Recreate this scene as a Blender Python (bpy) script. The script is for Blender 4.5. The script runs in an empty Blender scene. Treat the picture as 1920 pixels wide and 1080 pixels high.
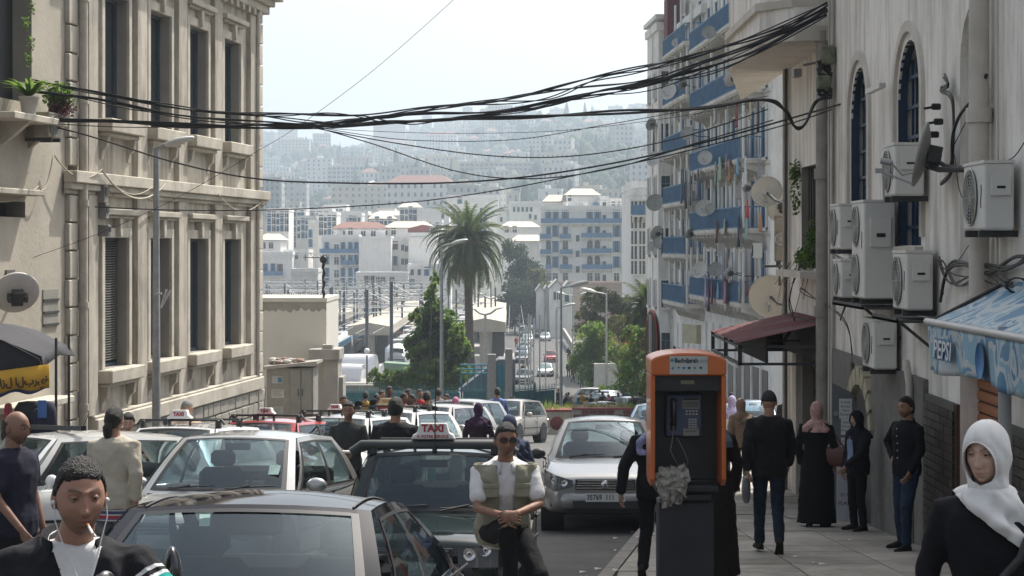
import bpy, bmesh, math, random
from math import sin, cos, tan, pi, radians, sqrt, atan2, exp, floor
from mathutils import Vector, Matrix, noise, Euler
import numpy as np
R = random.Random(11)
F = 3600.0; HZ = 462.0; CZ = 1.85
sc = bpy.context.scene
col = sc.collection
cd = bpy.data.cameras.new("camera"); cam = bpy.data.objects.new("camera", cd); col.objects.link(cam)
cam.location = (0, 0, CZ); cam.rotation_euler = (radians(90), 0, 0)
cd.sensor_width = 36.0; cd.lens = 36.0 * F / 1920.0
cd.shift_y = (HZ - 540.0) / 1920.0
cd.clip_start = 0.3; cd.clip_end = 9000
sc.camera = cam
SUN_EL, SUN_AZ = radians(55), radians(31)          # azimuth measured from +Y (ahead) towards +X (right)
w = bpy.data.worlds.new("World"); sc.world = w; w.use_nodes = True
nt = w.node_tree; nt.nodes.clear()
sk = nt.nodes.new("ShaderNodeTexSky"); sk.sky_type = 'NISHITA'; sk.sun_disc = False
sk.sun_elevation = SUN_EL; sk.sun_rotation = SUN_AZ
sk.air_density = 1.0; sk.dust_density = 5.0; sk.ozone_density = 1.0; sk.altitude = 20
hs = nt.nodes.new("ShaderNodeHueSaturation"); hs.inputs['Saturation'].default_value = 0.45
bg = nt.nodes.new("ShaderNodeBackground"); bg.inputs[1].default_value = 0.15
wo = nt.nodes.new("ShaderNodeOutputWorld")
nt.links.new(sk.outputs[0], hs.inputs['Color']); nt.links.new(hs.outputs[0], bg.inputs[0]); nt.links.new(bg.outputs[0], wo.inputs[0])
ld = bpy.data.lights.new("sun", 'SUN'); ld.energy = 4.6; ld.angle = radians(0.53); ld.color = (1.0, 0.95, 0.87)
sun = bpy.data.objects.new("sun", ld); col.objects.link(sun)
sdir = Vector((sin(SUN_AZ) * cos(SUN_EL), cos(SUN_AZ) * cos(SUN_EL), sin(SUN_EL)))
sun.rotation_euler = sdir.to_track_quat('Z', 'Y').to_euler()
sun.location = (0, 0, 60)
sc.view_settings.view_transform = 'Standard'; sc.view_settings.look = 'None'
sc.view_settings.gamma = 1.0; sc.view_settings.exposure = 0.52
try:
 sc.view_settings.use_curve_mapping = False
 sc.cycles.max_bounces = 7; sc.cycles.diffuse_bounces = 3; sc.cycles.glossy_bounces = 3
 sc.cycles.transmission_bounces = 5; sc.cycles.transparent_max_bounces = 12; sc.cycles.volume_bounces = 0
 sc.cycles.caustics_reflective = False; sc.cycles.caustics_refractive = False
 sc.cycles.use_denoising = True; sc.cycles.sample_clamp_indirect = 4
except Exception as e:
 print(e)
def P(px, py, Y):
 return Vector(((px - 960) / F * Y, Y, CZ - (py - HZ) / F * Y))
def XX(px, Y): return (px - 960) / F * Y
def ZZ(py, Y): return CZ - (py - HZ) / F * Y
GP = [(-60, 4.62), (0, 0), (26, -2.0), (50, -3.6), (110, -8.47), (160, -10.8), (204, -12.0), (300, -13.0), (400, -14.0), (560, -14.2), (640, -11), (760, -2), (1000, 19), (1500, 60), (2100, 114), (2600, 149), (3100, 158), (4200, 150)]
def gz(y, x=0):
 for (a, za), (b, zb) in zip(GP, GP[1:]):
  if y <= b:
   z = za + (zb - za) * (y - a) / (b - a); break
 else: z = GP[-1][1]
 if y > 640:
  k = min(1, (y - 640) / 900.0)
  u = x / y
  z += k * (18 * sin(u * 21 + .6) + 25 * max(-.1, u) + 9 * sin(u * 60 + y * .004) + 7 * sin(y * .011 + u * 9))
 return z
def tag(o, label=None, cat=None, group=None, kind=None):
 if label: o['label'] = label
 if cat: o['category'] = cat
 if group: o['group'] = group
 if kind: o['kind'] = kind
 return o
def empty(name, loc=(0, 0, 0), rz=0, label=None, cat=None, group=None, parent=None):
 o = bpy.data.objects.new(name, None); col.objects.link(o)
 o.location = loc; o.rotation_euler = (0, 0, rz); o.empty_display_size = .2
 if parent: o.parent = parent
 return tag(o, label, cat, group)
def lobj(name, me, parent=None, loc=None, rot=None, scale=None):
 o = bpy.data.objects.new(name, me); col.objects.link(o)
 if parent: o.parent = parent
 if loc is not None: o.location = loc
 if rot is not None: o.rotation_euler = rot
 if scale is not None: o.scale = scale
 return o
class MB:
 def __init__(s): s.v = []; s.f = []; s.m = []; s.sm = []
 def add(s, vs, fs, mi=0, smooth=False, M=None):
  b = len(s.v)
  s.v += [tuple(M @ Vector(v)) for v in vs] if M is not None else [tuple(v) for v in vs]
  for f in fs:
   s.f.append([b + i for i in f]); s.m.append(mi); s.sm.append(smooth)
  return s
 def box(s, x0, x1, y0, y1, z0, z1, mi=0, M=None):
  if x0 > x1: x0, x1 = x1, x0
  if y0 > y1: y0, y1 = y1, y0
  if z0 > z1: z0, z1 = z1, z0
  return s.add([(x0, y0, z0), (x1, y0, z0), (x1, y1, z0), (x0, y1, z0), (x0, y0, z1), (x1, y0, z1), (x1, y1, z1), (x0, y1, z1)],
     [(0, 3, 2, 1), (4, 5, 6, 7), (0, 1, 5, 4), (1, 2, 6, 5), (2, 3, 7, 6), (3, 0, 4, 7)], mi, False, M)
 def cbox(s, c, d, mi=0, rz=0, M=None, bev=0):
  m = Matrix.Translation(c) @ Matrix.Rotation(rz, 4, 'Z')
  if M is not None: m = M @ m
  x, y, z = d[0] / 2, d[1] / 2, d[2] / 2
  if not bev: return s.box(-x, x, -y, y, -z, z, mi, m)
  b = bev
  vs = []
  for zz, k in ((-z, b), (-z + b, 0), (z - b, 0), (z, b)):
   for (sx, sy) in ((-1, -1), (1, -1), (1, 1), (-1, 1)):
    cx, cy = sx * (x - k), sy * (y - k)
    bb = b * .7
    if sx * sy > 0: vs += [(cx - 0 * sx, cy - sy * bb, zz), (cx - sx * bb, cy, zz)] if sx * sy > 0 and sx > 0 else [(cx, cy - sy * bb, zz), (cx - sx * bb, cy, zz)]
    else: vs += [(cx - sx * bb, cy, zz), (cx, cy - sy * bb, zz)]
  n = 8
  fs = [list(range(n))[::-1], [3 * n + i for i in range(n)]]
  for r in range(3):
   for i in range(n):
    j = (i + 1) % n
    fs.append((r * n + i, r * n + j, (r + 1) * n + j, (r + 1) * n + i))
  return s.add(vs, fs, mi, False, m)
 def prism(s, pts, axis, a, b, mi=0, M=None, smooth=False):
  "pts 2D polygon (ccw) extruded along axis from a to b"
  def mk(p, t):
   if axis == 'x': return (t, p[0], p[1])
   if axis == 'y': return (p[0], t, p[1])
   return (p[0], p[1], t)
  n = len(pts)
  vs = [mk(p, a) for p in pts] + [mk(p, b) for p in pts]
  fs = [list(range(n)), list(range(2 * n - 1, n - 1, -1))] + [(i, i + n, (i + 1) % n + n, (i + 1) % n) for i in range(n)]
  if (axis in 'xz') == (b > a): fs = [list(f)[::-1] for f in fs]
  return s.add(vs, fs, mi, smooth, M)
 def loft(s, rings, mi=0, cap=True, smooth=True, closed=True, M=None):
  n = len(rings[0]); vs = [p for r in rings for p in r]; fs = []
  for r in range(len(rings) - 1):
   for i in range(n if closed else n - 1):
    j = (i + 1) % n
    fs.append((r * n + i, r * n + j, (r + 1) * n + j, (r + 1) * n + i))
  s.add(vs, fs, mi, smooth, M)
  if cap:
   s.add(rings[0], [list(range(n))[::-1]], mi, False, M); s.add(rings[-1], [list(range(n))], mi, False, M)
  return s
 def tube(s, path, r, n=6, mi=0, cap=True, smooth=True, M=None, rr=None):
  path = [Vector(p) for p in path]; rings = []
  k = len(path)
  up = None
  for i, p in enumerate(path):
   t = (path[min(i + 1, k - 1)] - path[max(i - 1, 0)])
   if t.length < 1e-9: t = Vector((0, 0, 1))
   t.normalize()
   if up is None:
    up = t.cross(Vector((0, 0, 1)) if abs(t.z) < .9 else Vector((1, 0, 0)))
   a = up - t * up.dot(t)
   if a.length < 1e-6: a = t.cross(Vector((0.3, 1, 0.3)))
   a.normalize(); b = t.cross(a).normalized(); up = a
   ra = rr[i] if rr else (r[i] if isinstance(r, (list, tuple)) else r)
   rings.append([p + (a * cos(2 * pi * q / n) + b * sin(2 * pi * q / n)) * ra for q in range(n)])
  return s.loft([x[::-1] for x in rings], mi, cap, smooth, True, M)
 def cyl(s, c, r, h, n=12, mi=0, axis='z', r2=None, M=None, smooth=True):
  r2 = r if r2 is None else r2
  def mk(a, b, t):
   return {'z': (c[0] + a, c[1] + b, c[2] + t), 'y': (c[0] + a, c[1] + t, c[2] - b), 'x': (c[0] + t, c[1] + a, c[2] + b)}[axis]
  rings = [[mk(q * cos(2 * pi * i / n), q * sin(2 * pi * i / n), t) for i in range(n)] for q, t in ((r, 0), (r2, h))]
  return s.loft(rings, mi, True, smooth, True, M)
 def lathe(s, prof, c=(0, 0, 0), n=16, mi=0, axis='z', M=None, cap=False):
  def mk(a, b, t):
   return {'z': (c[0] + a, c[1] + b, c[2] + t), 'y': (c[0] + a, c[1] + t, c[2] - b), 'x': (c[0] + t, c[1] + a, c[2] + b)}[axis]
  rings = [[mk(q * cos(2 * pi * i / n), q * sin(2 * pi * i / n), t) for i in range(n)] for q, t in prof]
  return s.loft(rings, mi, cap, True, True, M)
 def ball(s, c, r, n=10, mi=0, M=None):
  rx, ry, rz = r if isinstance(r, (tuple, list)) else (r, r, r)
  rings = []
  for i in range(n + 1):
   a = pi * i / n - pi / 2
   q = max(cos(a), .02)
   rings.append([(c[0] + rx * q * cos(2 * pi * j / n), c[1] + ry * q * sin(2 * pi * j / n), c[2] + rz * sin(a)) for j in range(n)])
  return s.loft(rings, mi, True, True, True, M)
 def mesh(s, name, mats):
  me = bpy.data.meshes.new(name)
  me.from_pydata(s.v, [], s.f)
  for m in (mats if isinstance(mats, (list, tuple)) else [mats]): me.materials.append(m)
  me.polygons.foreach_set('material_index', s.m)
  me.polygons.foreach_set('use_smooth', s.sm)
  me.update()
  return me
 def build(s, name, mats, parent=None, loc=None, rot=None):
  return lobj(name, s.mesh(name, mats), parent, loc, rot)
def weld(o, d=1e-4):
 bm = bmesh.new(); bm.from_mesh(o.data); bmesh.ops.remove_doubles(bm, verts=bm.verts, dist=d); bm.to_mesh(o.data); bm.free(); return o
def mod(o, t, **k):
 m = o.modifiers.new(t.lower(), t)
 for a, b in k.items(): setattr(m, a, b)
 return m
def bevel(o, w=.01, seg=2, ang=35):
 mod(o, 'BEVEL', width=w, segments=seg, limit_method='ANGLE', angle_limit=radians(ang)); return o
MC = {}
def mat(name, c, rough=.8, metal=0, var=.12, vs=3.0, bump=0.0, bs=40.0, stain=0.0, stc=None, coat=0, spec=.5, streak=False, dirt=None, trans=0, alpha=1, noobj=False, leaf=0):
 if name in MC: return MC[name]
 m = bpy.data.materials.new(name); m.use_nodes = True; nt = m.node_tree; N = nt.nodes; L = nt.links
 b = N['Principled BSDF']; b.inputs['Roughness'].default_value = rough; b.inputs['Metallic'].default_value = metal
 b.inputs['Specular IOR Level'].default_value = spec
 if coat: b.inputs['Coat Weight'].default_value = coat; b.inputs['Coat Roughness'].default_value = .04
 if trans: b.inputs['Transmission Weight'].default_value = trans
 if alpha < 1: b.inputs['Alpha'].default_value = alpha
 tc = N.new('ShaderNodeTexCoord'); out = tc.outputs['Object']
 if noobj:
  g = N.new('ShaderNodeNewGeometry'); out = g.outputs['Position']
 c4 = tuple(c) + (1,)
 cur = None
 if var:
  n1 = N.new('ShaderNodeTexNoise'); n1.inputs['Scale'].default_value = vs; n1.inputs['Detail'].default_value = 6; n1.inputs['Roughness'].default_value = .62
  L.new(out, n1.inputs['Vector'])
  r = N.new('ShaderNodeMapRange'); r.inputs[1].default_value = .32; r.inputs[2].default_value = .68
  L.new(n1.outputs['Fac'], r.inputs[0])
  mx = N.new('ShaderNodeMix'); mx.data_type = 'RGBA'
  mx.inputs[6].default_value = tuple(min(1, k * (1 - var)) for k in c) + (1,); mx.inputs[7].default_value = tuple(min(1, k * (1 + var)) for k in c) + (1,)
  L.new(r.outputs[0], mx.inputs[0]); cur = mx.outputs[2]
 else:
  b.inputs['Base Color'].default_value = c4
 if stain:
  mp = N.new('ShaderNodeMapping'); mp.inputs['Scale'].default_value = (1.6, 1.6, .22) if streak else (.5, .5, .5)
  L.new(out, mp.inputs[0])
  n2 = N.new('ShaderNodeTexNoise'); n2.inputs['Scale'].default_value = 1.6; n2.inputs['Detail'].default_value = 8; n2.inputs['Roughness'].default_value = .7
  L.new(mp.outputs[0], n2.inputs['Vector'])
  r2 = N.new('ShaderNodeMapRange'); r2.inputs[1].default_value = .46; r2.inputs[2].default_value = .72; r2.inputs[4].default_value = stain
  L.new(n2.outputs['Fac'], r2.inputs[0])
  m2 = N.new('ShaderNodeMix'); m2.data_type = 'RGBA'; m2.inputs[7].default_value = tuple(stc or (c[0] * .4, c[1] * .36, c[2] * .3)) + (1,)
  if cur: L.new(cur, m2.inputs[6])
  else: m2.inputs[6].default_value = c4
  L.new(r2.outputs[0], m2.inputs[0]); cur = m2.outputs[2]
 if cur: L.new(cur, b.inputs['Base Color'])
 if bump:
  n3 = N.new('ShaderNodeTexNoise'); n3.inputs['Scale'].default_value = bs; n3.inputs['Detail'].default_value = 5
  L.new(out, n3.inputs['Vector'])
  bp = N.new('ShaderNodeBump'); bp.inputs['Strength'].default_value = bump; bp.inputs['Distance'].default_value = .02
  L.new(n3.outputs['Fac'], bp.inputs['Height']); L.new(bp.outputs[0], b.inputs['Normal'])
 if leaf:
  t = N.new('ShaderNodeBsdfTranslucent'); k = N.new('ShaderNodeHueSaturation'); k.inputs['Hue'].default_value = .485; k.inputs['Value'].default_value = 2.0 * leaf; k.inputs['Color'].default_value = c4
  if cur: L.new(cur, k.inputs['Color'])
  L.new(k.outputs[0], t.inputs[0]); ms = N.new('ShaderNodeMixShader'); ms.inputs[0].default_value = .5
  L.new(b.outputs[0], ms.inputs[1]); L.new(t.outputs[0], ms.inputs[2]); L.new(ms.outputs[0], N['Material Output'].inputs[0])
 MC[name] = m
 return m
def vcmat(name, rough=.6, bump=0, bs=200, spec=.4, sss=0):
 "material that takes its colour from the colour attribute 'Col'"
 if name in MC: return MC[name]
 m = mat(name, (.5, .5, .5), rough=rough, var=0, bump=bump, bs=bs, spec=spec)
 N = m.node_tree.nodes; L = m.node_tree.links
 a = N.new('ShaderNodeAttribute'); a.attribute_name = 'Col'
 L.new(a.outputs['Color'], N['Principled BSDF'].inputs['Base Color'])
 if sss:
  N['Principled BSDF'].inputs['Subsurface Weight'].default_value = sss
  N['Principled BSDF'].inputs['Subsurface Radius'].default_value = (.01, .004, .002)
 return m
def glassmat(name, c=(.02, .025, .03), rough=.03, alpha=.55):
 if name in MC: return MC[name]
 m = bpy.data.materials.new(name); m.use_nodes = True; nt = m.node_tree; N = nt.nodes; L = nt.links; N.clear()
 o = N.new('ShaderNodeOutputMaterial'); gl = N.new('ShaderNodeBsdfGlossy'); gl.inputs['Roughness'].default_value = rough
 gl.inputs['Color'].default_value = (1, 1, 1, 1)
 tr = N.new('ShaderNodeBsdfTransparent'); tr.inputs[0].default_value = (.66, .74, .73, 1)
 df = N.new('ShaderNodeBsdfDiffuse'); df.inputs[0].default_value = tuple(c) + (1,)
 m1 = N.new('ShaderNodeMixShader'); m1.inputs[0].default_value = alpha
 L.new(tr.outputs[0], m1.inputs[1]); L.new(df.outputs[0], m1.inputs[2])
 fr = N.new('ShaderNodeFresnel'); fr.inputs['IOR'].default_value = 1.6
 m2 = N.new('ShaderNodeMixShader'); L.new(fr.outputs[0], m2.inputs[0]); L.new(m1.outputs[0], m2.inputs[1]); L.new(gl.outputs[0], m2.inputs[2])
 L.new(m2.outputs[0], o.inputs[0]); MC[name] = m
 return m
def text(name, s, size, m, parent=None, loc=(0, 0, 0), rot=(radians(90), 0, 0), ext=.002, align='CENTER', sx=1.0, shear=0, bold=0):
 cu = bpy.data.curves.new(name, 'FONT'); cu.body = s; cu.size = size; cu.extrude = ext; cu.align_x = align; cu.align_y = 'CENTER'; cu.shear = shear; cu.offset = bold
 cu.resolution_u = 2
 cu.materials.append(m)
 t = bpy.data.objects.new('tmp', cu); col.objects.link(t)
 me = bpy.data.meshes.new_from_object(t); bpy.data.objects.remove(t)
 if not me.materials: me.materials.append(m)
 o = lobj(name, me, parent, loc, rot); o.scale = (sx, 1, 1)
 if len(s) > 1: o['kind'] = 'stuff'
 return o
def nz(x, y, z, s=1.0): return noise.noise(Vector((x * s, y * s, z * s)))
WHITE = mat('white_plaster', (.62, .60, .56), .9, var=.08, vs=.8, stain=.35, streak=True, stc=(.3, .28, .24))
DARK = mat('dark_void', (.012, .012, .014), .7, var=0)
BLUE = mat('blue_paint', (.05, .14, .28), .6, var=.15, vs=4, stain=.2, stc=(.2, .22, .24))
BLACKM = mat('black_rubber', (.012, .012, .013), .55, var=0)
STEEL = mat('galvanised_steel', (.33, .34, .34), .5, .6, var=.15, vs=6)
IRON = mat('dark_iron', (.05, .05, .05), .6, .3, var=.2, vs=9)
GREYP = mat('grey_paint', (.35, .36, .36), .6, var=.1)
ASPH = mat('asphalt', (.075, .073, .07), .92, var=.3, vs=1.2, bump=.6, bs=30, stain=.6, stc=(.13, .125, .115), noobj=True)
DIRT = mat('hill_ground', (.11, .115, .075), .95, var=.3, vs=.02, noobj=True)
def ground():
 ys = [-60, -20, 0, 10, 20, 26, 30, 40, 50, 60, 70, 80, 90, 100, 106, 110, 120, 130, 145, 160, 180, 204, 230, 260, 300, 350, 400, 460, 520, 560, 600, 640] + list(range(680, 1400, 40)) + list(range(1400, 4200, 80)) + [4200, 7000]
 us = [-1.2, -.8, -.5] + [-.36 + .02 * i for i in range(37)] + [.5, .8, 1.2]
 mb = MB(); vs = []
 for y in ys:
  for u in us:
   x = u * max(y, 60) if y < 640 else u * y
   z = gz(y, x)
   if 108 < y < 560 and x < -1.5 - 0.004 * y:
    z = min(z, -13.6)
   if y > 4200: z = -14
   vs.append((x, y, z - .01))
 n = len(us); fs = [(r * n + i, r * n + i + 1, (r + 1) * n + i + 1, (r + 1) * n + i) for r in range(len(ys) - 1) for i in range(n - 1)]
 mb.add(vs, fs, 0, True)
 tag(mb.build('ground', DIRT), kind='structure')
 yr = [-20, 0, 10, 20, 26, 30, 40, 50, 60, 70, 80, 90, 100, 110, 125, 145, 160, 180, 204, 230, 260, 300, 350, 400, 440]
 def edges(y):
  l = -16 if y < 75 else (-1.2 if y > 112 else -16 + 14.8 * (y - 75) / 37)
  r = 22 if y < 60 else (22 - 12.5 * min(1, (y - 60) / 90))
  if y < 140 and y >= 60: r = 22
  if y >= 140: r = 9.5 - .3 * min(1, (y - 140) / 100)
  return l, r
 vs = []; 
 for y in yr:
  l, r = edges(y)
  for k in range(7): vs.append((l + (r - l) * k / 6, y, gz(y) + .006))
 fs = [(r * 7 + i, r * 7 + i + 1, (r + 1) * 7 + i + 1, (r + 1) * 7 + i) for r in range(len(yr) - 1) for i in range(6)]
 m2 = MB(); m2.add(vs, fs, 0, True); tag(m2.build('road', ASPH), kind='structure')
 m3 = MB(); m3.add([(-140, 112, -13.55), (-2, 112, -13.55), (-3, 470, -13.55), (-190, 470, -13.55)], [(0, 1, 2, 3)])
 tag(m3.build('yard_ground', mat('ballast', (.2, .185, .165), .95, var=.3, vs=.4, noobj=True)), kind='structure')
ground()
def haze():
 mb = MB(); mb.box(-1500, 1500, -70, 4300, -16, 262)
 m = bpy.data.materials.new('haze_air'); m.use_nodes = True; nt = m.node_tree; nt.nodes.clear()
 o = nt.nodes.new('ShaderNodeOutputMaterial'); v = nt.nodes.new('ShaderNodeVolumePrincipled')
 v.inputs['Color'].default_value = (.73, .87, 1.0, 1); v.inputs['Density'].default_value = .0004; v.inputs['Anisotropy'].default_value = .35
 nt.links.new(v.outputs[0], o.inputs['Volume'])
 h = mb.build('haze', m); tag(h, kind='stuff')
haze()
HW = [mat('hill_wall_' + 'abcdef'[i], c, .9, var=.06, vs=.15, stain=.25) for i, c in enumerate([(.52, .5, .45), (.66, .65, .62), (.5, .44, .33), (.4, .4, .39), (.55, .48, .38), (.44, .33, .27)])]
HWIN = mat('far_window', (.06, .07, .085), .3, var=0)
HROOF = mat('clay_roof', (.2, .09, .065), .85, var=.2, vs=2)
HROOF2 = mat('cream_roof', (.48, .43, .35), .8, var=.1, vs=1)
TREEM = [mat('far_foliage_' + 'abc'[i], c, .9, var=.3, vs=.4, spec=.15) for i, c in enumerate([(.035, .055, .025), (.05, .075, .03), (.028, .045, .03)])]
def house_mesh(w, d, h, fl, nb, wall, roof=None, seed=0, win=(1.1, 1.5), loggia=False):
 mb = MB(); r = random.Random(seed)
 mb.box(-w / 2, w / 2, 0, d, -14, h, 0)
 fh = h / fl
 for (M, ww) in ((Matrix.Identity(4), w), (Matrix.Translation((w / 2, d / 2, 0)) @ Matrix.Rotation(radians(90), 4, 'Z'), d), (Matrix.Translation((-w / 2, d / 2, 0)) @ Matrix.Rotation(radians(-90), 4, 'Z'), d)):
  n = nb if ww == w else max(2, int(nb * d / w * .7))
  sp = ww / n
  for f in range(fl):
   z = f * fh + fh * .3
   if loggia and ww == w:
    mb.box(-ww / 2 + .8, ww / 2 - .8, -.08, .02, z, z + fh * .5, 1)
    mb.box(-ww / 2 + .6, ww / 2 - .6, -.9, -.05, z - fh * .3, z - fh * .22, 0)
    for i in range(n + 1):
     x = -ww / 2 + .8 + (ww - 1.6) * i / n
     mb.box(x - .3, x + .3, -.85, .0, z - fh * .25, z + fh * .55, 0)
    continue
   for i in range(n):
    if r.random() < .08: continue
    x = -ww / 2 + (i + .5) * sp
    y0 = 0
    a, b = win
    mb.box(x - a / 2, x + a / 2, y0 - .07, y0 + .02, z, z + b, 1, M)
 if roof is None:
  mb.box(-w / 2 - .15, w / 2 + .15, -.15, .3, h, h + .8, 0); mb.box(-w / 2 - .15, w / 2 + .15, d - .3, d + .15, h, h + .8, 0)
  mb.box(-w / 2 - .15, -w / 2 + .3, .3, d - .3, h, h + .8, 0); mb.box(w / 2 - .3, w / 2 + .15, .3, d - .3, h, h + .8, 0)
  x = r.uniform(-w * .3, w * .2); mb.box(x, x + w * .22, d * .3, d * .6, h, h + 2.6, 0)
  mb.box(x + w * .24, x + w * .3, d * .5, d * .6, h, h + 1.4, 2)
 else:
  e = .5; hh = min(w, d) * .22; rr = w * .5 - min(w, d) * .4
  vs = [(-w / 2 - e, -e, h), (w / 2 + e, -e, h), (w / 2 + e, d + e, h), (-w / 2 - e, d + e, h), (-rr, d / 2, h + hh), (rr, d / 2, h + hh)]
  mb.add(vs, [(0, 1, 5, 4), (1, 2, 5), (2, 3, 4, 5), (3, 0, 4), (3, 2, 1, 0)], 2)
 return mb.mesh('house_body', [wall, HWIN, roof or HW[0]])
def hill_town():
 r = random.Random(5)
 variants = []
 for i in range(16):
  w = r.choice([10, 12, 14, 18, 24, 30]); d = r.uniform(9, 13); fl = r.choice([2, 3, 3, 4, 5, 6]) if w > 11 else r.choice([2, 3])
  variants.append((w, d, fl, house_mesh(w, d, fl * 3.1, fl, max(3, int(w / 2.8)), HW[i % 6], HROOF if i % 4 == 1 else None, i)))
 spots = []
 big = [(830, 934, 213, 2500, 9, 1, 1, 'long tower slab of many storeys breaking the skyline'),
  (612, 760, 312, 1350, 5, 1, 1, 'wide white apartment slab halfway up the misty slope'),
  (574, 622, 298, 1420, 8, 1, 0, 'narrow pale tower left of the wide white slab'),
  (860, 1010, 305, 1250, 6, 2, 1, 'beige balconied slab behind the three white domes'),
  (768, 858, 325, 1180, 6, 2, 0, 'sandy apartment block with a yellowish end wall'),
  (938, 1012, 308, 1500, 5, 4, 1, 'balconied slab between two beige stair towers'),
  (1010, 1068, 302, 1480, 5, 2, 1, 'balconied slab right of the beige stair tower'),
  (1062, 1130, 318, 1300, 7, 2, 1, 'tall stepped balconied slab low on the right slope'),
  (1136, 1222, 306, 1260, 8, 2, 1, 'broad balconied slab beside the tallest beige stair tower'),
  (620, 860, 350, 1000, 4, 4, 0, 'long stone barracks like building below the white domes'),
  (530, 575, 338, 1050, 6, 3, 0, 'grey brown block of flats low on the left slope'),
  (484, 528, 335, 900, 8, 3, 1, 'grey high block with horizontal bands beside the stone facade'),
  (900, 975, 226, 2300, 4, 5, 0, 'reddish brown villa terrace under the skyline'),
  (1114, 1180, 226, 2250, 3, 1, 0, 'white terrace house near the top of the right slope'),
  (980, 1040, 262, 1900, 4, 1, 0, 'white villa row with arched upper floor on the slope'),
  (700, 760, 232, 2350, 4, 5, 0, 'pinkish flats among dark trees near the crest'),
  (520, 580, 262, 1900, 4, 4, 0, 'cream villas cluster high on the left slope'),
  (1060, 1150, 262, 1850, 4, 3, 0, 'pale flats among trees on the upper right slope'),
  (1180, 1228, 250, 1900, 5, 1, 0, 'white flats high beside the balconied street houses'),
  (640, 700, 296, 1600, 5, 5, 0, 'reddish flats behind the wide white slab')]
 for (a, b, yt, Y, fl, wi, lg, lab) in big:
  x = XX((a + b) / 2, Y); w = (b - a) / F * Y; top = ZZ(yt, Y); h = max(fl * 3.0, min(60, fl * 3.1)); base = top - h
  o = empty('apartment_block', (x, Y, base), 0, lab, 'apartment block')
  me = house_mesh(w, 13, h, fl, max(4, int(w / 3.2)), HW[wi], None, int(a), loggia=bool(lg))
  lobj('wall', me, o)
  if lg and wi == 2:
   m = MB(); m.box(-w / 2 - 4, -w / 2 + .5, -1.5, 12, -14, h + 2, 0); m.build('stair_tower', mat('sand_wall', (.62, .52, .36), .9, var=.05), o)
  spots.append((x, Y, w / 2 + 8))
 mb = MB(); p = P(835, 268, 1700); mb.box(-1.6, 1.6, -1.6, 1.6, -16, 13); mb.box(-2.2, 2.2, -2.2, 2.2, 13, 14); mb.cyl((0, 0, 14), 1.0, 6, 8); mb.lathe([(1.1, 20), (.9, 21.2), (.02, 22.5)], n=8)
 tag(mb.build('minaret', HW[1], None, (p.x, p.y, p.z - 8)), 'slim white minaret standing on the hazy hillside', 'minaret')
 for px, rr, Y, lab in ((697, 2.6, 1006, 'left'), (742, 3.3, 1006, 'middle'), (778, 2.1, 1006, 'right')):
  mb = MB(); mb.cyl((0, 0, -6), rr * 1.0, 6, 16); mb.lathe([(rr, 0)] + [(rr * cos(a * pi / 16), rr * .95 * sin(a * pi / 16)) for a in range(1, 8)] + [(.05, rr)], n=16)
  q = P(px, 350, Y)
  tag(mb.build('white_dome', mat('dome_white', (.8, .79, .76), .6, var=.03), None, (q.x, Y + 3, q.z + .6)), {'left': 'white dome nearest the narrow pale tower', 'middle': 'largest white dome of the long stone building', 'right': 'smallest white dome at the right end of the long building'}[lab], 'dome')
 n = 0; tries = 0
 while n < 285 and tries < 9000:
  tries += 1
  t = r.random()
  Y = 660 + 1900 * t ** 1.25
  u = r.uniform(-.135, .083)
  x = u * Y
  w, d, fl, me = r.choice(variants)
  if Y > 1500 and (fl > 4 or w > 20) and r.random() < .5: continue
  if nz(u * 22, Y * .004, 3) > .18 and r.random() < .8: continue
  if any(abs(x - sx) < sw + w / 2 and abs(Y - sy) < 42 for sx, sy, sw in spots[-400:]): continue
  z = gz(Y, x)
  px = 960 + u * F
  spots.append((x, Y, w / 2 + 1)); n += 1
  o = lobj('hillside_house', me, None, (x, Y, z + r.uniform(0, 2)), (0, 0, r.uniform(-.35, .35)))
  o.scale = (1, 1, r.uniform(.9, 1.35))
  tag(o, 'small pale house among many stacked up the hazy hillside', 'house', 'houses packed on the far hillside')
 mb = MB(); k = 0
 for i in range(13500):
  t = r.random(); Y = 640 + 2000 * t ** .9; u = r.uniform(-.19, .11); x = u * Y
  dens = nz(u * 22, Y * .004, 3) + .35 * nz(u * 60, Y * .012, 9)
  if dens < -.1 and r.random() < (.5 if Y < 1300 else .15): continue
  if Y < 900 and dens < .1 and r.random() < .6: continue
  z = gz(Y, x); s = r.uniform(2.0, 4.8) * (1 if r.random() < .85 else 1.5); hgt = s * r.uniform(.8, 1.3)
  if r.random() < .06: s *= .45; hgt *= 1.8
  vs = []; mi = r.randrange(3)
  for a, zz, q in ((0, .1, .75), (1, .6, 1), (2, 1.15, .8), (3, 1.6, .3)):
   for j in range(6):
    an = j * pi / 3 + a * .5; q2 = q * s * r.uniform(.7, 1.15)
    vs.append((x + q2 * cos(an), Y + q2 * sin(an), z + hgt * zz * r.uniform(.85, 1.15) - 1))
  fs = [(q * 6 + j, q * 6 + (j + 1) % 6, (q + 1) * 6 + (j + 1) % 6, (q + 1) * 6 + j) for q in range(3) for j in range(6)] + [(18, 19, 20, 21, 22, 23)]
  mb.add(vs, fs, mi, True); k += 1
 tag(mb.build('hillside_woods', TREEM), kind='stuff')
hill_town()
MWALL = mat('mid_white_wall', (.78, .77, .74), .9, var=.06, vs=.4, stain=.4, streak=True, stc=(.36, .34, .31))
MWALL2 = mat('mid_grey_wall', (.62, .61, .58), .9, var=.08, vs=.4, stain=.4, streak=True, stc=(.3, .29, .27))
MBLUE = mat('mid_blue', (.09, .2, .34), .6, var=.2, vs=1, noobj=True)
GLZ = mat('dark_pane', (.03, .037, .045), .15, var=0)
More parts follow.
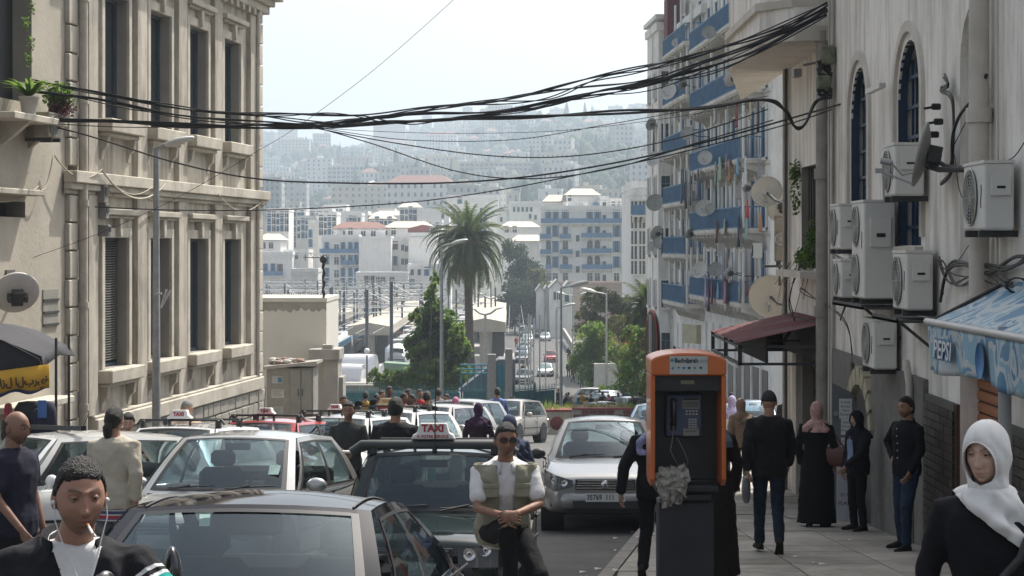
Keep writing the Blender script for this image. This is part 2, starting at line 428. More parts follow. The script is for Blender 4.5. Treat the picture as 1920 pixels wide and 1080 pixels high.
BROWN = mat('brown_shutter', (.2, .1, .07), .7, var=.1)
def win_mesh(w, h, frame, arch=False, shut=None, surround=MWALL):
 mb = MB(); t = .1
 mb.box(-w / 2 - t, -w / 2, -.1, .0, -t, h + t, 0); mb.box(w / 2, w / 2 + t, -.1, .0, -t, h + t, 0)
 mb.box(-w / 2, w / 2, -.1, .0, h, h + t, 0); mb.box(-w / 2 - t, w / 2 + t, -.16, .0, -t * 1.5, 0, 0)
 mb.box(-w / 2, w / 2, -.02, .01, 0, h, 1)
 mb.box(-.03, .03, -.045, -.02, 0, h, 2); mb.box(-w / 2, w / 2, -.045, -.02, h * .7, h * .7 + .05, 2)
 if shut:
  mb.box(-w / 2, -w / 2 + w * .28, -.07, -.03, .02, h, 3); mb.box(w / 2 - w * .28, w / 2, -.07, -.03, .02, h, 3)
 if arch:
  pts = [(w / 2 * cos(a * pi / 6), h + w / 2 * sin(a * pi / 6) * .8) for a in range(7)]
  mb.prism(pts, 'y', -.115, 0, 1)
 return mb.mesh('window_mesh', [surround, GLZ, frame, shut or frame])
WM = {'a': win_mesh(1.1, 2.1, MBLUE, shut=MBLUE), 'b': win_mesh(1.0, 1.6, MWALL), 'c': win_mesh(1.1, 2.0, MBLUE, arch=True), 'd': win_mesh(.7, 1.3, MBLUE), 'e': win_mesh(1.3, 2.0, BROWN, shut=BROWN), 'f': win_mesh(1.5, 2.3, MBLUE, shut=MBLUE)}
def town_block(px0, px1, ytop, Y, depth, label, wins=(), wall=None, roof=None, balc=(), base=-15, rz=0, parapet=.7, cat='building', name='town_house', side=0):
 """wins: (key, px, py) window centre-bottom in the photo's frame at the block's own distance; balc: (px0, px1, py)"""
 x0, x1, zt = XX(px0, Y), XX(px1, Y), ZZ(ytop, Y); cx = (x0 + x1) / 2
 o = empty(name, (cx, Y, base), rz, label, cat)
 mb = MB(); h = zt - base; W = x1 - x0
 mb.box(-W / 2, W / 2, 0, depth, 0, h)
 if parapet and not roof:
  p = parapet
  mb.box(-W / 2 - .1, W / 2 + .1, -.12, .25, h, h + p); mb.box(-W / 2 - .1, W / 2 + .1, depth - .25, depth + .1, h, h + p)
  mb.box(-W / 2 - .1, -W / 2 + .25, .25, depth - .25, h, h + p); mb.box(W / 2 - .25, W / 2 + .1, .25, depth - .25, h, h + p)
 mb.box(-W / 2 - .25, W / 2 + .25, -.3, 0, h - .55, h - .3)
 mb.build('wall', wall or MWALL, o)
 if roof:
  m = MB(); e = .6; hh = 1.5; rr = max(W * .32, W / 2 - 3.5)
  m.add([(-W / 2 - e, -e, h + .02), (W / 2 + e, -e, h + .02), (W / 2 + e, depth + e, h + .02), (-W / 2 - e, depth + e, h + .02), (-rr, depth / 2, h + hh), (rr, depth / 2, h + hh)], [(0, 1, 5, 4), (1, 2, 5), (2, 3, 4, 5), (3, 0, 4), (3, 2, 1, 0)], 0)
  m.build('roof', roof, o)
 for k, px, py in wins:
  lobj('window', WM[k], o, (XX(px, Y) - cx, -.012, ZZ(py, Y) - base))
 for a, b, py in balc:
  bx0, bx1, bz = XX(a, Y) - cx, XX(b, Y) - cx, ZZ(py, Y) - base
  m = MB(); m.box(bx0, bx1, -1.1, -.01, bz - .15, bz)
  n = max(2, int((bx1 - bx0) / 1.6))
  for i in range(n + 1):
   x = bx0 + .1 + (bx1 - bx0 - .2) * i / n
   m.prism([(-.9, bz - .16), (-.02, bz - .16), (-.02, bz - .75)][::-1], 'x', x - .09, x + .09)
  bo = m.build('balcony', wall or MWALL, o)
  r_ = MB(); r_.box(bx0, bx1, -1.1, -1.06, bz + .08, bz + .95); r_.box(bx0 - .02, bx1 + .02, -1.13, -1.03, bz + .97, bz + 1.03)
  for i in range(n * 2 + 1):
   x = bx0 + (bx1 - bx0) * i / (2 * n); r_.box(x - .03, x + .03, -1.14, -1.02, bz, bz + .965)
  r_.box(bx0, bx0 + .03, -1.05, -.01, bz + .08, bz + .95); r_.box(bx1 - .03, bx1, -1.05, -.01, bz + .08, bz + .95)
  r_.build('railing', MBLUE, bo)
 for i in range(side):
  for f in range(int(h / 3.3) - 1):
   lobj('window', WM['b'], o, (W / 2 + .012, depth * (i + .5) / side, 1.5 + 3.3 * f), (0, 0, radians(90)))
   lobj('window', WM['b'], o, (-W / 2 - .012, depth * (i + .5) / side, 1.5 + 3.3 * f), (0, 0, radians(-90)))
 return o
def clutter(o, n, x0, x1, y0, y1, z, seed):
 r = random.Random(seed)
 for i in range(n):
  x, y = r.uniform(x0, x1), r.uniform(y0, y1)
  if r.random() < .5:
   m = MB(); q = r.uniform(.35, .5)
   m.lathe([(.02, 0), (q * .6, .05), (q, .14), (q - .03, .15)], (0, 0, 0), 12, 0, 'y'); m.tube([(0, 0, 0), (0, .3, 0), (0, .3, -.9)], .04, 5)
   m.build('dish', HW[3], o, (x, y, z + .9), (0, 0, r.uniform(-.6, .6)))
  else:
   m = MB(); m.cyl((0, 0, 0), .45, 1.2, 10); m.box(-.5, .5, -.5, .5, -.3, 0); m.build('water_tank', r.choice([HW[0], MBLUE, HW[1]]), o, (x, y, z + .3))
g = []
for row, k in ((472, 'a'), (496, 'a'), (520, 'a'), (538, 'a')):
 for px in (613, 631, 643, 657, 668): g.append((k if px != 631 else 'b', px, row))
o = town_block(604, 673, 446, 420, 12, 'white corner house with blue shutters and a long balcony beside the blank gable', g, balc=[(600, 673, 475), (640, 652, 497), (655, 667, 497)], side=2)
clutter(o, 3, -3, 3, 2, 8, 0.2 + ZZ(446, 420) + 15, 4)
town_block(673, 733, 443, 418, 14, 'tall blank white gable wall in the middle of the white houses', [], parapet=0)
town_block(625, 722, 428, 428, 9, 'set back attic storey under the red clay tiled roof', [('b', 657, 440), ('b', 681, 444), ('b', 643, 444), ('b', 700, 444)], roof=HROOF, parapet=0)
town_block(722, 812, 427, 430, 9, 'set back attic storey under a cream sheet roof', [('b', 738, 440), ('b', 722, 440)], roof=HROOF2, parapet=0)
town_block(733, 770, 452, 424, 12, 'narrow white courtyard front with tall loggia windows', [('e', 741, 468), ('a', 741, 498), ('d', 755, 470), ('d', 762, 472), ('d', 755, 496), ('d', 762, 496)])
town_block(766, 818, 442, 416, 12, 'white house carrying a brick red rooftop hut', [('b', 772, 515), ('b', 787, 515), ('a', 773, 540)])
m = MB(); W = XX(820, 416) - XX(765, 416); m.prism([(-W / 2, 0), (W / 2, 0), (W / 2, 1.9), (0, 2.4), (-W / 2, 1.6)], 'y', 0, 5); q = m.build('rooftop_hut', mat('brick_red_paint', (.3, .09, .07), .85, var=.1), None, (XX(792, 416), 416.4, ZZ(442, 416) + .01)); tag(q, 'brick red hut sitting on the roof of a white house', 'hut')
lobj('window', WM['b'], q, (2.2, -.02, .2))
town_block(667, 765, 512, 400, 9, 'long low white annex with brown shuttered windows', [('e', 688, 534), ('e', 698, 534), ('b', 708, 534), ('b', 718, 534), ('b', 735, 534)], parapet=.2)
town_block(765, 845, 500, 404, 10, 'white station side house with few narrow windows near the palm', [('d', 773, 516), ('d', 786, 516), ('a', 773, 542), ('a', 800, 505 + 12)], parapet=.6)
g = [(k, px, row) for row in (392 + 16, 408 + 16, 424 + 16, 440 + 12, 464) for k, px in (('d', 530), ('a', 540), ('f', 551), ('d', 560), ('a', 567))]
town_block(525, 574, 394, 520, 12, 'six storey white flats with blue glazed loggias behind the low roofs', g)
g = [(k, px, row) for row in (404, 418) for k, px in (('f', 585), ('f', 599), ('b', 612))]
town_block(574, 622, 396, 530, 12, 'white flats with large blue windows joined to the loggia block', g + [('a', 582, 448), ('a', 582, 466), ('a', 582, 482)])
town_block(578, 630, 418, 470, 10, 'blank white party wall with one blue window column', [('a', 582, 446), ('a', 582, 464), ('d', 614, 436)], rz=.05)
town_block(492, 525, 418, 500, 10, 'plain pale wall left of the loggia flats', [], wall=MWALL2)
town_block(484, 526, 450, 440, 12, 'small white house with a cream roof and one blue window', [('b', 508, 466), ('b', 494, 466)], roof=HROOF2)
town_block(490, 548, 478, 420, 12, 'low white terrace with a dark loggia band and blue railing', [('a', 498, 512), ('a', 512, 512), ('e', 525, 512)], balc=[(492, 530, 517)])
town_block(532, 578, 474, 425, 10, 'stepped white terrace house under satellite dishes', [('d', 545, 486), ('d', 556, 486)], wall=MWALL)
town_block(546, 596, 510, 390, 8, 'blank grey white yard wall building by the catenary masts', [], wall=MWALL2)
town_block(620, 690, 400, 560, 12, 'wide white wall with small roof windows behind the clay roof', [('d', 652, 416), ('d', 666, 416)])
town_block(694, 785, 404, 560, 14, 'low buildings under bright cream sheet roofs behind the attics', [('b', 722, 420), ('b', 742, 420)], roof=HROOF2)
town_block(783, 842, 396, 520, 14, 'big plain white cube house beside the palm crown', [('d', 830, 410), ('d', 838, 430)])
town_block(838, 935, 370, 560, 16, 'tall white tenement with one blue roof terrace above the palm', [('f', 862, 382), ('d', 902, 398), ('a', 846, 400), ('a', 846, 418)])
town_block(932, 950, 402, 540, 10, 'slim white house right of the palm crown', [('d', 940, 416)])
town_block(955, 1020, 382, 540, 12, 'white house with a row of small dark windows left of the blue balconies', [('d', 964 + 8 * i, 397) for i in range(5)] + [('d', 994, 410), ('d', 1004, 412)], wall=MWALL)
town_block(940, 1010, 426, 470, 14, 'low house with a bright cream roof right of the palm', [('b', 950, 436), ('b', 965, 436)], roof=HROOF2)
town_block(960, 1020, 452, 440, 10, 'shabby low house with cream awnings among the trees', [('b', 980, 466)], roof=HROOF2, wall=MWALL2)
rq = random.Random(12)
for i in range(16):
 Y = 455 + i * 11; px = 500 + (i * 97) % 430; w_ = rq.randint(26, 44); yt = 384 + (i * 7) % 22 + (12 if Y < 520 else 0)
 town_block(px, px + w_, yt, Y, 11, 'plain white house in the dense quarter behind the station', [('abd'[(i + k) % 3], px + 5 + k * 8, yt + 12 + r_ * 13) for k in range(int(w_ / 8) - 0) for r_ in range(3) if px + 5 + k * 8 < px + w_ - 3], wall=(MWALL, MWALL, MWALL2)[i % 3], roof=HROOF2 if i % 5 == 2 else None)['group'] = 'white houses of the dense quarter'
g = []
rows = [(415, 'f'), (444, 'a'), (473, 'c'), (502, 'c'), (527, 'b')]
for row, k in rows:
 for px in (1029, 1041, 1060, 1106, 1120, 1133, 1156, 1172):
  g.append(('d' if px == 1133 else ('f' if px in (1041, 1156) and row != 527 else k), px, row))
for py in (453, 482, 511): g.append(('d', 1083, py))
o = town_block(1014, 1186, 392, 390, 14, 'long white apartment house with four rows of blue balconies closing the street', g,
   balc=[(1014, 1185, 419), (1013, 1033, 448), (1050, 1070, 448), (1090, 1146, 446), (1166, 1185, 443), (1013, 1033, 477), (1050, 1073, 477), (1090, 1146, 475), (1166, 1185, 472), (1023, 1033, 505), (1050, 1072, 505), (1091, 1147, 505), (1166, 1185, 503)], side=3)
clutter(o, 10, -8, 8, 2, 10, ZZ(392, 390) + 15, 8)
town_block(1062, 1122, 366, 396, 8, 'white rooftop storey with a low gabled roof above the blue balconies', [('d', 1068, 377)], roof=HROOF2, parapet=0)
town_block(1022, 1062, 378, 398, 7, 'grey rooftop shed on the left end of the balconied house', [], wall=MWALL2, roof=HROOF2)
for px, lab in ((1133, 'left'), (1150, 'middle'), (1170, 'right')):
 town_block(px - 8, px + 8, 378 if lab != 'left' else 374, 394, 4, {'left': 'rooftop laundry hut nearest the low gable', 'middle': 'rooftop laundry hut with blue trim in mid row', 'right': 'rooftop laundry hut at the street end of the roof'}[lab], [('d', px, 388)], cat='hut', name='rooftop_hut', base=ZZ(391, 394))
g = [(k, px, row) for row in (392, 420, 445, 474, 505, 530) for k, px in (('a', 1191), ('d', 1198), ('a', 1205))]
town_block(1186, 1209, 366, 190, 8, 'narrow white front crowded with blue shutters and laundry', [], balc=[(1185, 1208, 404)])
g2 = [(k, px, row) for row in (402, 428, 458, 486, 514) for k, px in (('d', 1190), ('d', 1196), ('d', 1203))]
town_block(1187, 1252, 352, 196, 20, 'tall white blank sided house between the blue fronts', [], wall=MWALL)
oo = [x for x in col.objects if x.get('label', '').startswith('narrow white front')][0]
for k, px, row in g2: lobj('window', WM[k], oo, (XX(px, 190) - oo.location.x, -.012, ZZ(row, 190) + 15))
town_block(1034, 1190, 532, 330, 9, 'long low shed with a pale sheet roof in front of the balconied house', [('b', 1060, 552)], wall=mat('shed_pink', (.42, .33, .28), .9, var=.1), parapet=.3)
def gable(px0, px1, ye, yr, Y, d, label, wins=()):
 x0, x1 = XX(px0, Y), XX(px1, Y); W = x1 - x0; h = ZZ(ye, Y) + 15; hr = ZZ(yr, Y) + 15
 o = empty('gabled_shed', ((x0 + x1) / 2, Y, -15), 0, label, 'shed')
 m = MB(); m.prism([(-W / 2, 0), (W / 2, 0), (W / 2, h), (0, hr), (-W / 2, h)], 'y', 0, d); m.build('wall', MWALL, o)
 m = MB()
 for s in (-1, 1): m.add([(s * (W / 2 + .2), -.3, h - .1), (0, -.3, hr + .12), (0, d + .3, hr + .12), (s * (W / 2 + .2), d + .3, h - .1), (s * (W / 2 + .2), -.3, h + .05), (0, -.3, hr + .27), (0, d + .3, hr + .27), (s * (W / 2 + .2), d + .3, h + .05)], [(0, 1, 2, 3), (4, 5, 6, 7), (0, 1, 5, 4), (3, 2, 6, 7), (0, 3, 7, 4)])
 m.build('roof', GREYP, o)
 for k, px, py in wins: lobj('window', WM[k], o, (XX(px, Y) - o.location.x, -.012, ZZ(py, Y) + 15))
gable(1031, 1057, 540, 527, 315, 10, 'white sawtooth gable with two small dark windows', [('d', 1042, 562), ('d', 1048, 562)])
gable(1057, 1074, 540, 530, 316, 10, 'second white sawtooth gable against the pale shed', [('d', 1063, 566)])
gable(1006, 1020, 546, 536, 322, 10, 'small white gable peeking out behind the trees')
gable(1019, 1031, 547, 538, 323, 10, 'narrow white gable next to the larger sawtooth')
m = MB(); m.box(-4.2, 4.2, 0, 2.4, 0, 2.7); 
for i in range(17): m.box(-4.2 + i * .525 - .08, -4.2 + i * .525 + .08, -.06, 0, .1, 2.6)
tag(m.build('shipping_container', mat('container_blue', (.03, .13, .33), .5, var=.08), None, (XX(1034, 350), 352, gz(352))), 'bright blue container at the top end of the road', 'container')
m = MB(); m.box(-9, 0, 0, .6, 0, 6); tag(m.build('retaining_wall', MWALL2, None, (XX(1002, 385), 385, -14)), 'grey retaining wall at the bend behind the parked cars', 'wall')
STONE = mat('old_stucco', (.43, .39, .325), .92, var=.2, vs=1.3, stain=.9, streak=True, stc=(.13, .11, .085), bump=.25, bs=25)
STONE2 = mat('stone_trim', (.48, .445, .375), .9, var=.14, vs=2.5, stain=.7, stc=(.22, .18, .13), bump=.3, bs=30)
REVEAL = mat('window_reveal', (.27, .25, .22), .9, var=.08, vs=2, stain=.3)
RUBBLE = mat('rough_stone', (.3, .28, .24), .95, var=.25, vs=5, bump=.8, bs=14, stain=.4)
PIPE = mat('cast_pipe', (.42, .38, .32), .7, .0, var=.15, vs=4, stain=.4)
SHUT = mat('old_shutter', (.11, .105, .085), .8, var=.2, vs=6, stain=.3)
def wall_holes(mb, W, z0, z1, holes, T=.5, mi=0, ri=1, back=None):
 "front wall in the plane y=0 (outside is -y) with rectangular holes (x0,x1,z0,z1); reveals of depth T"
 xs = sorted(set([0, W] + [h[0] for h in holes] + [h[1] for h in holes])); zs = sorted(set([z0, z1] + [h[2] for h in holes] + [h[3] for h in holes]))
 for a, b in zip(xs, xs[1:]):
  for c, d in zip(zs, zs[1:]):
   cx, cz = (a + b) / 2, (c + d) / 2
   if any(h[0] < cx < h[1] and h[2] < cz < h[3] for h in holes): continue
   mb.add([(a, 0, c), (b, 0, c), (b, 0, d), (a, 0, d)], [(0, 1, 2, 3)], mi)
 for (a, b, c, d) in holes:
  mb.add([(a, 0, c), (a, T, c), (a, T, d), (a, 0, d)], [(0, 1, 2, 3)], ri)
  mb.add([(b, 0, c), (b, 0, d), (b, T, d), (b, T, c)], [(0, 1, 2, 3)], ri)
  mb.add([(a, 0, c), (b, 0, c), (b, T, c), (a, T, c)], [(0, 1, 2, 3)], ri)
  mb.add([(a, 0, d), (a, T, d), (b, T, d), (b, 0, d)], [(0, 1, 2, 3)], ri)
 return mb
LA = math.atan(.1306); LK = 1 / cos(LA)
LY0 = 35.8
LX0 = -7.98 + .1306 * (LY0 - 36.7)
def Ls(Y): return (Y - LY0) * LK
def left_hall():
 o = empty('stone_hall', (LX0, LY0, -4), radians(90) - LA, 'weathered beige stone hall with two rows of tall deep windows', 'building')
 Z = lambda z: z + 4
 W = Ls(48.75)
 sx = [Ls(y) for y in (37.14, 39.91, 42.65, 45.4)]
 hw = 1.42
 holes = [(x, x + hw, Z(-.53), Z(2.02)) for x in sx] + [(x, x + hw, Z(4.32), Z(6.78)) for x in sx]
 mb = MB(); wall_holes(mb, W, 0, Z(9.3), holes, .3)
 mb.add([(W, 0, 0), (W, 8, 0), (W, 8, Z(9.3)), (W, 0, Z(9.3))], [(0, 1, 2, 3)])
 mb.add([(0, 0, 0), (0, 0, Z(9.3)), (0, 8, Z(9.3)), (0, 8, 0)], [(0, 1, 2, 3)])
 mb.add([(0, 0, Z(9.3)), (W, 0, Z(9.3)), (W, 8, Z(9.3)), (0, 8, Z(9.3))], [(0, 1, 2, 3)])
 mb.add([(0, 8, 0), (0, 8, Z(9.3)), (W, 8, Z(9.3)), (W, 8, 0)], [(0, 1, 2, 3)])
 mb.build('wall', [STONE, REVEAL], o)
 m = MB(); m.box(.5, W - .35, -.22, 0, Z(-1.72), Z(-1.42)); m.box(.5, W - .35, -.16, 0, Z(-1.42), Z(-1.36)); bevel(m.build('base_ledge', STONE2, o), .02, 1)
 m = MB(); m.box(.3, W - .3, -.12, 0, 0, Z(-1.72)); m.build('plinth', RUBBLE, o)
 m = MB()
 r = random.Random(3)
 for k in range(7):
  x = .3
  while x < W - .5:
   w_ = r.uniform(.35, .7); z = Z(-3.9) + k * .31
   me = MB(); me.cbox((0, 0, 0), (w_ - .03, .06 + r.random() * .04, .285), bev=.02)
   if k > 2: me.build('stone_block', RUBBLE, o, (x + w_ / 2, -.13, z + .15))
   x += w_
 m = MB(); m.box(-.75, W + .12, -.26, 0, Z(3.02), Z(3.24)); m.box(-.75, W + .12, -.18, 0, Z(2.9), Z(3.02)); m.box(-.75, W + .1, -.08, 0, Z(2.82), Z(2.9)); bevel(m.build('string_course', STONE2, o), .015, 1)
 m = MB(); m.box(0, W + .25, -.2, 0, Z(7.75), Z(7.95)); m.box(0, W + .35, -.32, 0, Z(7.95), Z(8.1)); m.box(0, W + .5, -.5, 0, Z(8.1), Z(8.3)); m.box(0, W + .55, -.58, 0, Z(8.3), Z(8.42)); bevel(m.build('cornice', STONE2, o), .02, 1)
 for i in range(int(W / .4)):
  pass
 dm = MB(); dm.box(0, .2, -.19, -.002, 0, .15); dm = dm.mesh('dentil', STONE2)
 for i in range(24): lobj('dentil', dm, o, (.25 + i * (W - .4) / 24, 0, Z(7.6)))
 ends = [.55] + [(sx[i] + hw + sx[i + 1]) / 2 for i in range(3)] + [W - 1.0]
 for zz0, zz1 in ((-1.36, 2.82), (3.24, 7.6)):
  for i, x in enumerate(ends):
   pw = .62 if 0 < i < 4 else .5
   m = MB(); m.box(x - pw / 2, x + pw / 2, -.11, 0, Z(zz0), Z(zz1))
   bevel(m.build('pier', STONE, o), .012, 1)
 WMB = {}
 for row, (z0, z1) in enumerate(((-.53, 2.02), (4.32, 6.78))):
  for i, x in enumerate(sx):
   key = (row == 0 and i == 0)
   wo = empty('window', (x, 0, Z(z0)), 0, parent=o)
   h = z1 - z0
   m = MB(); t = .17
   m.box(-t, -.002, -.06, .02, 0, h + .2); m.box(hw + .002, hw + t, -.06, .02, 0, h + .2); m.box(-.002, hw + .002, -.06, .02, h + .002, h + .2)
   bevel(m.build('surround', STONE2, wo), .01, 1)
   m = MB(); m.box(-t - .12, hw + t + .12, -.3, 0, -.26, -.002); m.box(-t - .06, hw + t + .06, -.2, 0, -.34, -.26); bevel(m.build('sill', STONE2, wo), .02, 1)
   for sxx in (-t + .02, hw + t - .16):
    m = MB(); m.prism([(-.17, -.34), (0, -.34), (0, -.8), (-.03, -.78), (-.06, -.62), (-.14, -.55)][::-1], 'x', sxx, sxx + .14)
    m.build('bracket', STONE2, wo)
   m = MB(); m.box(-t - .1, hw + t + .1, -.2, 0, h + .44, h + .56); m.box(-t - .03, hw + t + .03, -.12, 0, h + .38, h + .44); bevel(m.build('cap', STONE2, wo), .015, 1)
   m = MB(); m.prism([(hw / 2 - .1, h + .38), (hw / 2 - .06, h + .02), (hw / 2 + .06, h + .02), (hw / 2 + .1, h + .38)][::-1], 'y', -.15, -.0); bevel(m.build('keystone', STONE2, wo), .01, 1)
   m = MB(); m.box(0, .06, .2, .28, 0, h); m.box(hw - .06, hw, .2, .28, 0, h); m.box(.06, hw - .06, .2, .28, h - .07, h); m.box(.06, hw - .06, .2, .28, 0, .07); m.box(hw / 2 - .03, hw / 2 + .03, .21, .27, .07, h - .07)
   m.build('frame', mat('slate_blue_frame', (.045, .07, .09), .6, var=.2), wo)
   m = MB(); m.box(.06, hw - .06, .25, .29, .07, h - .07); m.build('pane', GLZ, wo)
   n = 48
   me = MB(); me.add([(.06, .16, -.01), (hw - .06, .16, -.01), (hw - .06, .205, .022), (.06, .205, .022), (.06, .175, -.014), (hw - .06, .175, -.014)], [(0, 1, 2, 3), (0, 4, 5, 1)])
   me = me.mesh('slat', SHUT if key else mat('dark_shutter', (.05, .065, .075), .7, var=.2))
   for k in range(int(h / .05) - 3 if key else 0):
    lobj('slat', me, wo, (0, -.01, h - .1 - .05 * k))
 for q, xq in enumerate((W - .42, -.62)):
  for k in range(22):
   z = Z(-2.9) + k * .52
   if z > Z(7.5) or abs(z + .24 - Z(3.03)) < .3: continue
   w_ = .5 if k % 2 else .42
   m = MB(); m.cbox((0, 0, 0), (w_, .1, .49), bev=.015)
   m.build('quoin', STONE2, o, (xq + .25, -.02, z + .25))
   if q == 0: m.build('quoin', STONE2, o, (W + .002, .25, z + .25), (0, 0, radians(90)))
 for x, r_, lo, hi in ((-.1, .085, 0, 9.2), (W - .72, .06, .6, 8.0 + 4 - .3)):
  m = MB(); m.cyl((x, -.14, 0), r_, Z(hi) if x < 0 else hi, 10)
  for k in range(7): m.cyl((x, -.14, .9 + k * 1.9), r_ * 1.25, .12, 10)
  m.build('downpipe', PIPE, o)
 return o
lh = left_hall()
PLAS = mat('patched_render', (.4, .365, .3), .92, var=.12, vs=.9, stain=.6, stc=(.3, .27, .21), bump=.35, bs=12)
def near_left():
 W = 9.0
 o = empty('rendered_house', (LX0 - .1306 * (W / LK) - .07, LY0 - W / LK - .35, -4), radians(90) - LA, 'patched cream rendered house with plant balcony at the left edge', 'building')
 Z = lambda z: z + 4
 L = lambda px: (12.773 / (.1306 - (px - 960) / F) - (LY0 - W / LK - .35)) * LK   # photo column -> length along this wall
 holes = [(L(-60), L(62), Z(4.35), Z(8.3)), (L(-8), L(50), Z(2.35), Z(2.62)), (L(20), L(38), Z(-.12), Z(.18))]
 mb = MB(); wall_holes(mb, W - .1, 0, Z(9.6), holes, .35)
 mb.add([(W - .1, 0, 0), (W - .1, 1, 0), (W - .1, 1, Z(9.6)), (W - .1, 0, Z(9.6))], [(0, 1, 2, 3)])
 mb.add([(0, 0, 0), (0, 0, Z(9.6)), (0, 8, Z(9.6)), (0, 8, 0)], [(0, 1, 2, 3)])
 mb.add([(0, 0, Z(9.6)), (W, 0, Z(9.6)), (W, 8, Z(9.6)), (0, 8, Z(9.6))], [(0, 1, 2, 3)])
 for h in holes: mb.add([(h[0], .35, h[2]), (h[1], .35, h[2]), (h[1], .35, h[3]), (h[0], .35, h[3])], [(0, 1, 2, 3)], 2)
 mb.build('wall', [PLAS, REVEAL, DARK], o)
 def slab(px0, px1, z, d, t=.12, name='ledge'):
  m = MB(); m.box(L(px0), L(px1), -d, 0, Z(z), Z(z + t)); return bevel(m.build(name, STONE2, o), .015, 1)
 slab(-40, 52, 2.72, .32, .1); slab(-20, 92, -.93, .5, .12, 'canopy_slab'); slab(-30, 74, 3.95, .55, .12, 'balcony_slab')
 for a in (8, 58):
  m = MB(); m.prism([(-.5, Z(3.95)), (0, Z(3.95)), (0, Z(3.55))], 'x', L(a) - .07, L(a) + .07); m.build('bracket', STONE2, o)
 m = MB(); m.box(L(12), L(28), -.03, 0, Z(.95), Z(1.45)); m.build('wall_plate', SHUT, o)
 for (a, b, z0, z1) in ((82, 110, .42, 1.08), (14, 34, .9, 1.38)):
  g = MB(); g.box(L(a), L(b), -.02, .0, Z(z0), Z(z1)); f_ = g.build('vent_panel', mat('rust_grey', (.24, .23, .2), .8, var=.15), o)
  for k in range(3): 
   g = MB(); g.box(L(a), L(b), -.04, -.02, Z(z0) + (z1 - z0) * k / 3 + .01, Z(z0) + (z1 - z0) * k / 3 + .05); g.build('vent_bar', IRON, f_)
 return o, L
nl, NLL = near_left()
nlm = lambda p: p
def on_left(px, z, out=.0):
 Y = 12.773 / (.1306 - (px - 960) / F)
 X = -7.98 + .1306 * (Y - 36.7)
 return Vector((X + out * cos(LA), Y - out * sin(LA), z))
def dish(name, loc, r, aim, matl, label=None, group=None, arm=.5, wall=None):
 """offset satellite dish: reflector + back bracket + feed arm; aim = direction it looks"""
 o = empty(name, loc, 0, label, 'satellite dish', group)
 a = Vector(aim).normalized(); q = a.to_track_quat('Y', 'Z').to_euler()
 m = MB(); n = 28
 prof = [(r * k / 6, .22 * r * (k / 6) ** 2) for k in range(7)]
 m.lathe([(max(p[0], .01), p[1] - .16 * r) for p in prof] + [(r + .012, .22 * r - .16 * r + .012), (r + .012, .22 * r - .16 * r - .01)] + [(max(p[0], .01), p[1] - .16 * r - .02) for p in prof[::-1]], n=n, axis='y')
 m.build('reflector', matl, o, None, q)
 m = MB(); m.tube([(0, -.2 * r, -.15), (0, .45 * r, -r * .75), (0, .9 * r, -r * .45)], .013, 6); m.cyl((0, .86 * r, -r * .45), .035, .12, 8, axis='y'); m.build('feed_arm', STEEL, o, None, q)
 m = MB(); m.box(-.09, .09, -.28 * r - .1, -.16 * r, -.12, .12); m.box(-.16, -.1, -.28 * r - .1, -.16 * r - .02, -.05, .05); m.box(.1, .16, -.28 * r - .1, -.16 * r - .02, -.05, .05); m.build('bracket', IRON, o, None, q)
 if wall is not None:
  m = MB(); wv = Vector(wall) - Vector(loc); b = a * (-.22 * r); m.tube([b, wv * .4 + b * .6 + Vector((0, 0, -.05)), wv], .025, 8); m.build('wall_arm', IRON, o)
 return o
DISHM = mat('dish_grey', (.5, .49, .46), .55, var=.08, vs=5, stain=.3)
DISHB = mat('dish_back', (.3, .3, .28), .6, var=.12, vs=5, stain=.3)
p = P(30, 550, 31.2)
dish('satellite_dish', p, .37, (-.35, .75, .5), DISHM, 'pale grey dish seen from behind at the left edge above the stall', None, wall=on_left(26, p.z - .1, 0))
m = MB(); b = on_left(60, 0, 0); m.cyl((0, 0, 0), .0, .0, 3) if False else None
def leafy(mb, c, n, L0, spread, up, r, mi=0, w=.03):
 for i in range(n):
  a = r.uniform(0, 2 * pi); d = Vector((cos(a) * spread, sin(a) * spread, up * r.uniform(.6, 1.2))).normalized()
  l = L0 * r.uniform(.6, 1.2); s = Vector((-sin(a), cos(a), 0)) * w * r.uniform(.6, 1.2)
  p0 = Vector(c); pts = []
  for k in range(5):
   t = k / 4; q = p0 + d * l * t + Vector((cos(a), sin(a), 0)) * (spread * .35 * l * t * t) - Vector((0, 0, .45 * l * t * t))
   ww = s * (sin(pi * min(.95, t * .8 + .18)))
   pts += [q - ww, q + ww]
  mb.add(pts, [(2 * k, 2 * k + 1, 2 * k + 3, 2 * k + 2) for k in range(4)], mi, True)
def bushleaf(mb, c, rad, n, r, mi=0, s=.05, nm=3):
 for i in range(n):
  while True:
   v = Vector((r.uniform(-1, 1), r.uniform(-1, 1), r.uniform(-1, 1)))
   if v.length < 1: break
  v *= (.55 + .45 * r.random())
  p = Vector(c) + Vector((v.x * rad[0], v.y * rad[1], v.z * rad[2]))
  a = Vector((r.gauss(0, 1), r.gauss(0, 1), r.gauss(0, 1))).normalized(); b = a.orthogonal().normalized() * s * r.uniform(.5, 1.1); c2 = a.cross(b.normalized()) * s * r.uniform(.3, .7)
  mb.add([p - b, p + c2, p + b, p - c2], [(0, 1, 2, 3)], mi + r.randrange(nm))
LEAFM = [mat('leaf_' + 'abc'[i], c, .55, var=.2, vs=8, spec=.4, leaf=1) for i, c in enumerate([(.06, .12, .025), (.09, .16, .03), (.04, .075, .02)])]
REDLEAF = mat('red_leaf', (.14, .03, .05), .6, var=.2)
POTM = mat('plastic_pot', (.5, .48, .44), .6, var=.08)
POTD = mat('dark_pot', (.16, .13, .12), .7, var=.1)
r = random.Random(4)
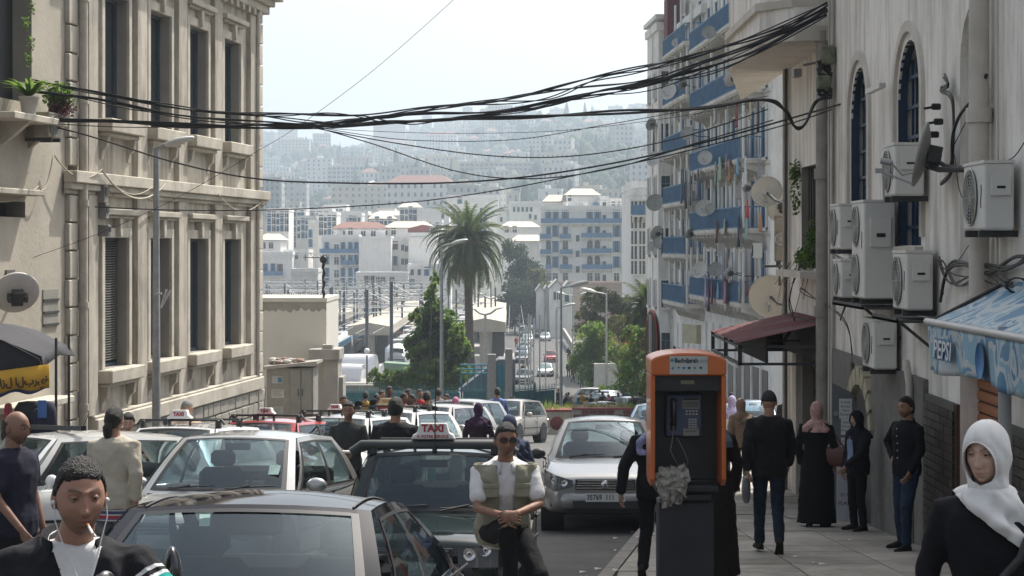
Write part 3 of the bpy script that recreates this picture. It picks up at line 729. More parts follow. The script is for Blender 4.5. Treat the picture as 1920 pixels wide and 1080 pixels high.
for px, pr, hh, ml, lab, kind in ((18, .16, .28, POTM, 'big pale pot with sword leaved plant on the balcony ledge', 0), (70, .14, .26, POTD, 'dark pot with trailing red and green plant on the balcony ledge', 1)):
 b = on_left(px, 4.075, .32); b.x += .02
 o = empty('potted_plant', b, 0, lab, 'potted plant')
 m = MB(); m.lathe([(pr * .7, 0), (pr, hh), (pr * 1.08, hh), (pr * 1.08, hh + .03), (pr * .9, hh + .03), (pr * .88, hh - .03), (.01, hh - .03)], n=16); m.build('pot', ml, o)
 m = MB()
 if kind == 0:
  leafy(m, (0, 0, hh), 90, .62, .7, 1.3, r, 1, .03)
 else:
  bushleaf(m, (.05, .02, hh + .16), (.34, .34, .28), 800, r, 0, .045); leafy(m, (0, 0, hh), 20, .4, 1.2, .8, r, 0, .012)
  bushleaf(m, (.1, .0, hh - .05), (.28, .28, .25), 400, r, 3, .04, 1)
 m.build('leaves', LEAFM + [REDLEAF], o)
m = MB(); 
for k in range(9): bushleaf(m, (on_left(46, 0, .08).x + r.uniform(-.06, .06), on_left(46, 0).y + r.uniform(-.2, .2), 5.1 + k * .3), (.09, .16, .2), 60, r, 0, .03)
o = m.build('ivy_strand', LEAFM); tag(o, 'creeper hanging beside the dark window above the balcony pots', 'creeper')
def ac_unit(loc, rz, w, h, d, label, fans=1, group=None, bodym=None, boxy=True, script=True, name='air_conditioner', flip=False):
 """front (grille) faces -y local; origin at bottom centre"""
 o = empty(name, loc, rz, label, 'air conditioner', group)
 bm_ = bodym or mat('ac_white', (.62, .61, .57), .55, var=.04, vs=3, stain=.22, stc=(.42, .38, .3))
 m = MB(); m.cbox((0, 0, h / 2 + .03), (w, d, h), bev=.02); bevel(m.build('casing', bm_, o), .006, 1)
 m = MB(); m.box(-w / 2 - .005, w / 2 + .005, -d / 2 - .008, d / 2 + .008, h + .02, h + .05); m.build('top_cover', bm_, o)
 fh = h / fans
 for k in range(fans):
  fr = min(fh * .42, w * .33); cx = -w * .12; cz = .03 + fh * (k + .5)
  m = MB(); m.lathe([(.01, 0), (fr, 0)], (cx, -d / 2 - .004, cz), 28, 0, 'y'); m.build('fan_recess', DARK, o)
  m = MB()
  for a in range(5):
   an = a * 2 * pi / 5; pts = []
   for t, ww in ((.15, .1), (.6, .3), (.95, .34)):
    for s in (-1, 1): pts.append((cx + fr * t * cos(an + s * ww), -d / 2 - .006 - (.004 if s > 0 else 0), cz + fr * t * sin(an + s * ww)))
   m.add(pts, [(0, 1, 3, 2), (2, 3, 5, 4)])
  m.build('fan_blades', mat('fan_grey', (.09, .09, .085), .6, var=0), o)
  m = MB()
  for q in range(1, 9):
   rr = fr * q / 8.0; n = 28
   m.tube([(cx + rr * cos(2 * pi * i / n), -d / 2 - .018, cz + rr * sin(2 * pi * i / n)) for i in range(n + 1)], .0035 if q < 8 else .008, 4, cap=False)
  for q in range(12): m.tube([(cx, -d / 2 - .018, cz), (cx + fr * cos(q * pi / 6), -d / 2 - .018, cz + fr * sin(q * pi / 6))], .0035, 4)
  m.build('grille', mat('grille_grey', (.4, .39, .36), .5, var=0), o)
 m = MB(); m.box(w / 2, w / 2 + .035, -d * .3, d * .35, h * .56, h * .86); m.box(w / 2 + .035, w / 2 + .04, -d * .12, d * .17, h * .66, h * .7, 1); bevel(m.build('service_cover', [bm_, DARK], o), .01, 1)
 if script:
  m = MB(); zc = h * .72
  m.tube([(w * .34 + .012 * sin(t * .9), -d / 2 - .004, zc - t * .03) for t in range(8)], .004, 4); m.build('maker_mark', IRON, o)
 for s in (-1, 1): m = MB(); m.box(s * w * .32 - .025, s * w * .32 + .025, -d / 2 - .02, d / 2 + .25, -.03, .03); m.box(s * w * .32 - .02, s * w * .32 + .02, d / 2 + .19, d / 2 + .24, -.4, .0); m.build('support_bracket', IRON, o)
 return o
p = on_left(58, ZZ(262, 33.4), .3)
ac_unit(p, radians(90) - LA, .62, .42, .28, 'small dusty air conditioner under the balcony slab at left', script=False, bodym=mat('ac_dusty', (.3, .27, .22), .7, var=.2, vs=4))
for i, (px, z, w_, h_, lab) in enumerate(((176, ZZ(362, 36.2), .2, .36, 'upper grey meter box beside the tall downpipe'), (178, ZZ(395, 36.2), .18, .3, 'lower grey meter box with tangled wires beside the downpipe'), (182, ZZ(432, 36.2), .14, .22, 'small junction box below the meter boxes'))):
 o = empty('meter_box', on_left(px, z, .14), radians(90) - LA, lab, 'meter box')
 m = MB(); m.cbox((0, 0, 0), (w_, .22, h_), bev=.01); m.build('box', mat('meter_grey', (.2, .19, .17), .7, var=.2), o)
 m = MB(); m.box(-w_ * .35, w_ * .35, -.13, -.11, -h_ * .1, h_ * .35); m.build('lid', IRON, o)
def lamp_post(loc, H, label, arm=(1.0, 0), head=.75, group=None, r0=.085, r1=.05, headm=None, tilt=.35, mtl=None, double=False, cat='street lamp'):
 o = empty('street_lamp', loc, 0, label, cat, group)
 m = MB(); m.cyl((0, 0, 0), r0, H, 12, r2=r1); m.cyl((0, 0, 0), r0 * 1.5, .5, 12); m.build('post', mtl or STEEL, o)
 for sgn in ((1, -1) if double else (1,)):
  a = Vector((arm[0] * sgn, arm[1] * sgn, 0)); d = a.normalized() if a.length > 0 else Vector((1, 0, 0))
  m = MB(); m.tube([(0, 0, H - .1), (0, 0, H), tuple(a * .5 + Vector((0, 0, H + a.length * .12))), tuple(a + Vector((0, 0, H + a.length * tilt)))], r1 * .8, 8); m.build('arm', mtl or STEEL, o)
  q = MB(); rings = []
  for t, w_, h1, h0 in ((0, .05, .04, -.04), (.12, .1, .07, -.06), (.4, .15, .1, -.08), (.75, .14, .08, -.07), (.95, .08, .04, -.05), (1, .02, .0, -.03)):
   rings.append([(t * head, w_ * cos(k * pi / 6) * head / .75, (h1 if sin(k * pi / 6) > 0 else -h0) * sin(k * pi / 6) * head / .75) for k in range(12)])
  q.loft(rings, 0)
  q.build('lamp_head', headm or mat('lamp_shell', (.55, .55, .52), .45, .1, var=.05), o, a * .96 + Vector((0, 0, H + a.length * tilt)), (0, -radians(14), atan2(d.y, d.x)))
 return o
lp = P(293, 462, 34.0); zb = gz(34)
o = lamp_post((lp.x, 34, zb), ZZ(278, 34) - zb, 'grey street lamp standing in front of the stone hall', (.16, -.02), .56, r0=.085, r1=.05)
m = MB(); m.cbox((.05, -.08, 3.55), (.12, .05, .03)); m.tube([(.1, -.1, 3.3), (.2, -.1, 3.62)], .02, 4); m.tube([(.1, -.1, 3.3), (.27, -.1, 3.6)], .02, 4)
m.build('flag_holder', mat('pale_grey_paint', (.5, .5, .48), .6), o)
def hang(pts, sag, n=14):
 out = []
 for a, b in zip(pts, pts[1:]):
  a, b = Vector(a), Vector(b)
  for i in range(n):
   t = i / n; q = a.lerp(b, t); q.z -= sag * 4 * t * (1 - t); out.append(q)
 out.append(Vector(pts[-1])); return out
for a, sg, rr, lb in (([(60, 2.9, .12), (88, 3.5, .12), (162, 3.3, .3)], .28, .014, 'pale rope looped up beside the tall downpipe'), ([(162, 3.3, .3), (284, 3.15, .3)], .42, .02, 'thick pale rope sagging right of the tall downpipe'), ([(162, 3.28, .3), (270, 3.2, .3)], .36, .012, 'thin rope sagging just above the thick one'), ([(385, 3.05, .3), (480, 3.05, .2)], .35, .012, 'short rope sagging at the far corner of the ledge'), ([(-20, 2.6, .1), (60, 2.9, .12)], .1, .012, 'rope end under the plant balcony')):
 m = MB(); m.tube(hang([on_left(*q) for q in a], sg), rr, 5); tag(m.build('sagging_rope', mat('rope', (.42, .38, .3), .9)), lb, 'rope')
def stall():
 c = P(0, 700, 27.5)
 o = empty('market_stall', (XX(8, 26.5), 26.5, gz(26.5)), .0, 'covered clothes stall with grey canopy and yellow valance', 'market stall')
 zb = gz(26.5); S = lambda px, py, y=26.5: ((px - 8) / F * 26.5, y - 26.5, ZZ(py, y) - zb)
 m = MB()
 A = [(-80, 634), (-40, 626), (8, 638), (74, 672), (82, 688)]
 front = [S(a, b) for a, b in A]; back = [(x, 1.9, z + .05) for x, y, z in front]
 m.loft([[(x, -.05, z) for x, y, z in front], front, [(x + .02, .9, z + .12) for x, y, z in front], back], 0, False, True, False)
 m.add([S(-80, 712), S(82, 690), S(78, 668), S(8, 639), S(-80, 635)], [(0, 1, 2, 3, 4)])
 mod(m.build('canopy', mat('canopy_grey', (.022, .022, .027), .85, var=.2, vs=3, bump=.4, bs=6), o), 'SOLIDIFY', thickness=.015)
 m = MB(); n = 22; vs = []
 for i in range(n + 1):
  t = i / n; px = -80 + t * 175
  wv = .03 * sin(t * 22)
  top = S(px, 706 - t * 24); bot = S(px, 742 - t * 14 + 3 * sin(t * 17))
  vs += [(top[0], -.08 + wv * .3, top[2]), (bot[0], -.08 + wv, bot[2])]
 m.add(vs, [(2 * i, 2 * i + 1, 2 * i + 3, 2 * i + 2) for i in range(n)], 0, True)
 val = m.build('valance', mat('valance_yellow', (.58, .32, .03), .8, var=.06), o); mod(val, 'SOLIDIFY', thickness=.008)
 m = MB(); vs = []
 for i in range(n + 1):
  t = i / n; px = -80 + t * 175; wv = .03 * sin(t * 22)
  b0 = S(px, 741 - t * 14 + 3 * sin(t * 17)); b1 = S(px, 752 - t * 22 + 4 * sin(t * 17 + .4))
  vs += [(b0[0], -.095 + wv, b0[2]), (b1[0], -.095 + wv, b1[2])]
 m.add(vs, [(2 * i, 2 * i + 1, 2 * i + 3, 2 * i + 2) for i in range(n)], 0, True); mod(m.build('valance_hem', mat('navy_cloth', (.02, .03, .08), .9), o), 'SOLIDIFY', thickness=.006)
 t_ = text('lettering', 'نازل البرية', .15, mat('dark_print', (.05, .025, .01), .8, var=0), o, S(44, 716, 26.36), (radians(90), radians(-4), 0), .001, sx=.9, bold=.006)
 for x, y in ((-.9, .3), (.62, .4), (.5, 1.7)):
  m = MB(); m.cyl((x, y, 0), .02, 2.6, 8); m.build('pole', IRON, o)
 m = MB(); m.box(-1.2, .55, .1, 1.5, 0, .8); m.build('table', mat('stall_table', (.1, .1, .12), .8), o)
 r = random.Random(9)
 for i, (px, py, w_, h_, c) in enumerate(((92, 752, .28, .45, (.01, .012, .03)), (76, 765, .3, .42, (.012, .012, .03)), (55, 752, .5, .3, (.01, .01, .012)), (22, 790, .25, .3, (.02, .02, .03)), (50, 790, .2, .25, (.12, .02, .02)), (12, 756, .12, .3, (.3, .04, .05)))):
  q = S(px, py, 26.4 + .1 * (i % 3)); m = MB()
  m.loft([[(q[0] + w_ * k * (.5 * cos(a * pi / 5)), q[1] + .12 * k * sin(a * pi / 5) + r.uniform(-.01, .01), q[2] - t * h_) for a in range(10)] for t, k in ((0, .3), (.05, .7), (.3, .9), (.7, 1), (1, .8))], 0)
  b = m.build('hanging_bag', mat('goods_%s' % 'abcdef'[i], c, .8, var=.3, vs=8), None); b.location = o.location
  tag(b, ['navy backpack hanging at the right end of the stall', 'second dark backpack behind the navy one on the stall', 'wide black bag hanging in the middle of the stall', 'dark bundle on the stall near the white chair', 'dark red garment hanging low on the stall', 'bright red garment at the left end of the stall'][i], 'bag')
 m = MB(); m.box(-.06, .06, -.135, -.13, -.12, .12); pt = m.build('patch', mat('patch_blue', (.05, .12, .3), .7), None); q = S(88, 765, 26.4); pt.location = (o.location.x + q[0], 26.36, zb + q[2]); tag(pt, 'blue square tag on the navy backpack', 'tag')
 return o
stall()
RW = mat('right_white_wall', (.78, .745, .69), .9, var=.1, vs=.8, stain=.75, streak=True, stc=(.24, .2, .155), bump=.25, bs=18)
RTRIM = mat('right_trim', (.56, .52, .46), .9, var=.1, vs=2, stain=.4)
DADO = mat('grey_roughcast', (.19, .183, .168), .95, var=.18, vs=7, bump=.9, bs=60, stain=.4, stc=(.1, .09, .08))
def RY(px): return 4.45 / ((px - 960) / F - .011)
def RX(Y): return 4.45 + .011 * Y
RF, RN = 28.75, 12.0        # far and near ends
RA = math.atan(.011)
def Rl(px): return (RF - RY(px))
def on_right(px, py, out=0.0):
 Y = RY(px); return Vector((RX(Y) - out, Y, ZZ(py, Y)))
RZ = -radians(90) - RA
def arch_hole_wall(mb, W, z0, z1, arches, T, rects=(), mi=0, ri=1):
 "arches: (x0,x1,zb,zspring,rise); the hole's bounding box is cut, then the spandrels are filled"
 holes = [(a, b, c, s + r_) for a, b, c, s, r_ in arches] + list(rects)
 xs = sorted(set([0, W] + [h[0] for h in holes] + [h[1] for h in holes])); zs = sorted(set([z0, z1] + [h[2] for h in holes] + [h[3] for h in holes]))
 for a, b in zip(xs, xs[1:]):
  for c, d in zip(zs, zs[1:]):
   cx, cz = (a + b) / 2, (c + d) / 2
   if any(h[0] < cx < h[1] and h[2] < cz < h[3] for h in holes): continue
   mb.add([(a, 0, c), (b, 0, c), (b, 0, d), (a, 0, d)], [(0, 1, 2, 3)], mi)
 for (a, b, c, s, r_) in arches:
  n = 16; cx = (a + b) / 2; hw = (b - a) / 2; top = s + r_
  arc = [(cx - hw * cos(pi * i / n), s + r_ * sin(pi * i / n)) for i in range(n + 1)]
  for i in range(n):
   (xa, za), (xb, zb) = arc[i], arc[i + 1]
   mb.add([(xa, 0, za), (xb, 0, zb), (xb, 0, top), (xa, 0, top)], [(0, 1, 2, 3)], mi)
   mb.add([(xa, 0, za), (xa, T, za), (xb, T, zb), (xb, 0, zb)], [(0, 1, 2, 3)], ri)
  mb.add([(a, 0, c), (a, T, c), (a, T, s), (a, 0, s)], [(0, 1, 2, 3)], ri); mb.add([(b, 0, c), (b, 0, s), (b, T, s), (b, T, c)], [(0, 1, 2, 3)], ri)
  mb.add([(a, 0, c), (b, 0, c), (b, T, c), (a, T, c)], [(0, 1, 2, 3)], ri)
 for (a, b, c, d) in rects:
  mb.add([(a, 0, c), (a, T, c), (a, T, d), (a, 0, d)], [(0, 1, 2, 3)], ri); mb.add([(b, 0, c), (b, 0, d), (b, T, d), (b, T, c)], [(0, 1, 2, 3)], ri)
  mb.add([(a, 0, c), (b, 0, c), (b, T, c), (a, T, c)], [(0, 1, 2, 3)], ri); mb.add([(a, 0, d), (a, T, d), (b, T, d), (b, 0, d)], [(0, 1, 2, 3)], ri)
def right_building():
 zb = -4.5; Z = lambda z: z - zb
 o = empty('arched_building', (RX(RF), RF, zb), RZ, 'dirty white building with tall arched windows and many air conditioners', 'building')
 W = RF - RN
 w1 = (Rl(1596), Rl(1628)); w2 = (Rl(1684), Rl(1727)); w3 = (Rl(1800), Rl(1852))
 ar = [(w1[0], w1[1], Z(1.86), Z(3.6), .69), (w2[0], w2[1], Z(1.86), Z(3.6), .69), (w3[0], w3[1], Z(1.6), Z(3.7), .62)]
 x = w3[1] + 2.1
 ar.append((x, x + 1.4, Z(1.86), Z(3.6), .69))
 door = (Rl(1603), Rl(1641)); 
 ar.append((door[0], door[1], Z(-3.7), Z(-.55), .55))
 shut = (Rl(1800) , Rl(1880), Z(-3.4), Z(.55))
 mb = MB(); arch_hole_wall(mb, W, 0, Z(11), ar, .32, [shut])
 mb.add([(W, 0, 0), (W, 10, 0), (W, 10, Z(11)), (W, 0, Z(11))], [(0, 1, 2, 3)])
 mb.add([(0, 0, 0), (0, 0, Z(11)), (0, 10, Z(11)), (0, 10, 0)], [(0, 1, 2, 3)])
 mb.add([(0, 0, Z(11)), (W, 0, Z(11)), (W, 10, Z(11)), (0, 10, Z(11))], [(0, 1, 2, 3)])
 mb.add([(0, 10, 0), (0, 10, Z(11)), (W, 10, Z(11)), (W, 10, 0)], [(0, 1, 2, 3)])
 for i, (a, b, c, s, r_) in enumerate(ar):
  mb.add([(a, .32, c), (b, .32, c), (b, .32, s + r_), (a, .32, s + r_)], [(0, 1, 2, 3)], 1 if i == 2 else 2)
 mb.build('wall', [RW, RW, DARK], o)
 def arc_band(cx, hw, zc, r_, w_, d, name, par, m_, legs=0, n=22):
  q = MB(); inn = [(cx - hw * cos(pi * i / n), zc + r_ * sin(pi * i / n)) for i in range(n + 1)]; out = [(cx - (hw + w_) * cos(pi * i / n), zc + (r_ + w_) * sin(pi * i / n)) for i in range(n + 1)]
  if legs: inn = [(cx - hw, zc - legs)] + inn + [(cx + hw, zc - legs)]; out = [(cx - hw - w_, zc - legs)] + out + [(cx + hw + w_, zc - legs)]
  k = len(inn)
  for i in range(k - 1):
   a, b, c, e = inn[i], inn[i + 1], out[i + 1], out[i]
   q.add([(a[0], -d, a[1]), (b[0], -d, b[1]), (c[0], -d, c[1]), (e[0], -d, e[1]), (a[0], .02, a[1]), (b[0], .02, b[1]), (c[0], .0, c[1]), (e[0], .0, e[1])], [(0, 1, 2, 3), (0, 4, 5, 1), (3, 2, 6, 7)])
  return q.build(name, m_, par)
 WB = mat('window_blue_iron', (.018, .042, .08), .5, var=.2, vs=5)
 for i, (a, b, c, s, r_) in enumerate(ar[:4]):
  if i == 2: continue
  wo = empty('arched_window', (0, 0, 0), 0, parent=o); cx = (a + b) / 2; hw = (b - a) / 2
  arc_band(cx, hw + .1, s, r_ + .1, .13, .045, 'moulding', wo, RTRIM, legs=s - c - .1)
  arc_band(cx, hw - .05, s, r_ - .05, .049, -.1, 'frame', wo, WB, legs=s - c)
  q = MB(); q.box(a, b, .28, .31, c, s + r_ * .96); q.build('pane', mat('dusty_pane', (.06, .06, .055), .35, var=.3, vs=3), wo)
  def top(x): return s + (r_ - .03) * sqrt(max(0, 1 - ((x - cx) / hw) ** 2))
  for k in range(1, 6):
   x = a + (b - a) * k / 6; q = MB(); q.box(x - .014, x + .014, .12, .15, c, top(x)); q.build('vertical_bar', WB, wo)
  z = c + .22
  while z < s + r_ - .1:
   h_ = hw if z < s else hw * sqrt(max(0, 1 - ((z - s) / r_) ** 2))
   q = MB(); q.box(cx - h_ + .02, cx + h_ - .02, .10, .13, z - .02, z + .02); q.build('cross_bar', WB, wo); z += .36
  q = MB(); q.box(cx - .035, cx + .035, .155, .2, c, s); q.box(a + .05, b - .05, .155, .2, s - .85, s - .79); q.build('mullion', WB, wo)
  q = MB(); q.box(a + .02, cx - .04, .17, .2, c, s - .9); q.box(cx + .04, b - .02, .17, .2, c, s - .9); q.build('shutter_leaf', mat('blue_sheet', (.025, .06, .11), .55, var=.2, vs=3), wo)
  q = MB(); q.box(a - .12, b + .12, -.1, .02, c - .14, c - .01); q.build('sill', RTRIM, wo)
 q = MB(); segs = [(0, door[0] - .01, 0), (door[1] + .01, Rl(1741), 0)]
 for a, b, _ in segs: q.box(a, b, -.06, 0, 0, Z(.35))
 q.box(door[0] - .01, door[1] + .01, -.06, 0, Z(0.25), Z(.35))
 q.build('dado', DADO, o)
 cx = (door[0] + door[1]) / 2; hw = (door[1] - door[0]) / 2
 PS = mat('pale_arch_stone', (.42, .38, .27), .9, var=.2, vs=8, bump=.4, bs=30)
 for k in range(9):
  a0, a1 = pi * k / 9 + .03, pi * (k + 1) / 9 - .03; q = MB()
  i0, i1 = (cx - hw * cos(a0), Z(-.55) + .55 * sin(a0)), (cx - hw * cos(a1), Z(-.55) + .55 * sin(a1)); o0, o1 = (cx - (hw + .2) * cos(a0), Z(-.55) + .78 * sin(a0)), (cx - (hw + .2) * cos(a1), Z(-.55) + .78 * sin(a1))
  q.prism([i0, i1, o1, o0], 'y', -.1, 0); q.build('arch_stone', PS, o)
 q = MB(); q.box(door[0] + .05, door[1] - .05, .24, .3, Z(-3.7), Z(-.3)); q.build('door', mat('dark_door', (.02, .022, .026), .4, var=0), o)
 TD = [mat('dark_tile_' + 'abc'[i], c, .5, var=.3, vs=9, spec=.35) for i, c in enumerate([(.028, .022, .019), (.04, .03, .026), (.02, .016, .015)])]
 JT = mat('tile_joint', (.1, .094, .085), .9, var=.1)
 r = random.Random(2)
 for (a, b, n0) in ((Rl(1742), Rl(1797), 0), (Rl(1893), Rl(1893) + 1.1, 1)):
  q = MB(); q.box(a, b, -.05, 0, 0, Z(.2)); pr = q.build('tiled_pier', JT, o)
  tm = MB(); tm.cbox((0, 0, 0), (.205, .02, .078)); tms = [tm.mesh('tile', t) for t in TD]
  rows = 38
  for k in range(rows):
   z = Z(-3.25) + k * .09; x = a + .105 + (0 if k % 2 else -.0)
   while x < b - .06:
    lobj('tile', r.choice(tms), pr, (x, -.055 - r.random() * .004, z)); x += .215
 q = MB(); q.box(Rl(1797) + .002, shut[0] - .002, -.04, 0, 0, Z(.2)); q.build('dark_jamb', mat('brown_tile', (.06, .03, .02), .5, var=.3, vs=12), o)
 OR = mat('orange_shutter', (.34, .12, .045), .55, var=.12, vs=6, stain=.3, stc=(.14, .07, .04))
 so = empty('roller_shutter', (0, 0, 0), 0, parent=o)
 k = 0; z = Z(-3.35)
 while z < Z(.5):
  q = MB(); x0, x1 = shut[0], shut[1]
  q.loft([[(x, .2, z), (x, .182, z + .012), (x, .178, z + .05), (x, .182, z + .095), (x, .2, z + .105)] for x in (x0, x1)], 0, False, False, False); q.add([(x0, .2, z + .105), (x1, .2, z + .105), (x1, .2, z + .12), (x0, .2, z + .12)], [(0, 1, 2, 3)], 1)
  q.build('slat', [OR, DARK], so); z += .12
 q = MB(); x = Rl(1868) - .15; q.cyl((x, -.13, Z(1.3)), .1, 9, 12); q.cyl((x, -.13, Z(3.05)), .13, .14, 12); q.cyl((x, -.13, Z(1.28)), .13, .1, 12); q.build('downpipe', RTRIM, o)
 q = MB(); q.cyl((.12, -.13, 0), .105, Z(10.9), 12); 
 for k in range(6): q.cyl((.12, -.13, 1.2 + k * 2.05), .13, .16, 12)
 q.build('downpipe', mat('old_grey_pipe', (.3, .28, .25), .75, var=.2, vs=3, stain=.5), o)
 for xx, rr in ((.34, .03), (.42, .018), (.5, .022)):
  q = MB(); q.tube([(xx + .03 * sin(k * 1.3), -.06, k * .9) for k in range(17)], rr, 6); q.build('conduit', IRON if rr < .02 else RTRIM, o)
 q = MB(); q.tube([(Rl(1880), -.05, Z(.9)), (Rl(1880), -.05, Z(10))], .012, 5); q.tube([(Rl(1722), -.1, Z(-3)), (Rl(1722), -.1, Z(.25)), (Rl(1715), -.1, Z(.5))], .045, 8); q.build('wall_conduit', RTRIM, o)
 q = MB(); q.box(-.5, .5, -.12, -.04, -.03, .03); q.build('lamp_tube', mat('tube_white', (.6, .58, .54), .5, var=.05), o, (Rl(1668), -.1, Z(3.82)))
 return o
right_building()
ACS = [(1745, 275, 372, .72, .33, 1, 'air conditioner behind the edge-on satellite dish under the second arched window'),
 (1917, 310, 438, .86, .27, 1, 'large air conditioner at the foot of the fat white downpipe'),
 (1690, 382, 566, .9, .38, 2, 'tall twin fan air conditioner between the two arched windows'),
 (1622, 388, 472, .8, .27, 1, 'air conditioner under the first arched window, left of the twin fan unit'),
 (1633, 493, 563, .72, .25, 1, 'low air conditioner with round fan peeking out behind the twin fan unit'),
 (1762, 478, 588, .82, .29, 1, 'air conditioner with hanging hoses right of the twin fan unit'),
 (1693, 606, 698, .8, .28, 1, 'lowest air conditioner above the small arched doorway')]
for px, y0, y1, w_, d_, fans, lab in ACS:
 Yn = RY(px) + .03; z0 = ZZ(y1, Yn); h = (y1 - y0) / F * Yn
 X = RX(Yn) - .06 - d_ / 2
 if px in (1622, 1633): X = 4.4 + d_ / 2 + (0 if px == 1622 else -.05)
 o = ac_unit((X, Yn + w_ / 2, z0), RZ, w_, h, d_, lab, fans, None)
for px, y, n in ((1700, 560, 2), (1640, 475, 1), (1700, 700, 1), (1760, 590, 3), (1880, 445, 2)):
 pass
for a, b, y, lab in ((1640, 1690, 570, 'thin metal tray under the twin fan air conditioner'), (1725, 1762, 594, 'rusty steel tray under the air conditioner with hoses')):
 Ya, Yb = RY(a), RY(b); m = MB(); m.box(-.5, .02, 0, Ya - Yb + .3, -.03, 0); m.box(-.5, -.47, 0, Ya - Yb + .3, -.03, .03)
 m.add([(-.45, .1, -.03), (0, .1, -.4), (0, .14, -.4), (-.45, .14, -.03), (-.4, .1, -.03), (0, .1, -.36), (0, .14, -.36), (-.4, .14, -.03)], [(0, 1, 2, 3), (4, 5, 6, 7), (0, 1, 5, 4), (3, 2, 6, 7)])
 p = on_right(b, y); tag(m.build('metal_shelf', IRON, None, (RX(Yb), Yb - .1, ZZ(y, Yb) - .035)), lab, 'shelf')
dish('satellite_dish', P(1729, 290, 20.3), .335, (-.93, .26, .22), DISHB, 'large dish seen edge on in front of the second arched window', wall=on_right(1822, 318))
m = MB(); a = P(1712, 345, 20.2); b = P(1652, 322, 20.3); m.tube([a, b, P(1646, 318, 20.3)], .014, 6); m.tube([P(1656, 330, 20.3), P(1657, 378, 20.3)], .012, 6); m.cbox(tuple(P(1650, 320, 20.3)), (.1, .05, .05)); tag(m.build('antenna_arm', GREYP), 'pale metal arm with a receiver left of the edge on dish', 'antenna')
m = MB(); m.tube([P(1740, 312, 20.3), P(1760, 318, 20), on_right(1822, 318)], .03, 8); tag(m.build('wall_bracket', IRON), 'dark steel pipe bracket holding the edge on dish', 'bracket')
def awning():
 X0, Y0, Y1 = 3.9, 17.9, 14.2
 z0 = ZZ(603, 17.9)
 o = empty('shop_awning', (X0, Y0, z0), -radians(90), 'blue and white soft drink awning over the orange shutter', 'awning')
 L_ = Y0 - Y1     # local x runs towards the camera, local y towards the wall
 CL = bpy.data.materials.new('drink_cloth'); CL.use_nodes = True; nt = CL.node_tree; N = nt.nodes; L = nt.links; b = N['Principled BSDF']; b.inputs['Roughness'].default_value = .6
 tc = N.new('ShaderNodeTexCoord'); w1 = N.new('ShaderNodeTexNoise'); w1.inputs['Scale'].default_value = 2.3; w1.inputs['Detail'].default_value = 1.5; w1.inputs['Distortion'].default_value = 1.2
 L.new(tc.outputs['Object'], w1.inputs['Vector']); cr = N.new('ShaderNodeValToRGB'); e = cr.color_ramp.elements
 cr.color_ramp.interpolation = 'CONSTANT'; e[0].position = 0; e[0].color = (.09, .22, .34, 1); e[1].position = .43; e[1].color = (.42, .47, .48, 1); x = e.new(.5); x.color = (.2, .36, .46, 1); x = e.new(.56); x.color = (.45, .49, .5, 1); x = e.new(.65); x.color = (.07, .2, .34, 1)
 L.new(w1.outputs['Fac'], cr.inputs[0]); L.new(cr.outputs[0], b.inputs['Base Color'])
 m = MB(); n = 16; rows = []
 for j in range(8):
  t = j / 7; rows.append([(L_ * i / n, .85 * t, .44 * t - .02 * sin(pi * t) + .006 * sin(i * 1.7 + j)) for i in range(n + 1)])
 m.loft(rows, 0, False, True, False); mod(m.build('canopy', CL, o), 'SOLIDIFY', thickness=.012)
 m = MB(); rows = []
 for j in range(9):
  t = j / 8; rows.append([(L_ * i / 40, -.02 + .03 * t * sin(i * .55 + 1.2) + .012 * t * sin(i * 1.4), -.03 - t * (.40 + .03 * sin(i * .21 + .5))) for i in range(41)])
 m.loft(rows, 0, False, True, False); v = m.build('valance', CL, o); mod(v, 'SOLIDIFY', thickness=.006)
 m = MB(); m.tube([(-.05, -.02, 0), (L_, -.02, 0)], .035, 8); m.build('front_rail', mat('rail_alu', (.45, .44, .42), .45, .3, var=.1), o)
 m = MB(); m.tube([(0, 0, 0), (0, .85, .44)], .018, 6); m.tube([(L_, 0, 0), (L_, .85, .44)], .018, 6); m.tube([(0, .85, .0), (0, 0, 0)], .015, 6); m.build('side_arm', IRON, o)
 tw = mat('print_white', (.62, .64, .64), .6, var=0); tb = mat('print_blue', (.03, .14, .33), .6, var=0)
 text('lettering', 'PEPSI', .235, tb, o, (.72, -.052, -.235), (radians(90), 0, 0), .001, sx=1.35, shear=.2, bold=.016)
 text('lettering', 'PEPSI', .235, tw, o, (.72, -.056, -.235), (radians(90), 0, 0), .001, sx=1.35, shear=.2, bold=.003)
 m = MB(); m.lathe([(.01, 0), (.15, 0), (.15, -.004)], (2.1, -.05, -.24), 24, 0, 'y'); m.build('emblem', tb, o)
 return o
awning()
m = MB(); zg = gz(15.6) ; m.cyl((0, 0, 0), .055, ZZ(612, 15.6) - zg, 12); m.cyl((0, 0, 0), .09, .04, 12)
tag(m.build('awning_post', GREYP, None, (XX(1884, 15.6), 15.6, zg)), 'grey round post standing under the soft drink awning', 'post')
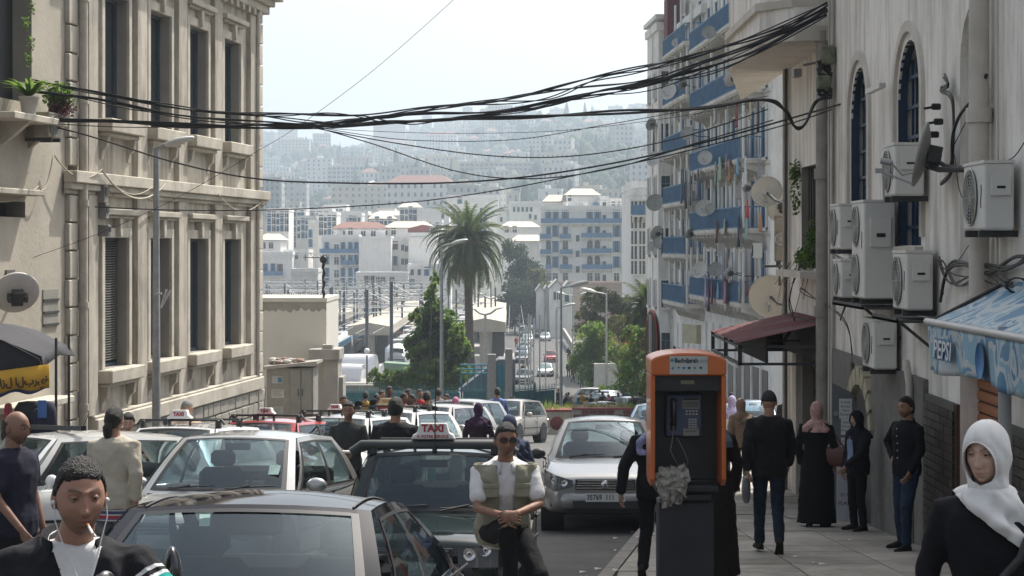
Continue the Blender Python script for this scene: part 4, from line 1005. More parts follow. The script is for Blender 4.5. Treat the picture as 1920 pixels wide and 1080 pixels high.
def second():
 zb = -5; Z = lambda z: z - zb
 YF, YN = 33.4, 28.8
 o = empty('corner_building', (4.79, YF, zb), -radians(90), 'old building with polygonal overhanging balcony and plant filled window', 'building')
 W = YF - YN; yl = lambda px: YF - 4.78 / ((px - 960) / F)
 wn = (yl(1502), yl(1544), Z(1.5), Z(3.15)); shop = (yl(1503) + .0, yl(1553), Z(-4.2), Z(.1))
 mb = MB(); wall_holes(mb, W, 0, Z(11), [wn, shop], .3)
 mb.add([(0, 0, 0), (0, 0, Z(11)), (0, 9, Z(11)), (0, 9, 0)], [(0, 1, 2, 3)])
 mb.add([(0, 0, Z(11)), (W, 0, Z(11)), (W, 9, Z(11)), (0, 9, Z(11))], [(0, 1, 2, 3)])
 mb.add([(0, 9, 0), (0, 9, Z(11)), (W, 9, Z(11)), (W, 9, 0)], [(0, 1, 2, 3)])
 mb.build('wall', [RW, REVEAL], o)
 q = MB(); q.box(wn[0], wn[1], .26, .3, wn[2], wn[3]); q.build('window_pane', DARK, o)
 for k in range(9):
  x = wn[0] + (wn[1] - wn[0]) * (k + .5) / 9; q = MB(); q.tube([(x, .1, wn[2]), (x, .1, wn[3])], .012, 5); q.build('window_bar', IRON, o)
 q = MB(); q.box(wn[0] - .2, wn[1] + .2, -.4, 0, Z(1.36), Z(1.47)); q.build('sill', RTRIM, o)
 q = MB(); z = Z(-4.1)
 k = 0
 while z < Z(.05):
  q = MB(); q.box(shop[0], shop[1], .18, .22, z, z + .1); q.build('slat', mat('dark_roller', (.06, .055, .05), .5, .3, var=.1), o); z += .115
 q = MB(); q.box(shop[0] - .5, shop[0] - .02, -.1, 0, 0, Z(.2)); q.build('pilaster', RTRIM, o)
 pl = [(4.79, 40.2), (3.75, 33.2), (3.76, 29.1), (4.2, 28.55), (4.79, 28.5)]
 lp_ = [(YF - y, x - 4.79) for x, y in pl]
 z0 = Z(1.85 + 3.06)
 q = MB(); q.prism(lp_, 'z', z0, z0 + .22); q.build('balcony_slab', RTRIM, o)
 q = MB()
 def offs(k): return [(x, y + (0 if abs(y) < .01 else k)) for x, y in lp_]
 for (a, b), (c, d) in zip(lp_[:4], lp_[1:]):
  dx, dy = c - a, d - b; l = sqrt(dx * dx + dy * dy); nx_, ny_ = -dy / l * .1, dx / l * .1
  q.add([(a, b, z0 + .22), (c, d, z0 + .22), (c, d, z0 + 1.9), (a, b, z0 + 1.9), (a + nx_, b + ny_, z0 + .22), (c + nx_, d + ny_, z0 + .22), (c + nx_, d + ny_, z0 + 1.9), (a + nx_, b + ny_, z0 + 1.9)], [(0, 1, 2, 3), (5, 4, 7, 6), (3, 2, 6, 7)])
 q.build('balcony_parapet', RW, o)
 q = MB(); q.prism([(x * 1.0, y * 1.07) for x, y in lp_], 'z', z0 + .5, z0 + .62); q.prism([(x, y * 1.1) for x, y in lp_], 'z', z0 + 1.9, z0 + 2.02); q.build('balcony_moulding', RTRIM, o)
 for k in range(5):
  x = YF - 32.6 + k * .85; q = MB(); q.prism([(-.95, z0), (0, z0), (0, z0 - .45), (-.4, z0 - .28)], 'x', x, x + .16) if k in (9,) else None
 for k in range(5):
  q = MB(); q.box(YF - 28.35 + k * .22, YF - 28.35 + k * .22 + .14, -1.055, -1.03, z0 + .75, z0 + 1.2)
 q = MB(); q.tube([(W - .3, -.05, z0 - .25), (W - .45, -.35, z0 - .3)], .02, 6); q.cbox((W - .5, -.45, z0 - .42), (.3, .12, .12), bev=.01); q.build('wall_camera', mat('camera_grey', (.2, .2, .19), .5, var=.1), o)
 q = MB()
 for xx, rr in ((W - .1, .03), (W - .2, .02), (.1, .04), (.25, .025), (.35, .015)):
  q = MB(); q.tube([(xx + .02 * sin(k), -.06, Z(-4) + k) for k in range(11)], rr, 6); q.build('conduit', IRON if rr < .03 else PIPE, o)
 return o, wn
so_, wn = second()
r = random.Random(8); m = MB()
for c, rad, n in (((4.7, 31.9, 3.05), (.12, .25, .3), 260), ((4.7, 31.8, 2.6), (.1, .15, .3), 90), ((4.72, 30.9, 1.65), (.15, .9, .22), 500), ((4.72, 30.3, 2.0), (.12, .3, .35), 220)): bushleaf(m, c, rad, n, r, 0, .04)
for i in range(10):
 y = 29.5 + i * .3; m.tube([(4.6, y, 1.6), (4.5 - r.random() * .2, y + r.uniform(-.2, .2), 1.3 - r.random() * .6)], .006, 4, 3)
tag(m.build('window_plants', LEAFM + [mat('dry_stalk', (.2, .17, .11), .9)]), 'green plants and dry stalks crowding the barred window', 'plants')
def red_canopy():
 o = empty('sheet_canopy', (4.79, 32.6, ZZ(602, 28.8)), -radians(90), 'faded red sheet metal canopy on a black frame beside the drainpipe', 'canopy')
 zc = ZZ(602, 28.8); L_ = 32.6 - 28.7
 RM = mat('faded_red_sheet', (.1, .014, .018), .85, 0, var=.2, vs=4, stain=.35, stc=(.24, .2, .19))
 n = 30; m = MB(); rows = []
 for t in (0, .5, 1): rows.append([(L_ * i / n, -1.42 * t, -.32 * t + (.018 if i % 2 else 0)) for i in range(n + 1)])
 m.loft([r_[::-1] for r_ in rows], 0, False, False, False); mod(m.build('roof_sheet', RM, o), 'SOLIDIFY', thickness=.01)
 m = MB()
 for z in (-.36, -.62): m.box(0, L_, -1.4, -1.36, z - .04, z); m.box(L_ - .04, L_, -1.36, 0, z + (.3 if z > -.5 else 0) * 0 - .04, z)
 for x in (0, L_ / 2, L_ - .04): m.box(x, x + .04, -1.41, -1.35, -.66, -.33)
 m.box(0, .04, -1.36, 0, -.66, -.62); m.box(L_ / 2, L_ / 2 + .03, -1.36, 0, -.4, -.37)
 m.build('frame', IRON, o)
 m = MB(); m.box(0, L_, -1.0, -.96, -.62, -.26); m.box(0, .03, -.96, 0, -.62, -.3); m.box(0, L_, -.2, -.18, -.62, -.02); m.build('dark_fascia', mat('black_board', (.02, .018, .018), .8, var=0), o)
 m = MB(); m.box(0, L_, -1.43, -1.41, -.7, -.665); m.build('white_edge', mat('white_strip', (.55, .55, .53), .6, var=.05), o)
red_canopy()
dish('satellite_dish', P(1438, 360, 36), .29, (-.3, -.9, .3), DISHB, 'grey dish on an iron arm left of the plant filled window', wall=P(1478, 384, 34))
dish('satellite_dish', P(1466, 385, 37), .32, (-.5, .8, .3), DISHB, 'brownish dish half hidden behind the iron arm dish', wall=P(1484, 392, 34))
dish('satellite_dish', P(1444, 556, 35), .38, (-.25, -.95, .12), mat('dish_sand', (.4, .37, .32), .6, var=.1, vs=4, stain=.3), 'largest sand coloured dish just above the red canopy', wall=P(1482, 575, 33.6))
ac_unit(tuple(P(1470, 494, 34)), -radians(12), .32, .8, .3, 'dark old air conditioner box on the corner between the dishes', 1, script=False, bodym=mat('ac_old', (.2, .18, .15), .8, var=.2))
m = MB(); m.box(-.45, .05, -.2, .2, -.04, 0); tag(m.build('metal_shelf', IRON, None, P(1478, 497, 34)), 'dark shelf under the old air conditioner on the corner', 'shelf')
m = MB(); m.cyl((0, 0, 0), .05, 8, 8); tag(m.build('cable_pole', PIPE, None, (XX(1477, 34.5), 34.5, gz(34.5))), 'thin service pole at the corner carrying cables and dishes', 'pole')
def door_leaf():
 Y = 26.3; zg = gz(Y) - .0 ; x0 = XX(1560, Y); x1 = XX(1606, Y)
 o = empty('steel_door_leaf', (x0, Y, zg + .13), 0, 'grey open steel door leaf covered with paper notices', 'door')
 W = x1 - x0; H = ZZ(718, Y) - zg - .13
 m = MB(); m.prism([(0, 0), (W, 0), (W, H - .28), (W * .75, H - .12), (0, H)], 'y', 0, .04); m.build('panel', mat('door_grey', (.17, .18, .19), .5, .2, var=.1), o)
 PM = mat('paper', (.72, .72, .7), .85, var=.06); INK = mat('ink', (.03, .03, .035), .8, var=0)
 for (px, py, w_, h_, lines) in ((1585, 766, .175, .27, ['STAGE', 'Bureau', 'Plans', 'Compta']), (1586, 800, .135, .22, ['Salles', 'Classe', 'Photos']), (1586, 834, .135, .2, ['Copies', 'Textes'])):
  q = MB(); q.box(-w_ / 2, w_ / 2, -.012, -.006, -h_ / 2, h_ / 2); c = (XX(px, Y) - x0, 0, ZZ(py, Y) - zg - .13); n_ = q.build('notice', PM, o, c)
  for i, s in enumerate(lines): text('lettering', s, .045, INK, n_, (0, -.014, h_ / 2 - .05 - i * .055), ext=.0005)
 m = MB(); m.cyl((0, -.05, 0), .035, .03, 10, axis='y'); m.build('knob', STEEL, o, (.05, 0, ZZ(775, Y) - zg - .13))
 w_ = XX(1616, 26) - XX(1567, 26); q = MB(); zb_ = gz(26) + .13
 q.box(0, w_, 0, .02, .02, ZZ(850, 26) - zb_); b = q.build('notice_board', mat('board_lilac', (.6, .6, .68), .8, var=.05), None, (XX(1567, 26), 25.9, zb_))
 tag(b, 'pale lilac printed board leaning at the foot of the grey door leaf', 'notice board')
 hh = ZZ(850, 26) - zb_
 for i, (s, x) in enumerate((('Tirage', .1), ('Photo', .1), ('250 DA', .2), ('FAX', .24), ('011 18 25', .2), ('PLANS', .12))): text('lettering', s, .075 if i > 1 else .05, INK, b, (x, -.004, hh - .09 - i * .115), ext=.0005)
door_leaf()
PV = [mat('paver_' + 'abc'[i], c, .9, var=.2, vs=3, bump=.5, bs=45, stain=.8, stc=(.13, .12, .1), noobj=True) for i, c in enumerate([(.31, .285, .25), (.35, .325, .28), (.25, .23, .19)])]
def KX(Y): return .975 + .127 * (Y - 19.5) if Y < 40 else 3.58 + (Y - 40) * .5
def pavement():
 sz = lambda y: gz(y) + .13
 mb = MB(); ys = list(range(8, 44, 2)); rows = []
 for y in ys: rows += [(KX(y), y, sz(y) - .02), (RX(y) + .15, y, sz(y) - .02)]
 mb.add(rows, [(2 * i, 2 * i + 1, 2 * i + 3, 2 * i + 2) for i in range(len(ys) - 1)]); o = tag(mb.build('pavement', mat('joint_dirt', (.07, .065, .058), .95, var=.2)), kind='structure')
 r = random.Random(6); k = 0; y = 15.5
 while y < 42 and k < 292:
  d = .78 if y < 30 else 1.0
  off = -4.6
  x = RX(y)
  while x > KX(y) + .1:
   x0 = max(KX(y) + .16, x - .92); x0b = max(KX(y + d) + .16, x - .92); z = r.uniform(-.004, .004)
   if x - x0 > .1:
    g_ = .008; q = MB()
    v = []
    for yy in (y + g_, y + d - g_):
     for xx in ((x0 if yy < y + d / 2 else x0b) + g_, x - g_): v.append((xx, yy, sz(yy) + z + .004 * r.random()))
    v += [(a, b, c - .03) for a, b, c in v]
    q.add(v, [(0, 1, 3, 2), (0, 4, 5, 1), (0, 2, 6, 4), (1, 5, 7, 3)]); q.build('paving_slab', PV[(0 if r.random() < .5 else 1) if r.random() < .85 else 2], o); k += 1
   x -= .92
  y += d
 ko = 0; y = 10
 while y < 42:
  q = MB(); a, b = KX(y + .01), KX(y + .98)
  v = []
  for yy, xx in ((y + .01, a), (y + .98, b)):
   v += [(xx - .02, yy, gz(yy) - .05), (xx - .01, yy, gz(yy) + .115), (xx + .01, yy, gz(yy) + .135), (xx + .15, yy, gz(yy) + .137), (xx + .15, yy, gz(yy) - .05)]
  q.add(v, [(0, 5, 6, 1), (1, 6, 7, 2), (2, 7, 8, 3), (3, 8, 9, 4), (0, 1, 2, 3, 4), (9, 8, 7, 6, 5)]); q.build('kerb_stone', mat('kerb_concrete', (.24, .225, .2), .9, var=.15, vs=5, bump=.4, noobj=True, stain=.4), o); y += 1.0
 q = MB(); ys = list(range(42, 64, 2)); rows = []
 for y in ys: rows += [(KX(40) + (y - 40) * .12, y, gz(y) + .12), (10.5, y, gz(y) + .12), (KX(40) + (y - 40) * .12, y, gz(y) - .05)]
 for i in range(len(ys) - 1): q.add([rows[3 * i], rows[3 * i + 1], rows[3 * i + 4], rows[3 * i + 3], rows[3 * i + 2], rows[3 * i + 5]], [(0, 1, 2, 3), (4, 0, 3, 5)])
 tag(q.build('middle_pavement', PV[0]), kind='structure')
 q = MB(); rows = []
 ys = list(range(44, 136, 6))
 for y in ys: rows += [(9.2 - .045 * (y - 100) * 1, y, gz(y) + .11), (16, y, gz(y) + .11), (9.2 - .045 * (y - 100), y, gz(y) - .05)]
 for i in range(len(ys) - 1): q.add([rows[3 * i], rows[3 * i + 1], rows[3 * i + 4], rows[3 * i + 3], rows[3 * i + 2], rows[3 * i + 5]], [(0, 1, 2, 3), (4, 0, 3, 5)])
 tag(q.build('far_pavement', PV[1]), kind='structure')
pavement()
r = random.Random(31); LIT = mat('litter_white', (.55, .54, .5), .8)
m = MB()
for i in range(40):
 y = r.uniform(17, 33); x = KX(y) + (r.uniform(-.35, .2) if r.random() < .5 else r.uniform(.3, 3)); z = gz(y) + (.15 if x > KX(y) + .02 else .012); s = r.uniform(.015, .04)
 m.add([(x - s, y - s, z), (x + s, y - s * .4, z + .012), (x + s * .6, y + s, z + .004), (x - s, y + s * .7, z + .014)], [(0, 1, 2, 3)])
tag(m.build('litter', LIT), kind='stuff')
BWALL = mat('street_white', (.8, .785, .75), .9, var=.08, vs=.5, stain=.55, streak=True, stc=(.27, .24, .2), bump=.15, bs=6)
CONS = mat('console_stone', (.6, .57, .52), .92, var=.15, vs=2, stain=.5)
RBLUE = mat('rail_blue', (.055, .16, .29), .6, var=.2, vs=1.5, noobj=True, stain=.35, stc=(.2, .27, .33))
def panel_rail(mb, x0, x1, y, z, h=.95, bars=True):
 mb.box(x0, x1, y - .02, y + .02, z + h, z + h + .06); mb.box(x0, x1, y - .02, y + .02, z, z + .05)
 n = int((x1 - x0) / .12)
 for i in range(n + 1):
  x = x0 + (x1 - x0) * i / n; mb.box(x - .014, x + .014, y - .014, y + .014, z + .05, z + h)
def street_block(Yf, Yn, zb, zt, label, floors, bays, balcony, seed, wall=BWALL, roofl=None):
 PX = lambda Y: 10.85 - .05 * (Y - 107)
 dx, dy = PX(Yn) - PX(Yf), Yn - Yf; L_ = sqrt(dx * dx + dy * dy); rz = atan2(dy, dx)
 o = empty('balconied_house', (PX(Yf), Yf, zb), rz, label, 'building'); r = random.Random(seed)
 mb = MB(); mb.box(0, L_, 0, 12, 0, zt - zb); mb.box(-.0, L_, -.3, 0, zt - zb - .5, zt - zb); mb.build('wall', wall, o)
 sp = L_ / bays
 door = win_mesh(1.15, 2.35, RBLUE, shut=RBLUE, surround=BWALL); wn_ = win_mesh(.9, 1.9, RBLUE, shut=None, surround=BWALL)
 cm = MB(); cm.prism([(-1.05, 0), (0, 0), (0, -.75), (-.12, -.72), (-.3, -.4), (-.85, -.22), (-1.05, -.18)][::-1], 'x', -.09, .09); cm = cm.mesh('console', CONS)
 for f, z in enumerate(floors):
  z = z - zb
  for k in range(bays):
   lobj('window', door if (k + f) % 3 or balcony else wn_, o, ((k + .5) * sp, -.012, z + .02))
  q = MB(); q.box(0, L_, -.08, 0, z - .3, z - .15); q.build('band', CONS, o)
  for (a, b) in balcony:
   x0, x1 = a * L_, b * L_
   q = MB(); pts = [(x0, 0), (x0 + .1, -.75), (x0 + .5, -1.15), (x1 - .5, -1.15), (x1 - .1, -.75), (x1, 0)]
   q.prism(pts, 'z', z - .16, z); q.prism([(x, y * .96) for x, y in pts], 'z', z - .24, z - .162); bo = q.build('balcony', CONS, o)
   n = max(2, int((x1 - x0) / 1.15))
   for i in range(n): lobj('console', cm, o, (x0 + .35 + (x1 - x0 - .7) * i / (n - 1), -.002, z - .245))
   q = MB(); panel_rail(q, x0 + .45, x1 - .45, -1.1, z + .02); q.build('railing', RBLUE, bo)
   q = MB(); q.box(x0 + .45, x1 - 1.6 if x1 - x0 > 4 else x1 - .5, -1.085, -1.075, z + .1, z + .95); q.build('rail_sheet', RBLUE, bo)
   for (c, d) in (((x0 + .45, -1.1), (x0 + .05, 0)), ((x1 - .45, -1.1), (x1 - .05, 0))):
    q = MB(); l = sqrt((c[0] - d[0]) ** 2 + (c[1] - d[1]) ** 2); panel_rail(q, 0, l, 0, 0); q.build('side_railing', RBLUE, bo, (c[0], c[1], z + .02), (0, 0, atan2(d[1] - c[1], d[0] - c[0])))
   for i in range(bays + 1):
    x = x0 + .3 + (x1 - x0 - .6) * i / bays
    if r.random() < .7: q = MB(); q.cyl((x, -.98, z), .07, 2.6, 8); q.build('column', BWALL, o)
 return o, L_, rz, PX
z3 = [12.6, 9.25, 5.95, 2.7, -.8]
H3 = street_block(107, 87.7, -9.5, 17.5, 'nearest white house with five long blue balconies and laundry', z3, 7, [(.03, .93)], 1)
z4 = [13.4, 10.4, 7.4, 4.4, 1.4, -1.4]
H4 = street_block(121, 107.1, -10, 15.4, 'middle white house with short stacked blue balconies', z4, 4, [(.22, .97)], 2)
H5 = street_block(127.5, 121.1, -10.5, 16.2, 'far white house with closed bays and small blue windows', [12.6, 9.6, 6.6, 3.6, .6, -2.4], 2, [], 3)
for (o, L_, rz, PX) in (H5,):
 for k in range(2):
  m = MB(); x = .5 + k * 3.2; m.box(x, x + 2.6, -.9, 0, 4, 26); m.box(x - .15, x + 2.75, -1.05, 0, 26, 26.5); m.prism([(-.9, 4), (0, 4), (0, 3)], 'x', x, x + 2.6); m.build('bay', BWALL, o)
  for f in range(6):
   lobj('window', win_mesh(.8, 1.7, RBLUE, shut=None, surround=BWALL) if f == 0 and k == 0 else [c for c in bpy.data.meshes if c.name.startswith('window_mesh')][-1], o, (x + 1.3, -.915, 5.2 + f * 3.3))
   lobj('window', [c for c in bpy.data.meshes if c.name.startswith('window_mesh')][-1], o, (x + 2.62, -.45, 5.2 + f * 3.3), (0, 0, radians(90)), (.7, 1, 1))
 m = MB(); m.box(0, L_, -1.1, 12, 26.72, 27); m.box(.2, L_ - .2, .4, 11, 27, 29.6); m.build('roof_storey', BWALL, o)
o = H4[0]; m = MB(); L_ = H4[1]; m.box(.5, L_, .6, 10, 25.4, 28.4); m.build('roof_storey', BWALL, o)
m = MB(); m.prism([(-.9, 28.1), (4, 29.6), (4, 29.8), (-.9, 28.3)], 'x', 0, L_); m.build('roof', mat('dark_tile_roof', (.09, .08, .075), .9, var=.2, vs=3), o)
m = MB(); m.box(1.0, 2.6, -.7, .1, 24.2, 27.2); m.build('red_shed', mat('oxide_red', (.13, .02, .025), .8, var=.15), o)
for (o, L_, rz, PX), n in ((H3, 8), (H4, 6), (H5, 5)):
 for k in range(n):
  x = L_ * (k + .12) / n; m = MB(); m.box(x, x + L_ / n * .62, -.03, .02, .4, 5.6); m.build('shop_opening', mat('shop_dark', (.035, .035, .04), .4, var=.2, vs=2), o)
  m = MB(); m.box(x - .34, x - .12, -.1, 0, 0, 7.2); m.build('pilaster', BWALL, o)
def cloth(loc, w, h, c, label, rz=-1.62, cat='laundry', seed=0):
 r = random.Random(seed); nx_, ny_ = 8, 6; rows = []
 for j in range(ny_ + 1):
  t = j / ny_
  rows.append([((i / nx_ - .5) * w * (1 - .08 * t), .05 * sin(i * 1.3 + seed) * t + .02 * sin(i * 2.9 + j), -h * t + .02 * sin(i * 1.1 + seed)) for i in range(nx_ + 1)])
 m = MB(); m.loft(rows, 0, False, True, False)
 o = m.build('laundry', mat('cloth_%d_%d_%d' % tuple(int(k * 99) for k in c), c, .85, var=.15, vs=4), None, loc, (0, 0, rz)); mod(o, 'SOLIDIFY', thickness=.02)
 return tag(o, label, cat)
L3 = lambda px, py, out=1.25: Vector((lambda Y: (10.85 - .05 * (Y - 107) - out, Y, ZZ(py, Y)))((16.2 - out) / ((px - 960) / F + .05)))
for i, (px, py, w_, h_, c, lab) in enumerate((
 (1278, 318, 1.1, 1.9, (.12, .13, .18), 'first dark grey sheet in the row on the middle balcony house'),
 (1286, 320, .9, 2.1, (.07, .08, .13), 'navy trousers drying in the grey laundry row'),
 (1294, 320, .8, 1.9, (.2, .2, .22), 'grey shirt drying in the grey laundry row'),
 (1301, 324, .5, 1.0, (.45, .36, .38), 'small pale garment in the middle of the dark laundry'),
 (1309, 318, .9, 2.0, (.05, .06, .11), 'dark blue cloth at the right end of the laundry row'),
 (1323, 520, .7, 1.5, (.42, .33, .4), 'lilac cloth hanging below the lowest balcony'),
 (1329, 524, .6, 1.6, (.05, .04, .09), 'navy cloth hanging beside the red one'),
 (1335, 520, .7, 1.3, (.4, .05, .07), 'red cloth hanging at the end of the lowest balcony'),
 (1360, 522, .9, 1.2, (.5, .2, .24), 'pink towel hung over the lowest blue railing'),
 (1368, 490, .8, 1.0, (.45, .3, .28), 'salmon garment hanging above the lowest blue railing'),
 (1402, 375, .5, .8, (.5, .03, .03), 'bright red garment on the second lowest balcony'),
 (1350, 295, 1.4, 1.2, (.3, .38, .3), 'pale green patterned cloth over the upper railing'),
 (1362, 290, .5, .7, (.35, .3, .33), 'small pale cloth next to the green patterned one'),
 (1435, 470, .7, 2.4, (.16, .18, .24), 'long grey striped cloth at the near end of the balconies'),
 (1357, 470, 2.2, 1.5, (.16, .18, .24), 'grey striped awning cloth above the lowest balcony'),
 (1226, 238, .6, 1.6, (.03, .04, .12), 'dark blue cloth hanging from the far bay window'))):
 cloth(L3(px, py, 1.3), w_, h_, c, lab, seed=i)
CL_ = (('white', (.6, .6, .6)), ('grey', (.25, .26, .28)), ('maroon', (.18, .03, .05)), ('cream', (.5, .45, .36)), ('navy', (.02, .03, .09)), ('mint', (.25, .42, .36)), ('orange', (.5, .2, .06)), ('sky blue', (.2, .35, .5)))
k = 0
for row, py in (('second', 205), ('third', 307), ('fourth', 418), ('lowest', 535)):
 for i in range(5):
  nm, c = CL_[k % 8]; px = 1340 + i * 19 + (k * 7) % 11; cloth(L3(px, py + (297 - 322) / 120 * (px - 1322) * .85, 1.22), .5 + .13 * (i % 3), .8 + .3 * ((i + k) % 3), c, nm + ' garment hung on the ' + row + ' blue balcony of the nearest white house', seed=k + 40, cat='laundry'); k += 1
for i, (px, py, r_, out, lab) in enumerate(((1222, 125, .42, 1.2, 'small dish on the corner of the far house roof line'), (1268, 80, .5, 1.2, 'dish in front of the dark red roof shed'), (1280, 158, .62, 1.4, 'dish on the upper balcony beside a larger one'), (1254, 172, .95, 1.6, 'large weathered dish at the corner of the far house'),
 (1329, 61, .75, 1.5, 'dish beside the topmost blue window column'), (1372, 146, 1.0, 1.5, 'big pale dish on the upper balcony of the nearest house'), (1288, 250, .75, 1.4, 'dish in the middle of the third balcony row'), (1322, 296, .8, 1.5, 'dish at the corner between the two balconied houses'),
 (1221, 233, .7, 1.3, 'tan dish under the far bay window'), (1226, 298, .85, 1.4, 'tan dish above the small lower dishes'), (1228, 380, .95, 1.5, 'tilted grey dish beside the blank white wall'), (1231, 437, .85, 1.4, 'upper dish of the trio beside the blank wall'), (1233, 455, .6, 1.4, 'middle dish of the trio beside the blank wall'), (1225, 462, .6, 1.3, 'lowest dish of the trio beside the blank wall'),
 (1294, 438, .6, 1.3, 'small dish above the fifth balcony row'), (1312, 506, .95, 1.4, 'dark rimmed dish at the lower corner of the middle house'), (1342, 505, .8, 1.5, 'dish left of the salmon garment'), (1367, 511, .6, 1.5, 'small dish among the pink laundry'), (1331, 392, .65, 1.5, 'pale dish above the lower corner balcony'), (1320, 390, .95, 1.5, 'large pale dish between the two balconied houses'), (1400, 352, .5, 1.4, 'small round dish next to the red garment'))):
 c = L3(px, py, out)
 k = 33 / (F / c.y) * 1.0
 a = [(-.55, -.7, .35), (-.3, -.9, .3), (-.6, .7, .35)][i % 3]
 dish('satellite_dish', c, r_ * .72 * (c.y / F * 24) / .75 * .75, a, [DISHB, DISHM][i % 2], lab, 'dishes on the balconied houses', wall=c + Vector((out - .1, .0, -.2)))
for i, (px, py, lab) in enumerate(((1383, 360, 'white air conditioner on the second lowest balcony wall'), (1420, 470, 'white air conditioner near the lowest balcony door'), (1273, 440, 'small air conditioner on the middle balconied house'), (1352, 468, 'boxy air conditioner above the striped cloth'))):
 c = L3(px, py, .4); m = MB(); m.cbox((0, 0, 0), (.9, .4, .7), bev=.03); o = m.build('air_conditioner', HW[1], None, c, (0, 0, -1.62)); tag(o, lab, 'air conditioner')
 m = MB(); m.lathe([(.01, 0), (.27, 0), (.27, .02)], (-.12, -.225, 0), 14, 0, 'y'); m.build('fan', DARK, o)
m = MB(); m.cbox((0, 0, 0), (1.3, .3, 1.0)); m2 = m.build('sign_box', mat('cream_sign', (.45, .42, .28), .6), None, L3(1298, 626, 1.5), (0, 0, -1.1)); tag(m2, 'cream square sign box hanging over the far pavement', 'sign')
BARK = mat('bark', (.11, .085, .065), .95, var=.3, vs=8, bump=.6, bs=12)
PBARK = mat('palm_bark', (.075, .058, .045), .95, var=.35, vs=9, bump=.9, bs=9)
PALM = [mat('palm_leaf_' + 'abc'[i], c, .6, var=.2, vs=2, spec=.3, leaf=0.7) for i, c in enumerate([(.055, .085, .025), (.085, .11, .035), (.04, .06, .02)])]
DEAD = mat('dead_frond', (.2, .14, .065), .85, var=.25, vs=3)
def frond_mesh(L_, el, droop, seed, m_, lw=.62):
 r = random.Random(seed); mb = MB(); pts = []; x = z = 0; a = el; n = 16
 for i in range(n + 1):
  pts.append(Vector((x, 0, z))); x += cos(a) * L_ / n; z += sin(a) * L_ / n; a -= droop / n * (1 + .8 * i / n)
 mb.tube(pts, .03, 4, rr=[.045 * (1 - .85 * i / n) for i in range(n + 1)])
 for i in range(2, 46):
  t = i / 46; k = t * n; j = int(k); p = pts[j].lerp(pts[min(n, j + 1)], k - j); d = (pts[min(n, j + 1)] - pts[max(0, j - 1)]).normalized()
  l = lw * (sin(pi * min(1, t * .85 + .12)) ** .6) * r.uniform(.85, 1.1)
  for s in (-1, 1):
   v = (d * .75 + Vector((0, s * .8, -.25 - .25 * r.random()))).normalized() * l; q = p + v; wv = d * .05
   mb.add([p - wv, p + wv, q + Vector((0, 0, -.05 * l))], [(0, 1, 2)])
 return mb.mesh('frond', m_)
def palm(loc, H, Rr, label, n=95, seed=1, tr=.32, lean=(0, 0)):
 o = empty('palm_tree', loc, 0, label, 'palm tree'); r = random.Random(seed)
 mb = MB(); n_ = 26; mb.tube([(lean[0] * sin(pi * i / n_ * .5), lean[1] * i / n_, H * i / n_) for i in range(n_ + 1)], tr, 12, rr=[tr * (1.25 - .35 * i / n_ + (.06 if i % 2 else 0) + (.35 * max(0, i - n_ + 3))) for i in range(n_ + 1)])
 mb.build('trunk', PBARK, o)
 top = Vector((lean[0], lean[1], H + .3))
 mb = MB(); mb.ball((0, 0, 0), (tr * 2.2, tr * 2.2, tr * 2.6), 10); mb.build('crown_heart', mat('palm_heart', (.17, .09, .035), .9, var=.3, vs=4), o, top)
 ms = [(frond_mesh(Rr * 1.02, e, d, i, PALM[i % 3]), e) for i, (e, d) in enumerate(((1.35, .9), (1.1, 1.5), (.85, 1.7), (.6, 1.75), (.3, 1.6), (0, 1.3), (-.35, 1.0), (-.65, .8)))]
 dm = frond_mesh(Rr * .8, -.95, .5, 30, DEAD)
 for i in range(n):
  t = i / n; k = min(7, int(t * 8)); me = ms[k][0]
  lobj('frond', me, o, top, (0, r.uniform(-.12, .12), i * 2.39996 + r.uniform(-.2, .2)), [r.uniform(.82, 1.08)] * 3)
 for i in range(16): lobj('frond', dm, o, top - Vector((0, 0, .25)), (0, r.uniform(-.1, .2), i * 2.39996), [r.uniform(.7, 1)] * 3)
 return o
def tree(loc, trunk_h, crown, label, n, seed, leaf=.12, mats=None, cat='tree', name='tree', tr=.16):
 "crown: list of (dx, dy, dz, rx, ry, rz) clumps"
 o = empty(name, loc, 0, label, cat); r = random.Random(seed)
 mb = MB(); top = Vector((0, 0, trunk_h)); mb.tube([(0, 0, 0), (.05, .03, trunk_h * .5), tuple(top)], tr, 8, rr=[tr, tr * .8, tr * .6])
 for c in crown:
  c_ = Vector(c[:3]); mb.tube([tuple(top * .85), tuple(top.lerp(c_, .5) + Vector((r.uniform(-.2, .2), 0, .1))), tuple(c_)], .05, 5, rr=[tr * .5, tr * .3, tr * .1])
 mb.build('trunk', BARK, o)
 mb = MB(); tot = sum(c[3] * c[4] * c[5] for c in crown)
 for c in crown:
  k = int(n * c[3] * c[4] * c[5] / tot)
  sub = [(Vector((r.gauss(0, .45), r.gauss(0, .45), r.gauss(0, .45))), r.randrange(3)) for _ in range(max(6, int(k / 60)))]
  for i in range(k):
   sc_, mi = r.choice(sub); v = sc_ + Vector((r.gauss(0, .17), r.gauss(0, .17), r.gauss(0, .15)))
   if v.length > 1.15: v *= 1.0 / v.length
   p = Vector((c[0] + v.x * c[3], c[1] + v.y * c[4], c[2] + v.z * c[5]))
   a = Vector((r.gauss(0, 1), r.gauss(0, 1), r.gauss(0, 1) * .6)).normalized(); b = a.orthogonal().normalized(); e = a.cross(b)
   b = b * leaf * r.uniform(.6, 1.2); e = e * leaf * r.uniform(.3, .6)
   mb.add([p - b, p + e, p + b, p - e], [(0, 1, 2, 3)], mi if r.random() < .8 else r.randrange(3))
 mb.build('crown', mats or LEAFM, o)
 return o
